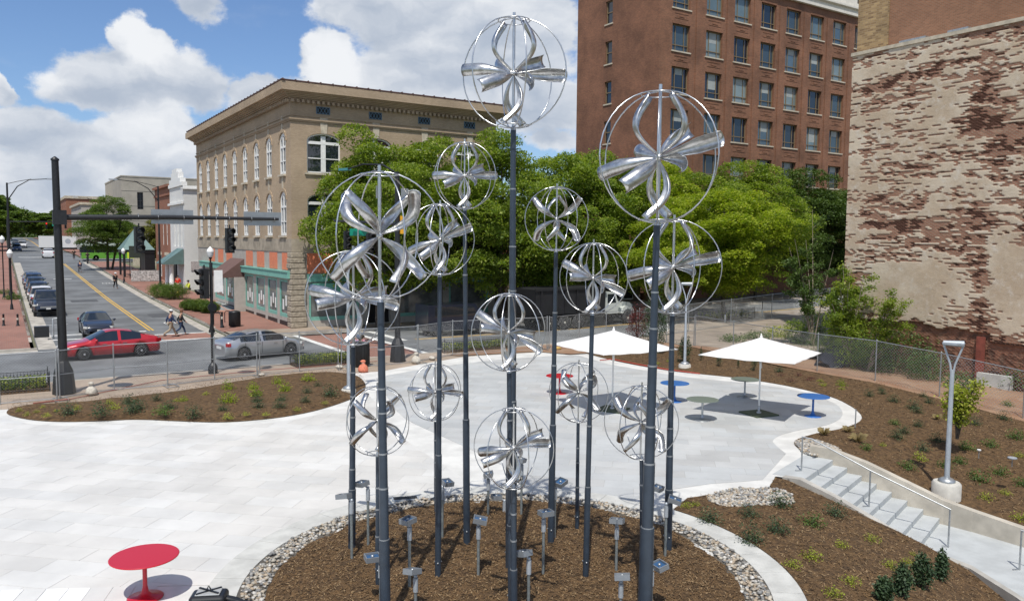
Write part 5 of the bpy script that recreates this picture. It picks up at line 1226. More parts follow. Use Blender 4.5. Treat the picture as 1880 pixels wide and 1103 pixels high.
# planted beds: small shrubs
SHR = {}
def shrub_proto(kind, v):
    key = (kind, v)
    if key in SHR: return SHR[key]
    rr = np.random.default_rng(v*7+len(kind)); 
    leaf, n, shp, sz = {'dark':(leafS,420,(.5,.5,.62),.075),'green':(leafG,320,(.5,.5,.5),.09),'lime':(leafY,200,(.5,.5,.42),.085),'tuft':(leafW,220,(.5,.5,.55),.05),'bright':(leafB,260,(.48,.48,.6),.1),'cone':(leafS,700,(.3,.3,1.5),.07),'brown':(leafR,160,(.5,.5,.4),.06)}[kind]
    if kind == 'tuft':
        V = MB()
        for i in range(110):
            a, s_, h = rr.uniform(0,6.28), rr.uniform(.15,.5), rr.uniform(.3,.62); c_, q = math.cos(a), math.sin(a); w = .012
            V.add([(-q*w,c_*w,0),(q*w,-c_*w,0),(c_*s_*.6,q*s_*.6,h*.8),(c_*s_,q*s_,h*.75)], [(0,1,2),(0,2,3)])
        me = V.mesh('leaves', leaf)
    else:
        d = rr.normal(size=(n,3)); d /= np.linalg.norm(d,axis=1)[:,None]; k = rr.uniform(.25,1.1,(n,1)); P_ = d*k*np.array(shp)
        if kind == 'cone': P_[:,:2] *= (1.15-.5*(P_[:,2:]/1.5+1)*.9).clip(.1,2); P_[:,2] = P_[:,2]*.5
        P_[:,2] = np.abs(P_[:,2]) if kind != 'cone' else P_[:,2]+.75; me = leafmesh('leaves', P_, sz, leaf, .5, v)
    st_ = MB(); 
    for j in range(4): st_.tube([(0,0,-.06),(rr.uniform(-.2,.2),rr.uniform(-.2,.2),shp[2]*.6)], [.016,.005], 4)
    SHR[key] = (me, st_.mesh('stem', barkm)); return SHR[key]
WORDS = {'dark':('shrub','dark green shrub'),'green':('shrub','mid green shrub'),'lime':('shrub','yellow green shrub'),'tuft':('grass_tuft','straw grass tuft'),'bright':('shrub','fresh green shrub'),'cone':('conifer','narrow dark conifer'),'brown':('shrub','dry purplish shrub')}
def plant(px, py, kind, s, label, zf, grp):
    p = G(px, py, 0)
    for _ in range(3): z = zf(p.x, p.y); p = G(px, py, z)
    m1, m2 = shrub_proto(kind, random.randrange(3)); root = thing(WORDS[kind][0], label, 'grass' if kind == 'tuft' else ('conifer' if kind == 'cone' else 'shrub'), (p.x, p.y, z), random.uniform(0,6.28), grp); s *= (.85 if p.y > 25 or kind == 'cone' else .68); root.scale = (s, s, s*random.uniform(.85,1.1))
    link('leaves', m1, root); link('stem', m2, root)
def bedset(items, zf, grp, where):
    items = sorted(items, key=lambda q: q[0]); cnt = {}
    for q in items: cnt[q[2]] = cnt.get(q[2], 0)+1
    k = {}
    for (px, py, kind, s) in items:
        i = k.get(kind, 0); k[kind] = i+1
        lab = '%s %s, %s' % (WORDS[kind][1], where, ('the only one of its kind' if cnt[kind] == 1 else nth(i)+' of its kind from the left'))
        plant(px, py, kind, s, lab, zf, grp)
bedset([(36,755,'lime',.35),(50,762,'lime',.35),(67,757,'lime',.3),(86,764,'lime',.4),(78,748,'lime',.3),(126,760,'dark',.95),(141,752,'lime',.5),(186,762,'dark',1.0),(201,741,'lime',.5),(209,750,'lime',.6),(236,742,'dark',.75),(243,757,'dark',.95),(256,750,'dark',.7),(288,735,'dark',.6),(300,760,'green',.9),(310,750,'dark',.7),(323,737,'lime',.4),(336,736,'bright',.5),(354,764,'dark',.9),(378,724,'lime',.4),(419,714,'bright',.7),(419,738,'bright',.9),(409,754,'dark',.6),(418,768,'lime',.55),(464,713,'bright',.6),(470,727,'bright',.8),(472,737,'dark',.6),(474,749,'dark',.7),(510,704,'bright',.7),(523,718,'bright',.8),(518,735,'dark',.6),(514,748,'dark',.65),(566,699,'bright',.8),(564,721,'dark',.55),(583,709,'dark',.5),(561,738,'dark',.6),(606,727,'dark',1.0),(452,762,'lime',.4),(488,762,'lime',.4),(545,753,'lime',.4),(596,741,'lime',.35),(104,755,'lime',.3)], blz, 'shrubs in the left mulch bed', 'in the left mulch bed')
bedset([(1303,957,'dark',.9),(1377,947,'dark',.8),(1379,995,'dark',.95),(1427,976,'dark',.95),(1433,930,'dark',1.0),(1490,964,'green',.95),(1532,947,'dark',.9),(1490,1025,'lime',.7),(1545,1003,'lime',.55),(1456,1040,'lime',.6),(1600,993,'lime',.65),(1635,1040,'lime',.6),(1665,1034,'lime',.5),(1562,1070,'lime',.6),(1530,1093,'lime',.6),(1675,1018,'lime',.3),(1260,930,'lime',.5),(1277,927,'lime',.4)], lowz, 'shrubs in the lower bed by the stair', 'in the lower bed')
bedset([(1287,662,'cone',.55),(1320,672,'cone',.75),(1384,680,'cone',.8),(1368,664,'cone',.35),(1355,675,'cone',.35),(1205,668,'lime',.5),(1228,664,'lime',.4),(1430,683,'dark',.8),(1434,690,'brown',.8),(1452,700,'brown',.8),(1484,699,'brown',.9),(1467,690,'brown',.8),(1490,695,'brown',.7),(1506,700,'lime',.5),(1511,708,'lime',.6),(1545,708,'bright',.8),(1545,715,'lime',.5),(1596,727,'dark',.7),(1617,717,'dark',.5),(1620,723,'dark',.6),(1640,737,'dark',.8),(1677,750,'dark',.9),(1695,728,'dark',.6),(1705,740,'dark',.7),(1684,758,'dark',.8),(1643,779,'green',.7),(1685,783,'dark',.7),(1660,795,'dark',.8),(1646,805,'dark',.9),(1695,827,'dark',.8),(1688,845,'lime',.85),(1665,860,'green',.9),(1720,810,'dark',.8),(1735,858,'green',.8),(1775,825,'green',.95),(1790,780,'dark',.8),(1817,820,'green',.9),(1865,805,'green',1.0),(1842,770,'dark',.8),(1795,885,'green',1.1),(1835,872,'green',.95),(1870,840,'lime',.7),(1810,918,'lime',.8),(1845,907,'lime',.6),(1875,892,'green',.8),(1876,955,'lime',.9),(1575,812,'tuft',1.0),(1513,799,'tuft',.7),(1557,793,'tuft',.7),(1590,825,'green',.7),(1620,818,'lime',.4),(1760,850,'green',.8),(1850,745,'green',.8),(1720,770,'tuft',.6)], upz2, 'shrubs in the upper right bed', 'in the upper right bed')
for k, (px, py, R, H, lab) in enumerate([(1622,1112,.26,.7,'small dense evergreen at the bottom edge, left of the evergreen cluster'),(1655,1100,.30,.95,'dense evergreen second from the left in the cluster by the stair foot'),(1692,1078,.34,1.1,'biggest dense evergreen of the cluster by the stair foot'),(1728,1060,.24,1.05,'slender evergreen with brown tips beside the walkway wall')]):
    q = G(px, py, -.6); q = G(px, py, lowz(q.x, q.y)); bush(0,0,lowz(q.x,q.y),R*.68,H*.66,lab,leafS,1400,60+k,.06,'evergreen',xy=(q.x,q.y),cat='evergreen',cone=.45)
# ================================================================== FENCES
wirem = mat('fence_wire', (.5,.51,.51), .5, .4)
def fence(pts, h, label, m_=galv, step=.11, name='chain_link_fence', zf=lambda x, y: gz(x, y), mid=False, bot=True, ww=.0013, lowr=.04):
    root = thing(name, label, 'fence', (pts[0][0], pts[0][1], 0)); o = Vector(root.location)
    for i, p in enumerate(pts):
        z = zf(*p); MB().tube([Vector((p[0],p[1],z-.1))-o, Vector((p[0],p[1],z+h+.03))-o], .026, 8).sphere((p[0]-o.x,p[1]-o.y,z+h+.04), .032, 8, 5).build('post', m_, root)
    for a, c in zip(pts, pts[1:]):
        A = Vector((a[0],a[1],zf(*a)))-o; C_ = Vector((c[0],c[1],zf(*c)))-o; L = (C_-A).length; U = Vector((0,0,1))
        MB().tube([A+U*h, C_+U*h], .019, 8).build('top_rail', m_, root)
        if bot: MB().tube([A+U*lowr, C_+U*lowr], .015, 6).build('bottom_rail', m_, root)
        if mid: MB().tube([A+U*h*.5, C_+U*h*.5], .015, 6).build('middle_rail', m_, root)
        mb = MB(); d = (C_-A)/L; nrm = Vector((-d.y, d.x, 0)).normalized()*.0011; H = h-lowr; n = int((L+H)/step); V = []; F_ = []; w = Vector((0,0,ww))
        for s_ in (0, 1):
            for k in range(n):
                u0 = k*step-H; u1 = k*step; z0, z1 = 0, H
                if u0 < 0: z0 = -u0; u0 = 0
                if u1 > L: z1 = H-(u1-L); u1 = L
                if z1 <= z0: continue
                if s_: z0, z1 = H-z0, H-z1
                P0 = A+d*u0+U*(lowr+z0); P1 = A+d*u1+U*(lowr+z1); b_ = len(V); off = nrm*(1 if s_ else -1)
                V += [P0+off-w, P0+off+w, P1+off+w, P1+off-w, P0+off*3, P1+off*3]; F_ += [(b_,b_+1,b_+2,b_+3),(b_+1,b_+4,b_+5,b_+2)]
        mb.add(V, F_); tag(mb.build('wire_mesh', wirem, root), kind='stuff')
    return root
flat = lambda x, y: 0.0
P_ = lambda *q: [G2(*p) for p in q]
fence(P_((-120,745),(0,742),(105,733)), 1.85, 'temporary chain link fence panels at the left edge before the iron planter rail', mid=True, zf=flat)
fence(P_((110,731),(210,716),(308,708),(394,697),(472,689)), 1.85, 'temporary chain link fence panels behind the left mulch bed', mid=True, zf=flat)
fence(P_((477,689),(550,682),(621,675)), 1.85, 'temporary chain link fence panels in front of the silver sedan', mid=True, zf=flat)
fence(P_((627,675),(700,671),(766,665)), 1.85, 'temporary chain link fence panels behind the big left post', mid=True, zf=flat)
fence(P_((768,664),(831,652),(920,646),(1004,641)), 1.85, 'temporary chain link fence panels behind the tallest post', mid=False, zf=flat)
fence([G2(1008,641), (28.9,37.4),(31.4,37.9),(33.6,38.1)], 1.85, 'chain link fence panels in front of the dump truck', mid=False, zf=flat)
fence(fence_line, 1.8, 'long chain link fence along the right bed', zf=upz, bot=False, ww=.0048, step=.14)
fence([(34.2,33.2),(34.3,35.6),(34.0,38.0)], 1.8, 'short chain link fence return beyond the silver lamp post', zf=flat)
fence([(34.4,38.2),(39.5,38.9),(44.5,39.6),(50.7,41.0),(57,41.8),(63,42.6)], 1.9, 'street side chain link fence across the empty lot')
MB_ = MB()
# panel feet
for (px, py) in ((105,735),(308,710),(474,692),(624,678),(766,667),(1006,643)):
    p = G(px, py); f_ = thing('fence_foot', 'galvanised fence foot frame under the fence post %s' % {105:'by the left signal mast',308:'behind the red sedan, at the bed edge',474:'behind the silver sedan wheel',624:'beside the leftmost globe post',766:'beside the standing sandbag',1006:'at the corner before the truck'}[px], 'fence foot', (p.x, p.y, .02), random.uniform(-.2,.2), 'fence feet')
    f_.name = 'fence_foot'; MB().tube([(-.1,-.4,.02),(.35,-.4,.02),(.35,.4,.02),(-.1,.4,.02),(-.1,-.4,.02)], .016, 6).build('frame', galv, f_); MB().tube([(0,0,0),(0,0,.3)], .022, 6).build('sleeve', galv, f_)
def sandbag(px, py, m_, label, s=1, stand=True):
    p = G(px, py); o = thing('sandbag', label, 'sandbag', (p.x, p.y, 0), random.uniform(0,6)); mb = MB()
    if stand: mb.lathe([(.02,0),(.2,.03),(.23,.14),(.17,.28),(.07,.36),(.06,.40),(.12,.48),(.05,.52),(.0,.5)], (0,0,0), 12)
    else: mb.sphere((0,0,.1), .3, 14, 8, sq=(1,.62,.36))
    mb.v = [(x+.03*mnoise.noise((x*9,y*9,z*9+px)), y+.03*mnoise.noise((x*9+5,y*9,z*9)), max(0,z+.02*mnoise.noise((x*9,y*9+5,z*9)))) for x,y,z in mb.v]
    b_ = mb.build('sack', m_, o); o.scale = (s,s,s); MB().tube([(.07*math.cos(a),.07*math.sin(a),.39) for a in np.linspace(0,6.28,10)], .012, 5).build('tie', conc, o) if stand else None
sackw = mat('pale_sackcloth', (.52,.48,.41), .95, var=.25, vscale=14, bump=.006, bscale=30); sacko = mat('orange_sackcloth', (.62,.20,.12), .9, var=.2, vscale=14)
sandbag(168,725,sackw,'upright pale sandbag beside the left signal mast fence',1.0); sandbag(764,667,sackw,'upright pale sandbag at the fence post behind the posts',1.1); sandbag(667,683,sacko,'orange sandbag at the rim of the left bed',1.1)
sandbag(623,676,sackw,'flat pale sandbag by the silver lamp post',.8,False); sandbag(793,660,sackw,'flat pale sandbag right of the upright one',.9,False); sandbag(480,690,sackw,'flat pale sandbag on the fence foot behind the sedan',.6,False); sandbag(1022,642,mat('yellow_sackcloth',(.5,.33,.1),.9),'yellowish sandbag in front of the truck wheels',.9,False)
# iron planters
def planter(x0, x1, y0, y1, label, h=.62, leaf=(leafG, leafY), nz=900):
    z = gz(x0, y0); root = thing('iron_planter', label, 'planter', (x0, y0, z)); W_, D_ = x1-x0, y1-y0
    MB().b2(0,W_,0,D_,-.05,.12).build('soil', soil, root)
    for (a, c) in (((0,0),(W_,0)),((W_,0),(W_,D_)),((W_,D_),(0,D_)),((0,D_),(0,0))):
        A = Vector(a+(0,)); C_ = Vector(c+(0,)); L = (C_-A).length; d = (C_-A)/L; mb = MB(); n = int(L/.12)
        for k in range(n): q = A+d*(k*.12); mb.tube([q+Vector((0,0,0)), q+Vector((0,0,h-.02))], .009, 4)
        for k in range(0, n-1): q = A+d*(k*.12); mb.tube([q+Vector((0,0,h-.16)), q+d*.06+Vector((0,0,h-.06)), q+d*.12+Vector((0,0,h-.16))], .007, 4)
        for z_ in (.1, h-.18, h): mb.tube([A+Vector((0,0,z_)), C_+Vector((0,0,z_))], .013, 5)
        mb.build('railing', black, root)
        MB().tube([A,A+Vector((0,0,h+.1)),A+Vector((0,0,h+.2))],[.022,.022,.004],6).build('corner_post', black, root)
    r_ = np.random.default_rng(int(abs(x0)*10)); n = nz
    for k, lf in enumerate(leaf):
        Q = np.c_[r_.uniform(.1,W_-.1,n), r_.uniform(.1,D_-.1,n), r_.uniform(.1,h*.8,n)]; Q = Q[(np.sin(Q[:,0]*3+k*2)+np.sin(Q[:,1]*7)) > -.6]
        link('foliage', leafmesh('foliage', Q, .11, lf, .5, k+1), root)
planter(-2.6,1.45,36.6,38.1,'black iron railed planter with yellow green plants at the left edge', nz=2600); planter(11.8,14.9,37.3,38.5,'black iron railed planter with pale green plants in front of the silver sedan', nz=1800)
planter(20.3,24.6,38.3,39.0,'shaded black iron planter behind the chain link fence left of the tallest post', nz=900); planter(45.2,49.9,42.0,44.0,'black iron planter round the yellow green tree trunk', h=.9, nz=900); planter(39.5,43.5,53.3,54.6,'black iron planter on the far pavement in tree shade', h=.9, nz=900)
# ================================================================== SIGNALS, LAMPS, STREET FURNITURE
lensoff = mat('unlit_lens', (.03,.035,.035), .1, spec=.8)
def signal_head(parent, loc, rz, n=3, s=1., back=False):
    h = bpy.data.objects.new('signal_head', None); h.parent = parent; h.location = loc; h.rotation_euler = (0,0,rz); COL.objects.link(h); h.scale = (s,s,s)
    MB().b2(-.17,.17,-.1,.1,-.18*n,.18*n).build('housing', black, h)
    for k in range(n):
        z = -.18*n+.18+.36*k; mb = MB(); V = []
        for i in range(13):
            a = -.35+(math.pi+.7)*i/12; V += [(.145*math.cos(a), -.1, z+.145*math.sin(a)), (.145*math.cos(a), -.1-.26*(.55+.45*math.sin(a)), z+.145*math.sin(a))]
        mb.add(V, [(2*i,2*i+1,2*i+3,2*i+2) for i in range(12)], 0, True); v = mb.build('visor', black, h); so_ = v.modifiers.new('s','SOLIDIFY'); so_.thickness = .01
        MB().sphere((0,-.1,z), .12, 14, 8, sq=(1,.3,1)).build('lens', lensoff, h)
    MB().tube([(0,0,.18*n),(0,0,.18*n+.14)], .03, 8).build('bracket', black, h)
    return h
sm = G(118, 722); mast = thing('signal_mast', 'black traffic signal mast with a long arm and two hanging signals at the left', 'traffic signal', (sm.x, sm.y, 0))
hm = HT(118,722,100,290); ha = 6.95
MB().lathe([(.42,0),(.38,.5),(.34,.9),(.2,1.25),(.17,1.3)], (0,0,0), 8, smooth=False).build('base', black, mast)
MB().tube([(0,0,1.3),(-.05,0,hm-.1)], [.165,.125], 12).build('pole', black, mast); MB().lathe([(.15,0),(.15,.06),(.02,.16)], (-.05,0,hm-.1), 12).build('cap', black, mast)
MB().tube([(.1,0,ha),(4,0,ha+.1),(8.6,0,ha+.12)], [.115,.09,.06], 12).build('arm', black, mast); MB().b2(-.2,.28,-.2,.2,ha-.28,ha+.28).build('clamp', black, mast)
signal_head(mast, (2.85,-.05,ha-.85), 0.25); signal_head(mast, (6.45,-.05,ha-.85), 0.25)
sgn = mat('sign_back', (.36,.38,.39), .4, .7, var=.08)
for x0_, x1_ in ((3.35,5.0),(7.1,8.75)): MB().b2(x0_,x1_,.1,.13,ha-.18,ha+.42).build('sign_panel', sgn, mast)
for x in (2.85,3.6,4.6,5.4,5.9,6.45,7.4,8.4): MB().tube([(x,-.11,ha+.1),(x,0,ha+.24),(x,.11,ha+.1),(x,0,ha-.04),(x,-.11,ha+.1)], .014, 5).build('band', galv, mast)
MB().b2(-.95,-.45,-.25,.1,2.3,2.72).build('control_box', black, mast); MB().tube([(-.5,0,2.2),(-.3,0,2.2),(-.3,0,3.0),(-.16,0,3.0)], .03, 6).build('box_bracket', galv, mast)
pp = G(391,685); pd = thing('signal_post', 'slim black signal post with side facing signal standing before the silver sedan', 'traffic signal', (pp.x, pp.y, 0)); hp = HT(391,685,388,482)
MB().lathe([(.21,0),(.21,.3),(.15,.42),(.08,.5)], (0,0,0), 12).build('base', black, pd); MB().tube([(0,0,.5),(0,0,hp)], .072, 10).build('pole', black, pd)
signal_head(pd, (-.3,0,hp-.95), rad(-75), 3, 1.25); MB().tube([(0,0,hp-.35),(-.3,0,hp-.35)], .03, 6).tube([(0,0,hp-1.5),(-.3,0,hp-1.5)], .03, 6).build('bracket', black, pd)
MB().tube([(0,-.1,3.05),(0,-.16,3.05)], .2, 18).build('round_sign', black, pd)
ls2 = MB(); ls2.b2(.12,.5,-.02,.0,hp-1.35,hp-.35); ls2.build('notice_panel', white, pd)
sm2 = G(730,663); m2 = thing('signal_mast', 'black corner signal mast half hidden behind the big left globe', 'traffic signal', (sm2.x, sm2.y, 0))
MB().lathe([(.42,0),(.38,.5),(.33,.9),(.19,1.2)], (0,0,0), 8, smooth=False).build('base', black, m2); MB().tube([(0,0,1.2),(.0,0,9.6)], [.15,.12], 10).build('pole', black, m2)
MB().tube([(0,0,7.0),(0,9,7.3)], [.1,.06], 10).build('arm', black, m2); signal_head(m2, (0,3.6,6.0), .3); signal_head(m2, (0,7.0,6.15), .3)
MB().b2(-.6,.6,-.02,.02,-.2,.2).build('street_sign', mat('green_sign', (.0,.22,.14), .4), m2, (0,5.2,6.6), rad(-60))
MB().tube([(0,0,9.5),(-.4,.9,10.0),(-.9,2.3,10.1),(-1.3,3.4,9.9)], [.05,.045,.04,.04], 8).build('lamp_arm', black, m2); MB().b2(-.14,.14,-.35,.35,-.06,.06).build('lamp_head', mat('teal_lamp',(.05,.2,.22),.4), m2, (-1.35,3.7,9.9), rad(20))
MB().b2(-.2,.2,-.02,.02,-.28,.28).build('sign_back', sgn, m2, (.35,-.1,8.5)); MB().b2(.12,.32,-.1,.05,6.5,7.4).build('button_box', mat('yellow_housing',(.7,.35,.02),.5), m2)
MB().b2(-.2,.2,-.02,.02,-.3,.3).build('diamond_sign', sgn, m2, (-1.0,0,8.55), .5)
def acorn(px, py, tx, ty, label, z=None, xy=None):
    p = G(px, py, z or 0); H = HT(px, py, tx, ty, z or 0)-(z or 0); o = thing('acorn_lamp', label, 'street lamp', (p.x, p.y, z or 0), 0, 'black acorn street lamps')
    MB().lathe([(.2,0),(.2,.12),(.13,.3),(.1,.6),(.055,.8),(.05,H-.85),(.09,H-.8),(.12,H-.72)], (0,0,0), 12).build('post', black, o)
    MB().lathe([(.12,H-.71),(.2,H-.55),(.21,H-.38)], (0,0,0), 14).build('globe', mat('frosted_globe', (.6,.62,.62), .25), o); MB().lathe([(.23,H-.37),(.2,H-.22),(.08,H-.08),(.0,H)], (0,0,0), 14).build('lamp_cap', white, o)
acorn(389,610,389,452,'acorn lamp hidden behind the slim signal post'); acorn(22,574,20,457,'acorn lamp on the left pavement in front of the parked cars', .02); acorn(8,552,5,432,'acorn lamp at the left frame edge', .2)
acorn(228,522,229,455,'black lamp post on the far pavement by the person with a pack', .6); acorn(161,487,160,440,'lamp post by the green bus', 1.6)
def cobra(x, y, H, L, dirx, label, m_=black, headm=None):
    z = gz(x, y); o = thing('street_light', label, 'street light', (x, y, z)); MB().lathe([(.2,0),(.2,.5),(.13,.7)], (0,0,0), 10).build('base', m_, o); MB().tube([(0,0,.7),(0,0,H)], [.12,.08], 10).build('pole', m_, o)
    MB().tube([(0,0,H-1.6),(dirx*L*.25,0,H-.3),(dirx*L*.55,0,H+.35),(dirx*L,0,H+.5)], [.05,.045,.04,.035], 8).tube([(0,0,H-.1),(dirx*L*.25,0,H+.15),(dirx*L*.6,0,H+.42)], .03, 6).build('arm', m_, o)
    MB().b2(-.45,.35,-.14,.14,-.06,.06).build('lamp_head', headm or alum, o, (dirx*(L+.4),0,H+.5))
cobra(14.4,93,11.1,3.9,-1,'tall street light arching over the road beside the red brick shop'); cobra(.6,86,10.6,3.2,1,'street light at the left edge arching over the parked cars'); cobra(16,170,10.5,3.6,-1,'distant street light above the box truck')
far = thing('signal_mast', 'far traffic signal arm with a green street sign and red lights down the street', 'traffic signal', (1.0,172,gz(1,172))); MB().tube([(0,0,0),(0,0,7)], [.14,.1], 8).build('pole', black, far); MB().tube([(0,0,6.2),(11.5,0,6.4)], [.09,.06], 8).build('arm', black, far)
redl = bpy.data.materials.new('red_signal_light'); redl.use_nodes = True; redl.node_tree.nodes['Principled BSDF'].inputs['Emission Color'].default_value = (1,.03,.02,1); redl.node_tree.nodes['Principled BSDF'].inputs['Emission Strength'].default_value = 1.4; redl.node_tree.nodes['Principled BSDF'].inputs['Base Color'].default_value = (.5,.02,.02,1)
for x in (6.2,9.3): h = signal_head(far, (x,0,5.6), 0); MB().sphere((0,-.14,.36), .13, 10, 6, sq=(1,.3,1)).build('red_light', redl, h)
MB().b2(7.1,8.6,-.06,-.03,5.5,5.95).build('street_sign', MATS['green_sign'], far)
def cyl_bin(x, y, label, r=.32, h=1.0, m_=black):
    o = thing('litter_bin', label, 'litter bin', (x, y, 0)); MB().lathe([(r*.9,0),(r*.92,.06),(r,.1),(r,h-.08)], (0,0,0), 18).build('barrel', m_, o); MB().lathe([(r+.02,h-.075),(r+.02,h-.02),(r*.6,h+.04)], (0,0,0), 18).build('rim', m_, o)
    mb = MB()
    for k in range(18): a = 2*math.pi*k/18; mb.tube([(math.cos(a)*r*1.03,math.sin(a)*r*1.03,.1),(math.cos(a)*r*1.03,math.sin(a)*r*1.03,h-.1)], .012, 4)
    mb.build('slats', black, o)
p = G(431,600); cyl_bin(p.x,p.y,'round black litter bin behind the silver sedan by the shop', .38, 1.1); p = G(661,672); cyl_bin(p.x,p.y,'black litter bin beside the leftmost globe post with a person behind', .45, 1.15)
def hoop_rack(px, py, label):
    p = G(px, py); o = thing('bike_rack', label, 'bike rack', (p.x,p.y,0), .5); MB().tube([(0,-.35,0),(0,-.35,.8),(0,-.2,.92),(0,.2,.92),(0,.35,.8),(0,.35,0)], .03, 8).build('hoop', black, o); MB().lathe([(.09,0),(.09,.02)], (0,-.35,0), 10).build('flange', black, o)
hoop_rack(399,598,'black hoop bike rack left of the small bollard'); hoop_rack(419,594,'black hoop bike rack next to the round litter bin')
def bollard(px, py, label, h=.9, z=0.): p = G(px, py, z); o = thing('bollard', label, 'bollard', (p.x,p.y,z)); MB().lathe([(.14,0),(.14,.12),(.07,.22),(.06,h-.1),(.09,h-.08),(.0,h)], (0,0,0), 12).build('shaft', black, o); MB().lathe([(.075,h*.55),(.075,h*.7)],(0,0,0),12).build('pale_band', sackw, o)
bollard(408,602,'small black bollard between the bike racks', 1.15); bollard(7,601,'left black bollard on the left pavement', .95); bollard(33,601,'right black bollard on the left pavement', .95)
hy = G(327,549,.15); o = thing('fire_hydrant', 'yellow fire hydrant on the brick pavement', 'hydrant', (hy.x,hy.y,.15)); hym = mat('hydrant_yellow', (.62,.36,.04), .5)
MB().lathe([(.18,0),(.18,.06),(.11,.1),(.11,.5),(.16,.52),(.16,.57),(.12,.6),(.09,.72),(.03,.78),(.03,.83)], (0,0,0), 14).build('barrel', hym, o); MB().tube([(-.2,0,.4),(.2,0,.4)], .055, 10).build('outlet', hym, o); MB().tube([(0,-.2,.36),(0,0,.36)], .07, 10).build('front_outlet', hym, o)
bs_ = thing('green_sign', 'yellow green pedestrian warning sign behind the left hanging signal', 'sign', (13.9,112,gz(13.9,112))); MB().tube([(0,0,0),(0,0,3.2)], .03, 6).build('post', galv, bs_); MB().b2(-.4,.4,-.02,.0,-.4,.4).build('sign_plate', mat('lime_sign', (.6,.75,.05), .4), bs_, (0,-.04,2.8))
MB().lathe([(.05,0),(.05,.02)], (0,0,0), 8).tube([(0,0,-.2),(0,0,.05)], .05, 6).build('walker_symbol', black, bs_, (0,-.075,2.85))
bk = thing('notice_board', 'dark square notice board on posts beside the pavilion', 'board', (14.0,109,gz(14,109))); MB().b2(-.65,.65,-.06,.06,2.6,4.1).build('board', mat('dark_green_board', (.03,.04,.03), .6), bk); MB().tube([(-.6,0,0),(-.6,0,2.6)],.05,6).build('post', black, bk); MB().tube([(.6,0,0),(.6,0,2.6)],.05,6).build('post', black, bk)
wf_ = thing('printed_barrier', 'white printed fabric barrier in front of the pavilion', 'barrier', (12.9,104,gz(13,104))); prm = mat('printed_fabric', (.62,.6,.57), .8, col2=(.2,.19,.18), vscale=4.5)
MB().b2(0,1.0,0,.04,.05,1.35).build('panel', prm, wf_); MB().b2(1.02,2.2,0,.04,.05,1.35).build('panel', prm, wf_); MB().b2(2.22,3.1,0,.04,.05,1.35).build('panel', prm, wf_)
# utility boxes near the fence, tarp, small things
tp = G(1535,672,-.4); o = thing('tarpaulin', 'dark blue tarpaulin slumped behind the right fence', 'tarpaulin', (tp.x,tp.y,-.4)); mb = MB(); V = []
for i in range(13):
    for j in range(13):
        u, v = i/12*2-1, j/12*2-1; V.append((u*1.2, v*.8, max(-.2, 1.15*(1-(u*u+v*v)*.7))+.15*mnoise.noise((u*3,v*3,1))))
mb.add(V, [(i*13+j,i*13+j+1,(i+1)*13+j+1,(i+1)*13+j) for i in range(12) for j in range(12)], 0, True).build('sheet', mat('tarp', (.015,.018,.03), .8, bump=.05, bscale=4), o); MB().tube([(-1.2,-.7,.1),(0,-.75,.25),(1.2,-.7,.1)], .015, 5).build('cord', conc, o)
for k, (x, y) in enumerate(((46,41.5),(51.5,42.6),(38.5,39.9))):
    o = thing('marker_post', ['white topped marker post in the middle of the lot','white topped marker post farthest right in the lot','marker post behind the left end of the lot'][k], 'post', (x,y,gz(x,y)), 0, 'marker posts on the lot edge'); MB().tube([(0,0,0),(0,0,.55)], .06, 8).build('white_sleeve', white, o); MB().tube([(0,0,.551),(0,0,1.2)], .045, 8).build('post', darkgrey, o)
mk = G(1570,785); o = thing('marker_stake', 'thin grey stake standing at the curved right rim of the square', 'stake', (mk.x,mk.y,0)); MB().tube([(0,0,0),(0,0,.62)], .02, 8).build('stake', galv, o); MB().lathe([(.025,.6),(.02,.64)],(0,0,0),8).build('stake_cap', galv, o)
def litter(px, py, z, label, m_, s): p = G(px,py,z); o = thing('bed_light', label, 'ground light', (p.x,p.y,z)); MB().lathe([(s*.5,.12),(s,.14),(s*.9,.17)], (0,0,0), 14).build('lamp_disc', m_, o); MB().tube([(0,0,-.1),(0,0,.13)], .015, 6).build('spike', galv, o)
litter(1858,850,.05,'small round ground light in the upper right bed', alum, .13); litter(1797,835,.05,'small pale ground marker left of the round ground light', white, .06)
MBr = MB(); rb2 = thing('edging_strip', 'red plastic edging strip along the back of the square', 'edging', (0,0,0)); pts = [G2(*q) for q in ((1130,662),(1180,672),(1230,681),(1270,686),(1292,689))]; MB().tube([(x,y+.25,.05) for x,y in pts], .03, 6).build('strip', mat('red_plastic', (.35,.05,.03), .6), rb2)
MB().tube([(pts[0][0]-.8,pts[0][1]+.3,.05),(pts[0][0],pts[0][1]+.28,.05)], .025, 6).build('strip_end', MATS['red_plastic'], rb2)
rl = [G2(*q) for q in ((130,738),(300,702),(480,684),(640,672),(700,666))]; o = thing('edging_strip', 'thin red board line on the paving behind the left fence', 'edging', (0,0,0)); MB().tube([(x,y+.5,.03) for x,y in rl], .016, 6).build('strip', mat('red_board', (.26,.08,.06), .8), o); MB().tube([(rl[0][0]-1.2,rl[0][1]+.3,.03),(rl[0][0],rl[0][1]+.5,.03)], .03, 6).build('strip_end', MATS['red_board'], o)

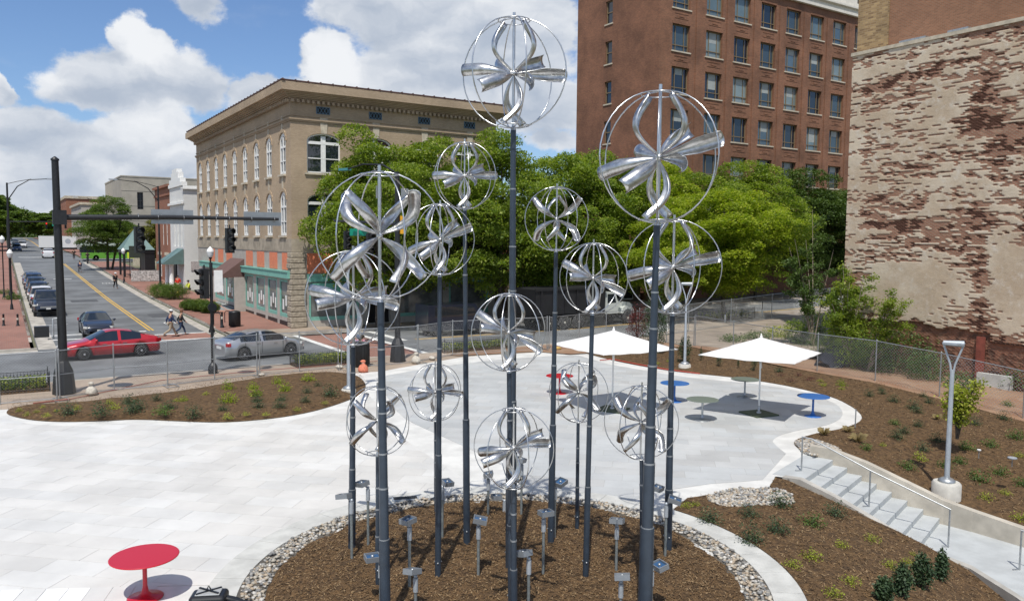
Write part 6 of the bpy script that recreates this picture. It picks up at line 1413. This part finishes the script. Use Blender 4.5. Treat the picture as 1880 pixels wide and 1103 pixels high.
# ================================================================== VEHICLES
tail = mat('tail_lamp', (.35,.01,.015), .15); headl = mat('head_lamp', (.55,.56,.54), .08, spec=.9); chrome = mat('chrome', (.6,.61,.62), .15, 1); plate = mat('number_plate', (.6,.6,.58), .5)
def interp(t, pts): 
    return float(np.interp(t, [p[0] for p in pts], [p[1] for p in pts]))
KIND = {
 'sedan': dict(L=4.7, W=.91, wb=1.36, r=.325, top=[(-2.35,.80),(-2.25,1.0),(-1.85,1.10),(-1.65,1.16),(-1.0,1.38),(-.5,1.46),(0,1.47),(.3,1.42),(1.1,1.02),(1.25,.96),(1.9,.86),(2.2,.76),(2.35,.55)],
   belt=[(-2.35,.70),(-2.2,.93),(-1.5,.96),(1.0,.90),(1.7,.80),(2.2,.68),(2.35,.5)], w=[(-2.35,.66),(-2.22,.82),(-1.7,.89),(0,.91),(1.7,.88),(2.15,.78),(2.35,.56)], cab=(-1.62,1.1), ws=(.30,1.08), rg=(-1.6,-.95), side=(-1.38,.78), roofw=.60, bot=.22),
 'compact': dict(L=4.6, W=.90, wb=1.34, r=.33, top=[(-2.3,.80),(-2.22,1.02),(-2.0,1.08),(-1.85,1.12),(-1.1,1.38),(-.5,1.47),(0,1.475),(.4,1.41),(1.25,1.02),(1.4,.98),(1.9,.88),(2.15,.78),(2.3,.56)],
   belt=[(-2.3,.70),(-2.2,.94),(-1.5,.98),(1.1,.92),(1.7,.82),(2.15,.70),(2.3,.5)], w=[(-2.3,.68),(-2.18,.82),(-1.7,.88),(0,.90),(1.7,.87),(2.1,.78),(2.3,.58)], cab=(-1.9,1.2), ws=(.42,1.26), rg=(-1.85,-1.1), side=(-1.5,.92), roofw=.58, bot=.22),
 'suv': dict(L=4.6, W=.92, wb=1.33, r=.36, top=[(-2.3,.95),(-2.22,1.2),(-2.05,1.62),(-1.8,1.70),(0,1.72),(.45,1.62),(1.05,1.16),(1.25,1.10),(2.0,1.0),(2.2,.88),(2.3,.62)],
   belt=[(-2.3,.80),(-2.15,1.05),(1.0,1.02),(1.8,.94),(2.2,.8),(2.3,.55)], w=[(-2.3,.78),(-2.15,.88),(0,.92),(1.8,.89),(2.15,.80),(2.3,.60)], cab=(-2.2,1.1), ws=(.45,1.1), rg=(-2.22,-1.98), side=(-1.95,.85), roofw=.68, bot=.28),
 'pickup': dict(L=5.6, W=.98, wb=1.8, r=.40, top=[(-2.8,1.0),(-2.75,1.2),(-.95,1.2),(-.9,1.6),(-.7,1.86),(.3,1.90),(.6,1.8),(1.15,1.28),(1.35,1.22),(2.3,1.14),(2.65,1.0),(2.8,.6)],
   belt=[(-2.8,.95),(-2.7,1.14),(1.2,1.12),(2.2,1.05),(2.65,.9),(2.8,.55)], w=[(-2.8,.90),(0,.98),(2.2,.96),(2.6,.90),(2.8,.74)], cab=(-.95,1.2), ws=(.6,1.18), rg=(-.93,-.86), side=(-.8,.95), roofw=.72, bot=.36)}
def car(kind, x, y, hd, paint, label, z=None, group=None, detail=True, scale=1., rims=rimm):
    K = KIND[kind]; L = K['L']; z = gz(x,y)+road if z is None else z
    root = thing('parked_car' if group else 'car', label, 'car' if kind != 'pickup' else 'pickup truck', (x,y,z), hd, group); root.scale = (scale,)*3
    n = int(L/.07) if detail else int(L/.14); xs_ = np.linspace(-L/2, L/2, n+1); NS = 10; V = []
    for xx in xs_:
        top = interp(xx, K['top']); bl = min(interp(xx, K['belt']), top-.02); w = interp(xx, K['w']); cab = top-bl > .16
        wr_ = w*.88 if not cab else w*.88+(K['roofw']-w*.88)*min(1, (top-bl-.16)/.34)
        zb = K['bot']+.12*max(0, abs(xx)/(L/2)-.9)*10*.5
        for xc in (-K['wb'], K['wb']):
            rr = K['r']+.055
            if abs(xx-xc) < rr: zb = max(zb, K['r']+math.sqrt(rr*rr-(xx-xc)**2))
        zb = min(zb, bl-.08)
        half = [(0,zb),(w*.86,zb),(w*.985,zb+.03*(1)),(w,(zb*.45+bl*.55)),(w*.975,bl-.02),(w*.95,bl)] + [(wr_,top-.045*(1 if cab else .6)),(wr_*.88,top-.012),(wr_*.5,top+.004),(0,top+.01)]
        V += [(xx,a,c) for a,c in half] + [(xx,-a,c) for a,c in half[::-1][1:-1]]
    m2_ = 2*NS-2; body = MB(); gl_ = {}; F_ = []
    for i in range(n):
        xm = (xs_[i]+xs_[i+1])/2
        for j in range(m2_):
            f = (i*m2_+j, (i+1)*m2_+j, (i+1)*m2_+(j+1)%m2_, i*m2_+(j+1)%m2_)
            jj = j if j < NS-1 else m2_-1-j; g = None; top = interp(xm, K['top']); bl = interp(xm, K['belt'])
            if jj == 5 and K['side'][0] < xm < K['side'][1] and top-bl > .2 and abs(xm+.32) > .055: g = 'side_window' if j == jj else 'side_window_right'
            if jj in (6,7,8) and K['ws'][0] < xm < K['ws'][1]: g = 'windscreen'
            if jj in (6,7,8) and K['rg'][0] < xm < K['rg'][1]: g = 'rear_window'
            if g: gl_.setdefault(g, []).append(f)
            else: F_.append(f)
    body.add(V, F_, 0, True); e0 = list(range(m2_)); body.f += [tuple(e0), tuple(n*m2_+k for k in e0)[::-1]]; body.mi += [0,0]; body.sm += [False,False]
    bo = body.build('body', paint, root)
    for g, fs in gl_.items():
        used = sorted(set(i for f in fs for i in f)); mp = {a: k for k, a in enumerate(used)}; q = MB(); q.add([V[a] for a in used], [tuple(mp[a] for a in f) for f in fs], 0, True); q.build(g.replace('_right',''), glassd, root)
    for sx in (-1,1):
        for sy in (-1,1):
            w_ = bpy.data.objects.new('wheel', None); COL.objects.link(w_); w_.parent = root; w_.location = (sx*K['wb'], sy*(K['W']-.115), K['r']); w_.rotation_euler = (math.pi/2*(-sy), 0, 0)
            r = K['r']; MB().lathe([(r*.66,-.1),(r*.93,-.1),(r,-.06),(r,.07),(r*.93,.105),(r*.68,.105)], (0,0,0), 26).build('tyre', tyre, w_)
            rm = MB().lathe([(r*.67,.0),(r*.67,.108),(r*.60,.095),(r*.59,.04)], (0,0,0), 22)
            for k in range(10): a = 2*math.pi*k/10; rm.box((math.cos(a)*r*.34, math.sin(a)*r*.34, .09), (r*.56,.035,.02), a)
            rm.lathe([(.05,.08),(.05,.11)], (0,0,0), 10); rm.build('rim', rims, w_); MB().lathe([(r*.58,.04),(r*.58,.05)],(0,0,0),16).build('brake_disc', darkgrey, w_)
    wF = interp(L/2-.16, K['w']); zF = interp(L/2-.18, K['belt'])
    for s_ in (-1,1):
        MB().box((L/2-.22, s_*(wF-.02), zF-.03), (.34,.22,.12), s_*-.55).build('headlight', headl, root)
        MB().box((-L/2+.13, s_*(interp(-L/2+.13, K['w'])-.04), interp(-L/2+.14, K['belt'])-.07), (.26,.2,.17), s_*.35).build('tail_light', tail, root)
        MB().sphere((K['ws'][1]-.28, s_*(K['W']+.07), interp(.8,K['belt'])+.09), .1, 10, 6, sq=(.7,1,.75)).build('mirror', paint, root)
        if detail:
            for xx in (-.55,.42): MB().b2(xx-.1,xx+.1,s_*(K['W']-.02),s_*(K['W']+.012),interp(xx,K['belt'])-.15,interp(xx,K['belt'])-.12).build('door_handle', chrome, root)
            for xx in (-1.28,-.34,.86): MB().b2(xx-.006,xx+.006,s_*(K['W']-.03),s_*(K['W']+.0015),K['bot']+.12,interp(xx,K['belt'])-.05).build('door_seam', black, root)
    MB().b2(L/2-.09,L/2-.01+ (.02 if kind != 'pickup' else .03),-wF*.62,wF*.62,K['bot']+.3,zF-.1).build('grille', chrome if kind == 'pickup' else black, root); MB().b2(L/2-.15,L/2-.0,-wF*.8,wF*.8,K['bot']+.03,K['bot']+.2).build('bumper', black, root)
    MB().b2(-L/2-.012,-L/2+.05,-.26,.26,.62,.76).b2(L/2-.03,L/2+.03,-.15,.15,K['bot']+.2,K['bot']+.31).build('number_plate', plate, root)
    return root
def paint(nm, c, metal=.0): return mat(nm, c, .28, metal, coat=.8, spec=.5)
a_ = G(148,662,road); b_ = G(266,653,road); d_ = (a_-b_).normalized(); nv = Vector((d_.y,-d_.x,0)); nv = nv if nv.y > 0 else -nv; c_ = (a_+b_)/2+nv*.8
car('sedan', c_.x, c_.y, math.atan2(d_.y,d_.x), paint('red_car_paint', (.42,.012,.02), .15), 'dark red sedan driving left across the junction', z=road)
a_ = G(434,663,road); b_ = G(536,652,road); d_ = (b_-a_).normalized(); nv = Vector((-d_.y,d_.x,0)); c_ = (a_+b_)/2+nv*.8
car('compact', c_.x+.15, c_.y, math.atan2(d_.y,d_.x), paint('silver_car_paint', (.50,.51,.52), .75), 'silver sedan stopped in front of the tan corner building', z=road)
navy = paint('navy_paint', (.012,.018,.035), .2); blk = paint('black_car_paint', (.01,.011,.013)); wht = paint('white_car_paint', (.7,.7,.7)); slv = paint('grey_car_paint', (.32,.33,.34), .6); maroon = paint('maroon_paint', (.2,.02,.02)); blue = paint('blue_paint', (.03,.06,.14), .3)
car('sedan', 5.0, 57.6, -math.pi/2, navy, 'dark navy sedan waiting at the crosswalk, facing the square')
car('pickup', 2.85, 72.3, -math.pi/2, navy, 'dark pickup with chrome grille parked first in the kerbside row', group='cars parked along the left kerb')
for (k, y, p_, lab) in (('suv',79.0,wht,'white roofed car parked right behind the dark pickup'),('suv',85.4,navy,'dark car parked third in the kerbside row'),('suv',91.6,blk,'black car parked fourth in the kerbside row'),('suv',98,blue,'dark blue car parked fifth in the kerbside row'),('sedan',105,slv,'silver car parked farthest up the near kerbside row')): car(k, 2.75, y, -math.pi/2, p_, lab, group='cars parked along the left kerb', detail=False)
car('suv', 7.0, 166, math.pi/2, wht, 'white SUV driving away up the street', detail=False)
for i, (x, y, p_, lab) in enumerate([(4.4,232,wht,'distant pale car coming down the street'),(2.8,205,blue,'distant car parked on the left under the trees'),(2.8,222,blk,'distant dark car parked farther left'),(10.9,218,blk,'dark car in the distant right parking row, nearest'),(10.9,226,slv,'grey car in the distant right parking row'),(10.9,234,maroon,'maroon car in the distant right parking row'),(10.9,242,blk,'black car in the distant right parking row, after the maroon one'),(10.9,252,blue,'blue car in the distant right parking row'),(10.9,264,wht,'white car farthest in the distant right parking row'),(3.0,255,slv,'distant grey car on the left near the street end')]): car('suv', x, y, -math.pi/2, p_, lab, detail=False)
def wheel_thing(parent, x, y, r, w=.28, s_=-1, rm_=None):
    w_ = bpy.data.objects.new('wheel', None); COL.objects.link(w_); w_.parent = parent; w_.location = (x,y,r); w_.rotation_euler = (math.pi/2,0,0)
    MB().lathe([(r*.58,-w/2),(r*.94,-w/2),(r,-w/2+.05),(r,w/2-.05),(r*.94,w/2),(r*.58,w/2)], (0,0,0), 24).build('tyre', tyre, w_); MB().lathe([(r*.57,w/2-.02),(r*.45,w/2-.08),(r*.2,w/2-.02),(r*.12,w/2+.03)], (0,0,0), 18).build('rim', rm_ or mat('pale_rim', (.42,.40,.34), .5), w_)
# dump truck
dt = thing('dump_truck', 'black bodied dump truck with a white cab standing under the street trees', 'truck', (36.2,46.6,gz(36,46)+road), rad(4)); 
dbk = mat('dump_body_paint', (.018,.018,.02), .5, var=.2, vscale=2); cabw = mat('cab_white', (.55,.58,.55), .35, coat=.4)
MB().extr([(-5.2,1.15),(1.2,1.15),(1.3,2.95),(-5.4,2.95)], 'y', -1.22, 1.22).build('dump_body', dbk, dt)
for k in range(6): MB().b2(-4.9+1.1*k,-4.78+1.1*k,-1.3,-1.222,1.2,2.9).build('body_rib', dbk, dt)
MB().b2(-5.45,1.35,-1.32,-1.225,2.85,3.0).b2(-5.45,1.35,1.225,1.32,2.85,3.0).build('body_rail', dbk, dt); MB().b2(-5.2,4.7,-.5,.5,.75,1.14).build('chassis', black, dt)
MB().extr([(1.45,.95),(2.75,.95),(2.75,1.75),(2.45,2.55),(1.45,2.6)], 'y', -1.05, 1.05).build('cab', cabw, dt); MB().extr([(2.76,1.0),(4.55,1.0),(4.6,1.5),(4.3,1.68),(2.76,1.9)], 'y', -.72, .72).build('hood', cabw, dt)
for s_ in (-1,1): MB().extr([(3.05,.95),(3.25,1.35),(3.6,1.5),(4.0,1.45),(4.35,1.2),(4.45,.9),(4.3,.9),(4.05,1.2),(3.5,1.2),(3.2,.9)], 'y', s_*.72, s_*1.12).build('mudguard', cabw, dt); MB().extr([(1.65,1.75),(2.55,1.75),(2.33,2.42),(1.65,2.42)], 'y', s_*1.052, s_*1.06).build('side_window', glassd, dt); MB().b2(2.75,2.85,s_*1.1,s_*1.32,1.8,2.3).build('mirror', black, dt); MB().sphere((4.5,s_*.55,1.25),.11,8,6).build('headlight', headl, dt)
MB().add([(2.76,-.95,1.9),(2.76,.95,1.9),(2.48,.95,2.5),(2.48,-.95,2.5)], [(0,1,2,3)]).build('windscreen', glassd, dt); MB().b2(4.56,4.66,-.55,.55,.8,1.45).build('grille', chrome, dt); MB().b2(4.62,4.85,-1.1,1.1,.5,.75).build('bumper', chrome, dt)
for x in (-4.0,-2.6,-1.25,3.75):
    for y in (-1.0,1.0): wheel_thing(dt, x, y, .53, .34 if x < 3 else .28)
dark2 = thing('dark_van', 'dark vehicle parked in deep shade behind the dump truck', 'van', (25.5,46.8,gz(25,46)+road)); MB().extr([(-2.4,.4),(2.5,.4),(2.55,1.1),(1.7,1.35),(1.1,2.1),(-2.4,2.1)], 'y', -.95,.95).build('body', navy, dark2); MB().extr([(-1.9,1.3),(1.35,1.3),(.95,1.95),(-1.9,1.95)],'y',-.957,-.951).build('side_window', glassd, dark2)
for x in (-1.6,1.6):
    for y in (-.82,.82): wheel_thing(dark2, x, y, .34, .22)
# box truck
bx_ = thing('box_truck', 'white box truck crossing the far junction behind the white SUV', 'truck', (11.5,197,gz(11,197)+.0), 0); 
MB().b2(-4.8,2.2,-1.2,1.2,.95,3.4).build('cargo_box', mat('box_white', (.66,.66,.64), .5), bx_); MB().tube([(.6,-1.205,2.3),(.6,-1.215,2.3)], .55, 20).build('round_emblem', mat('emblem_grey', (.35,.37,.4), .6), bx_); MB().b2(-4.8,2.2,-1.22,1.22,.85,.945).build('box_rail', black, bx_)
MB().extr([(2.35,.6),(4.5,.6),(4.5,1.3),(3.9,1.6),(3.5,2.4),(2.35,2.4)], 'y', -1.05,1.05).build('cab', mat('cab_grey',(.4,.41,.42),.4), bx_); MB().extr([(2.6,1.6),(3.8,1.6),(3.4,2.25),(2.6,2.25)],'y',-1.06,-1.052).build('side_window', glassd, bx_); MB().b2(-4.5,4.3,-.5,.5,.55,.84).build('chassis', black, bx_)
for x in (-3.2,3.3):
    for y in (-1.0,1.0): wheel_thing(bx_, x, y, .48, .3)
# bus
bu = thing('city_bus', 'lime green and white city bus waiting in the side street', 'bus', (17.0,154.2,gz(17,154)+.0)); bgn = mat('bus_green', (.12,.32,.04), .35, coat=.4); bwh = mat('bus_roof', (.6,.68,.6), .4)
MB().b2(-5.6,5.6,-1.25,1.25,.35,1.35).build('lower_body', bgn, bu); MB().b2(-5.55,5.55,-1.24,1.24,1.352,2.55).build('window_band', glassd, bu); MB().extr([(-5.6,2.552),(5.6,2.552),(5.5,2.95),(5,3.1),(-4.6,3.1),(-5.5,2.9)],'y',-1.25,1.25).build('roof', bwh, bu)
for x in (-3.6,-1.8,0,1.8,3.6): MB().b2(x-.06,x+.06,-1.256,-1.242,1.36,2.54).build('window_pillar', bgn, bu)
for x in (-3.4,3.2):
    for y in (-1.1,1.1): wheel_thing(bu, x, y, .48, .3)
MB().b2(-5.7,-5.601,-1.1,1.1,.9,2.4).build('windscreen', glassd, bu)
# ================================================================== PEOPLE
def skinmesh(name, pts, edges, m_, parent, root=0, sub=1, sm=True):
    me = bpy.data.meshes.new(name); me.from_pydata([p[:3] for p in pts], edges, []); me.materials.append(m_); o = link(name, me, parent)
    md = o.modifiers.new('skin', 'SKIN'); me.skin_vertices or None
    for i, p in enumerate(pts): me.skin_vertices[0].data[i].radius = (p[3], p[4] if len(p) > 4 else p[3])
    me.skin_vertices[0].data[root].use_root = True; md.use_smooth_shade = True; s = o.modifiers.new('sub', 'SUBSURF'); s.levels = sub; s.render_levels = sub; return o
def person(x, y, z, hd, label, shirt, trou, skin=(.42,.24,.16), hat=None, hair=(.05,.03,.02), pose='walk', stride=.35, arm=.3, s=1., pack=None, group=None):
    root = thing('person', label, 'person', (x,y,z), hd, group); root.scale = (s,)*3
    sk = mat('skin_%d' % int(skin[0]*100), skin, .6); 
    if pose == 'sit': hipz = .5; knees = [(.42,.11,.5),(.42,-.11,.5)]; ank = [(.42,.11,.08),(.46,-.11,.08)]
    elif pose == 'stand': hipz = .93; knees = [(.02,.1,.5),(.02,-.1,.5)]; ank = [(-.02,.1,.08),(-.02,-.1,.08)]
    else: hipz = .91; knees = [(stride*.62,.1,.5),(-stride*.1,-.1,.5)]; ank = [(stride*.9,.1,.09),(-stride*1.05,-.1,.2)]
    ch = (.04,0,hipz+.40); nk = (.05,0,hipz+.56); hd_ = (.08,0,hipz+.70)
    sw = arm if pose != 'stand' else .05
    if pose == 'sit': el = [(.2,.24,hipz+.25),(.2,-.24,hipz+.25)]; ha_ = [(.42,.16,hipz+.12),(.42,-.16,hipz+.12)]
    elif pose == 'stand': el = [(-.02,.27,hipz+.2),(-.02,-.27,hipz+.2)]; ha_ = [(.18,.22,hipz+.12),(.18,-.22,hipz+.12)]
    else: el = [(-sw*.5,.25,hipz+.2),(sw*.5,-.25,hipz+.2)]; ha_ = [(-sw*.35,.27,hipz-.03),(sw*1.1,-.24,hipz+.02)]
    P = [(0,0,hipz,.14,.11),ch+(.17,.11),nk+(.06,.06),hd_+(.092,.085),(.05,.19,hipz+.5,.055),(.05,-.19,hipz+.5,.055),el[0]+(.043,),el[1]+(.043,),ha_[0]+(.034,),ha_[1]+(.034,),
         (0,.09,hipz-.04,.085),(0,-.09,hipz-.04,.085),knees[0]+(.058,),knees[1]+(.058,),ank[0]+(.04,),ank[1]+(.04,),(ank[0][0]+.16,ank[0][1],ank[0][2]-.04,.036),(ank[1][0]+.16,ank[1][1],ank[1][2]-.06,.036),
         (ha_[0][0]+.05,ha_[0][1],ha_[0][2]-.07,.022),(ha_[1][0]+.05,ha_[1][1],ha_[1][2]-.07,.022),(hd_[0]+.02,0,hd_[2]+.07,.075,.07)]
    E = [(0,1),(1,2),(2,3),(1,4),(1,5),(4,6),(5,7),(6,8),(7,9),(0,10),(0,11),(10,12),(11,13),(12,14),(13,15),(14,16),(15,17),(8,18),(9,19),(3,20)]
    skinmesh('body', P, E, sk, root, 0, 2)
    g = lambda i, k: P[i][:3]+tuple(r+k for r in P[i][3:])
    fo = [tuple(np.array(P[a][:3])*.25+np.array(P[b_][:3])*.75) for a, b_ in ((6,8),(7,9))]
    skinmesh('shirt', [g(0,.02),g(1,.02),(nk[0],0,nk[2]-.07,.08),g(4,.02),g(5,.02),g(6,.018),g(7,.018),fo[0]+(.05,),fo[1]+(.05,)], [(0,1),(1,2),(1,3),(1,4),(3,5),(4,6),(5,7),(6,8)], shirt, root, 0, 2)
    skinmesh('trousers', [(0,0,hipz+.03,.15,.125),g(10,.018),g(11,.018),g(12,.018),g(13,.018),(ank[0][0],ank[0][1],ank[0][2]+.05,.058),(ank[1][0],ank[1][1],ank[1][2]+.05,.058)], [(0,1),(0,2),(1,3),(2,4),(3,5),(4,6)], trou, root, 0, 2)
    for k in (14,15): a = P[k]; MB().sphere((a[0]+.08,a[1],a[2]-.04), .13, 10, 6, sq=(1,.42,.42)).build('shoe', black, root)
    hm_ = mat('hair_%d' % int(hair[0]*1000), hair, .8); MB().sphere((hd_[0]-.015,0,hd_[2]+.065), .112, 12, 8, sq=(1,.88,.95)).build('hair', hm_, root)
    MB().sphere((hd_[0]+.1,0,hd_[2]+.01), .02, 6, 5).build('nose', sk, root)
    if hat: MB().sphere((hd_[0],0,hd_[2]+.1), .122, 12, 8, sq=(1,.9,.7)).b2(hd_[0]+.06,hd_[0]+.2,-.07,.07,hd_[2]+.08,hd_[2]+.095).build('cap', hat, root)
    if pack: mb = MB().b2(-.3,-.13,-.15,.15,hipz+.1,hipz+.5); o = mb.build('backpack', pack, root); m_ = o.modifiers.new('b','BEVEL'); m_.width = .05; m_.segments = 3
    return root
navyc = mat('navy_cloth', (.02,.035,.09), .9); khaki = mat('khaki_cloth', (.34,.28,.20), .9); blackc = mat('black_cloth', (.018,.018,.02), .9); denim = mat('denim', (.03,.055,.11), .9); redc = mat('red_vest', (.65,.04,.02), .8); hiv = mat('hi_vis_yellow', (.6,.7,.04), .8); greyc_ = mat('grey_cloth', (.12,.12,.13), .9); caplw = mat('cap_white', (.7,.7,.7), .8)
def gp_(px, py, z=road):
    p = G(px, py, z)
    for _ in range(6): z2 = gz(p.x,p.y)+(z if z < 0 else 0); p = G(px, py, z2)
    return p.x, p.y, z2
x,y,z = gp_(313,619); person(x,y,z,rad(8),'man in navy jacket, khaki trousers and white cap crossing the street', navyc, khaki, hat=caplw, stride=.42)
x,y,z = gp_(332,615); person(x,y,z,rad(0),'woman in black top and jeans crossing beside the man in the white cap', blackc, denim, hair=(.14,.06,.025), s=.93, stride=.36)
x,y,z = gp_(212,530); person(x,y,z,rad(-70),'person in dark clothes with a backpack walking on the street edge', blackc, blackc, hat=caplw, pack=maroon, stride=.2)
x,y,z = gp_(147,502); person(x,y,z,rad(100),'person in navy jacket walking up the middle of the street', navyc, greyc_, stride=.25)
person(15.4,88.4,gz(15,88),rad(-120),'standing worker in a red vest beside the white building', redc, khaki, pose='stand', hair=(.03,.02,.015))
person(16.2,86.9,gz(16,87),rad(-160),'seated worker in a yellow vest at the corner of the tan building', hiv, greyc_, pose='sit', hat=blackc)
person(11.9,148,gz(12,148),rad(-90),'dark figure standing in front of the green bus', blackc, blackc, pose='stand'); person(10.6,158,gz(11,158),rad(-90),'dark figure farther back near the box truck', blackc, blackc, pose='stand')
person(17.4,108.5,gz(17,108),rad(180),'person in a red top behind the printed barrier', redc, blackc, pose='stand') if False else None
p = G(663,668); person(p.x+.3,p.y+.9,0,rad(-100),'person in a red and white top sitting low behind the litter bin', mat('plaid_cloth', (.5,.08,.09), .9, col2=(.4,.42,.6), vscale=6), denim, pose='sit', s=1.05)
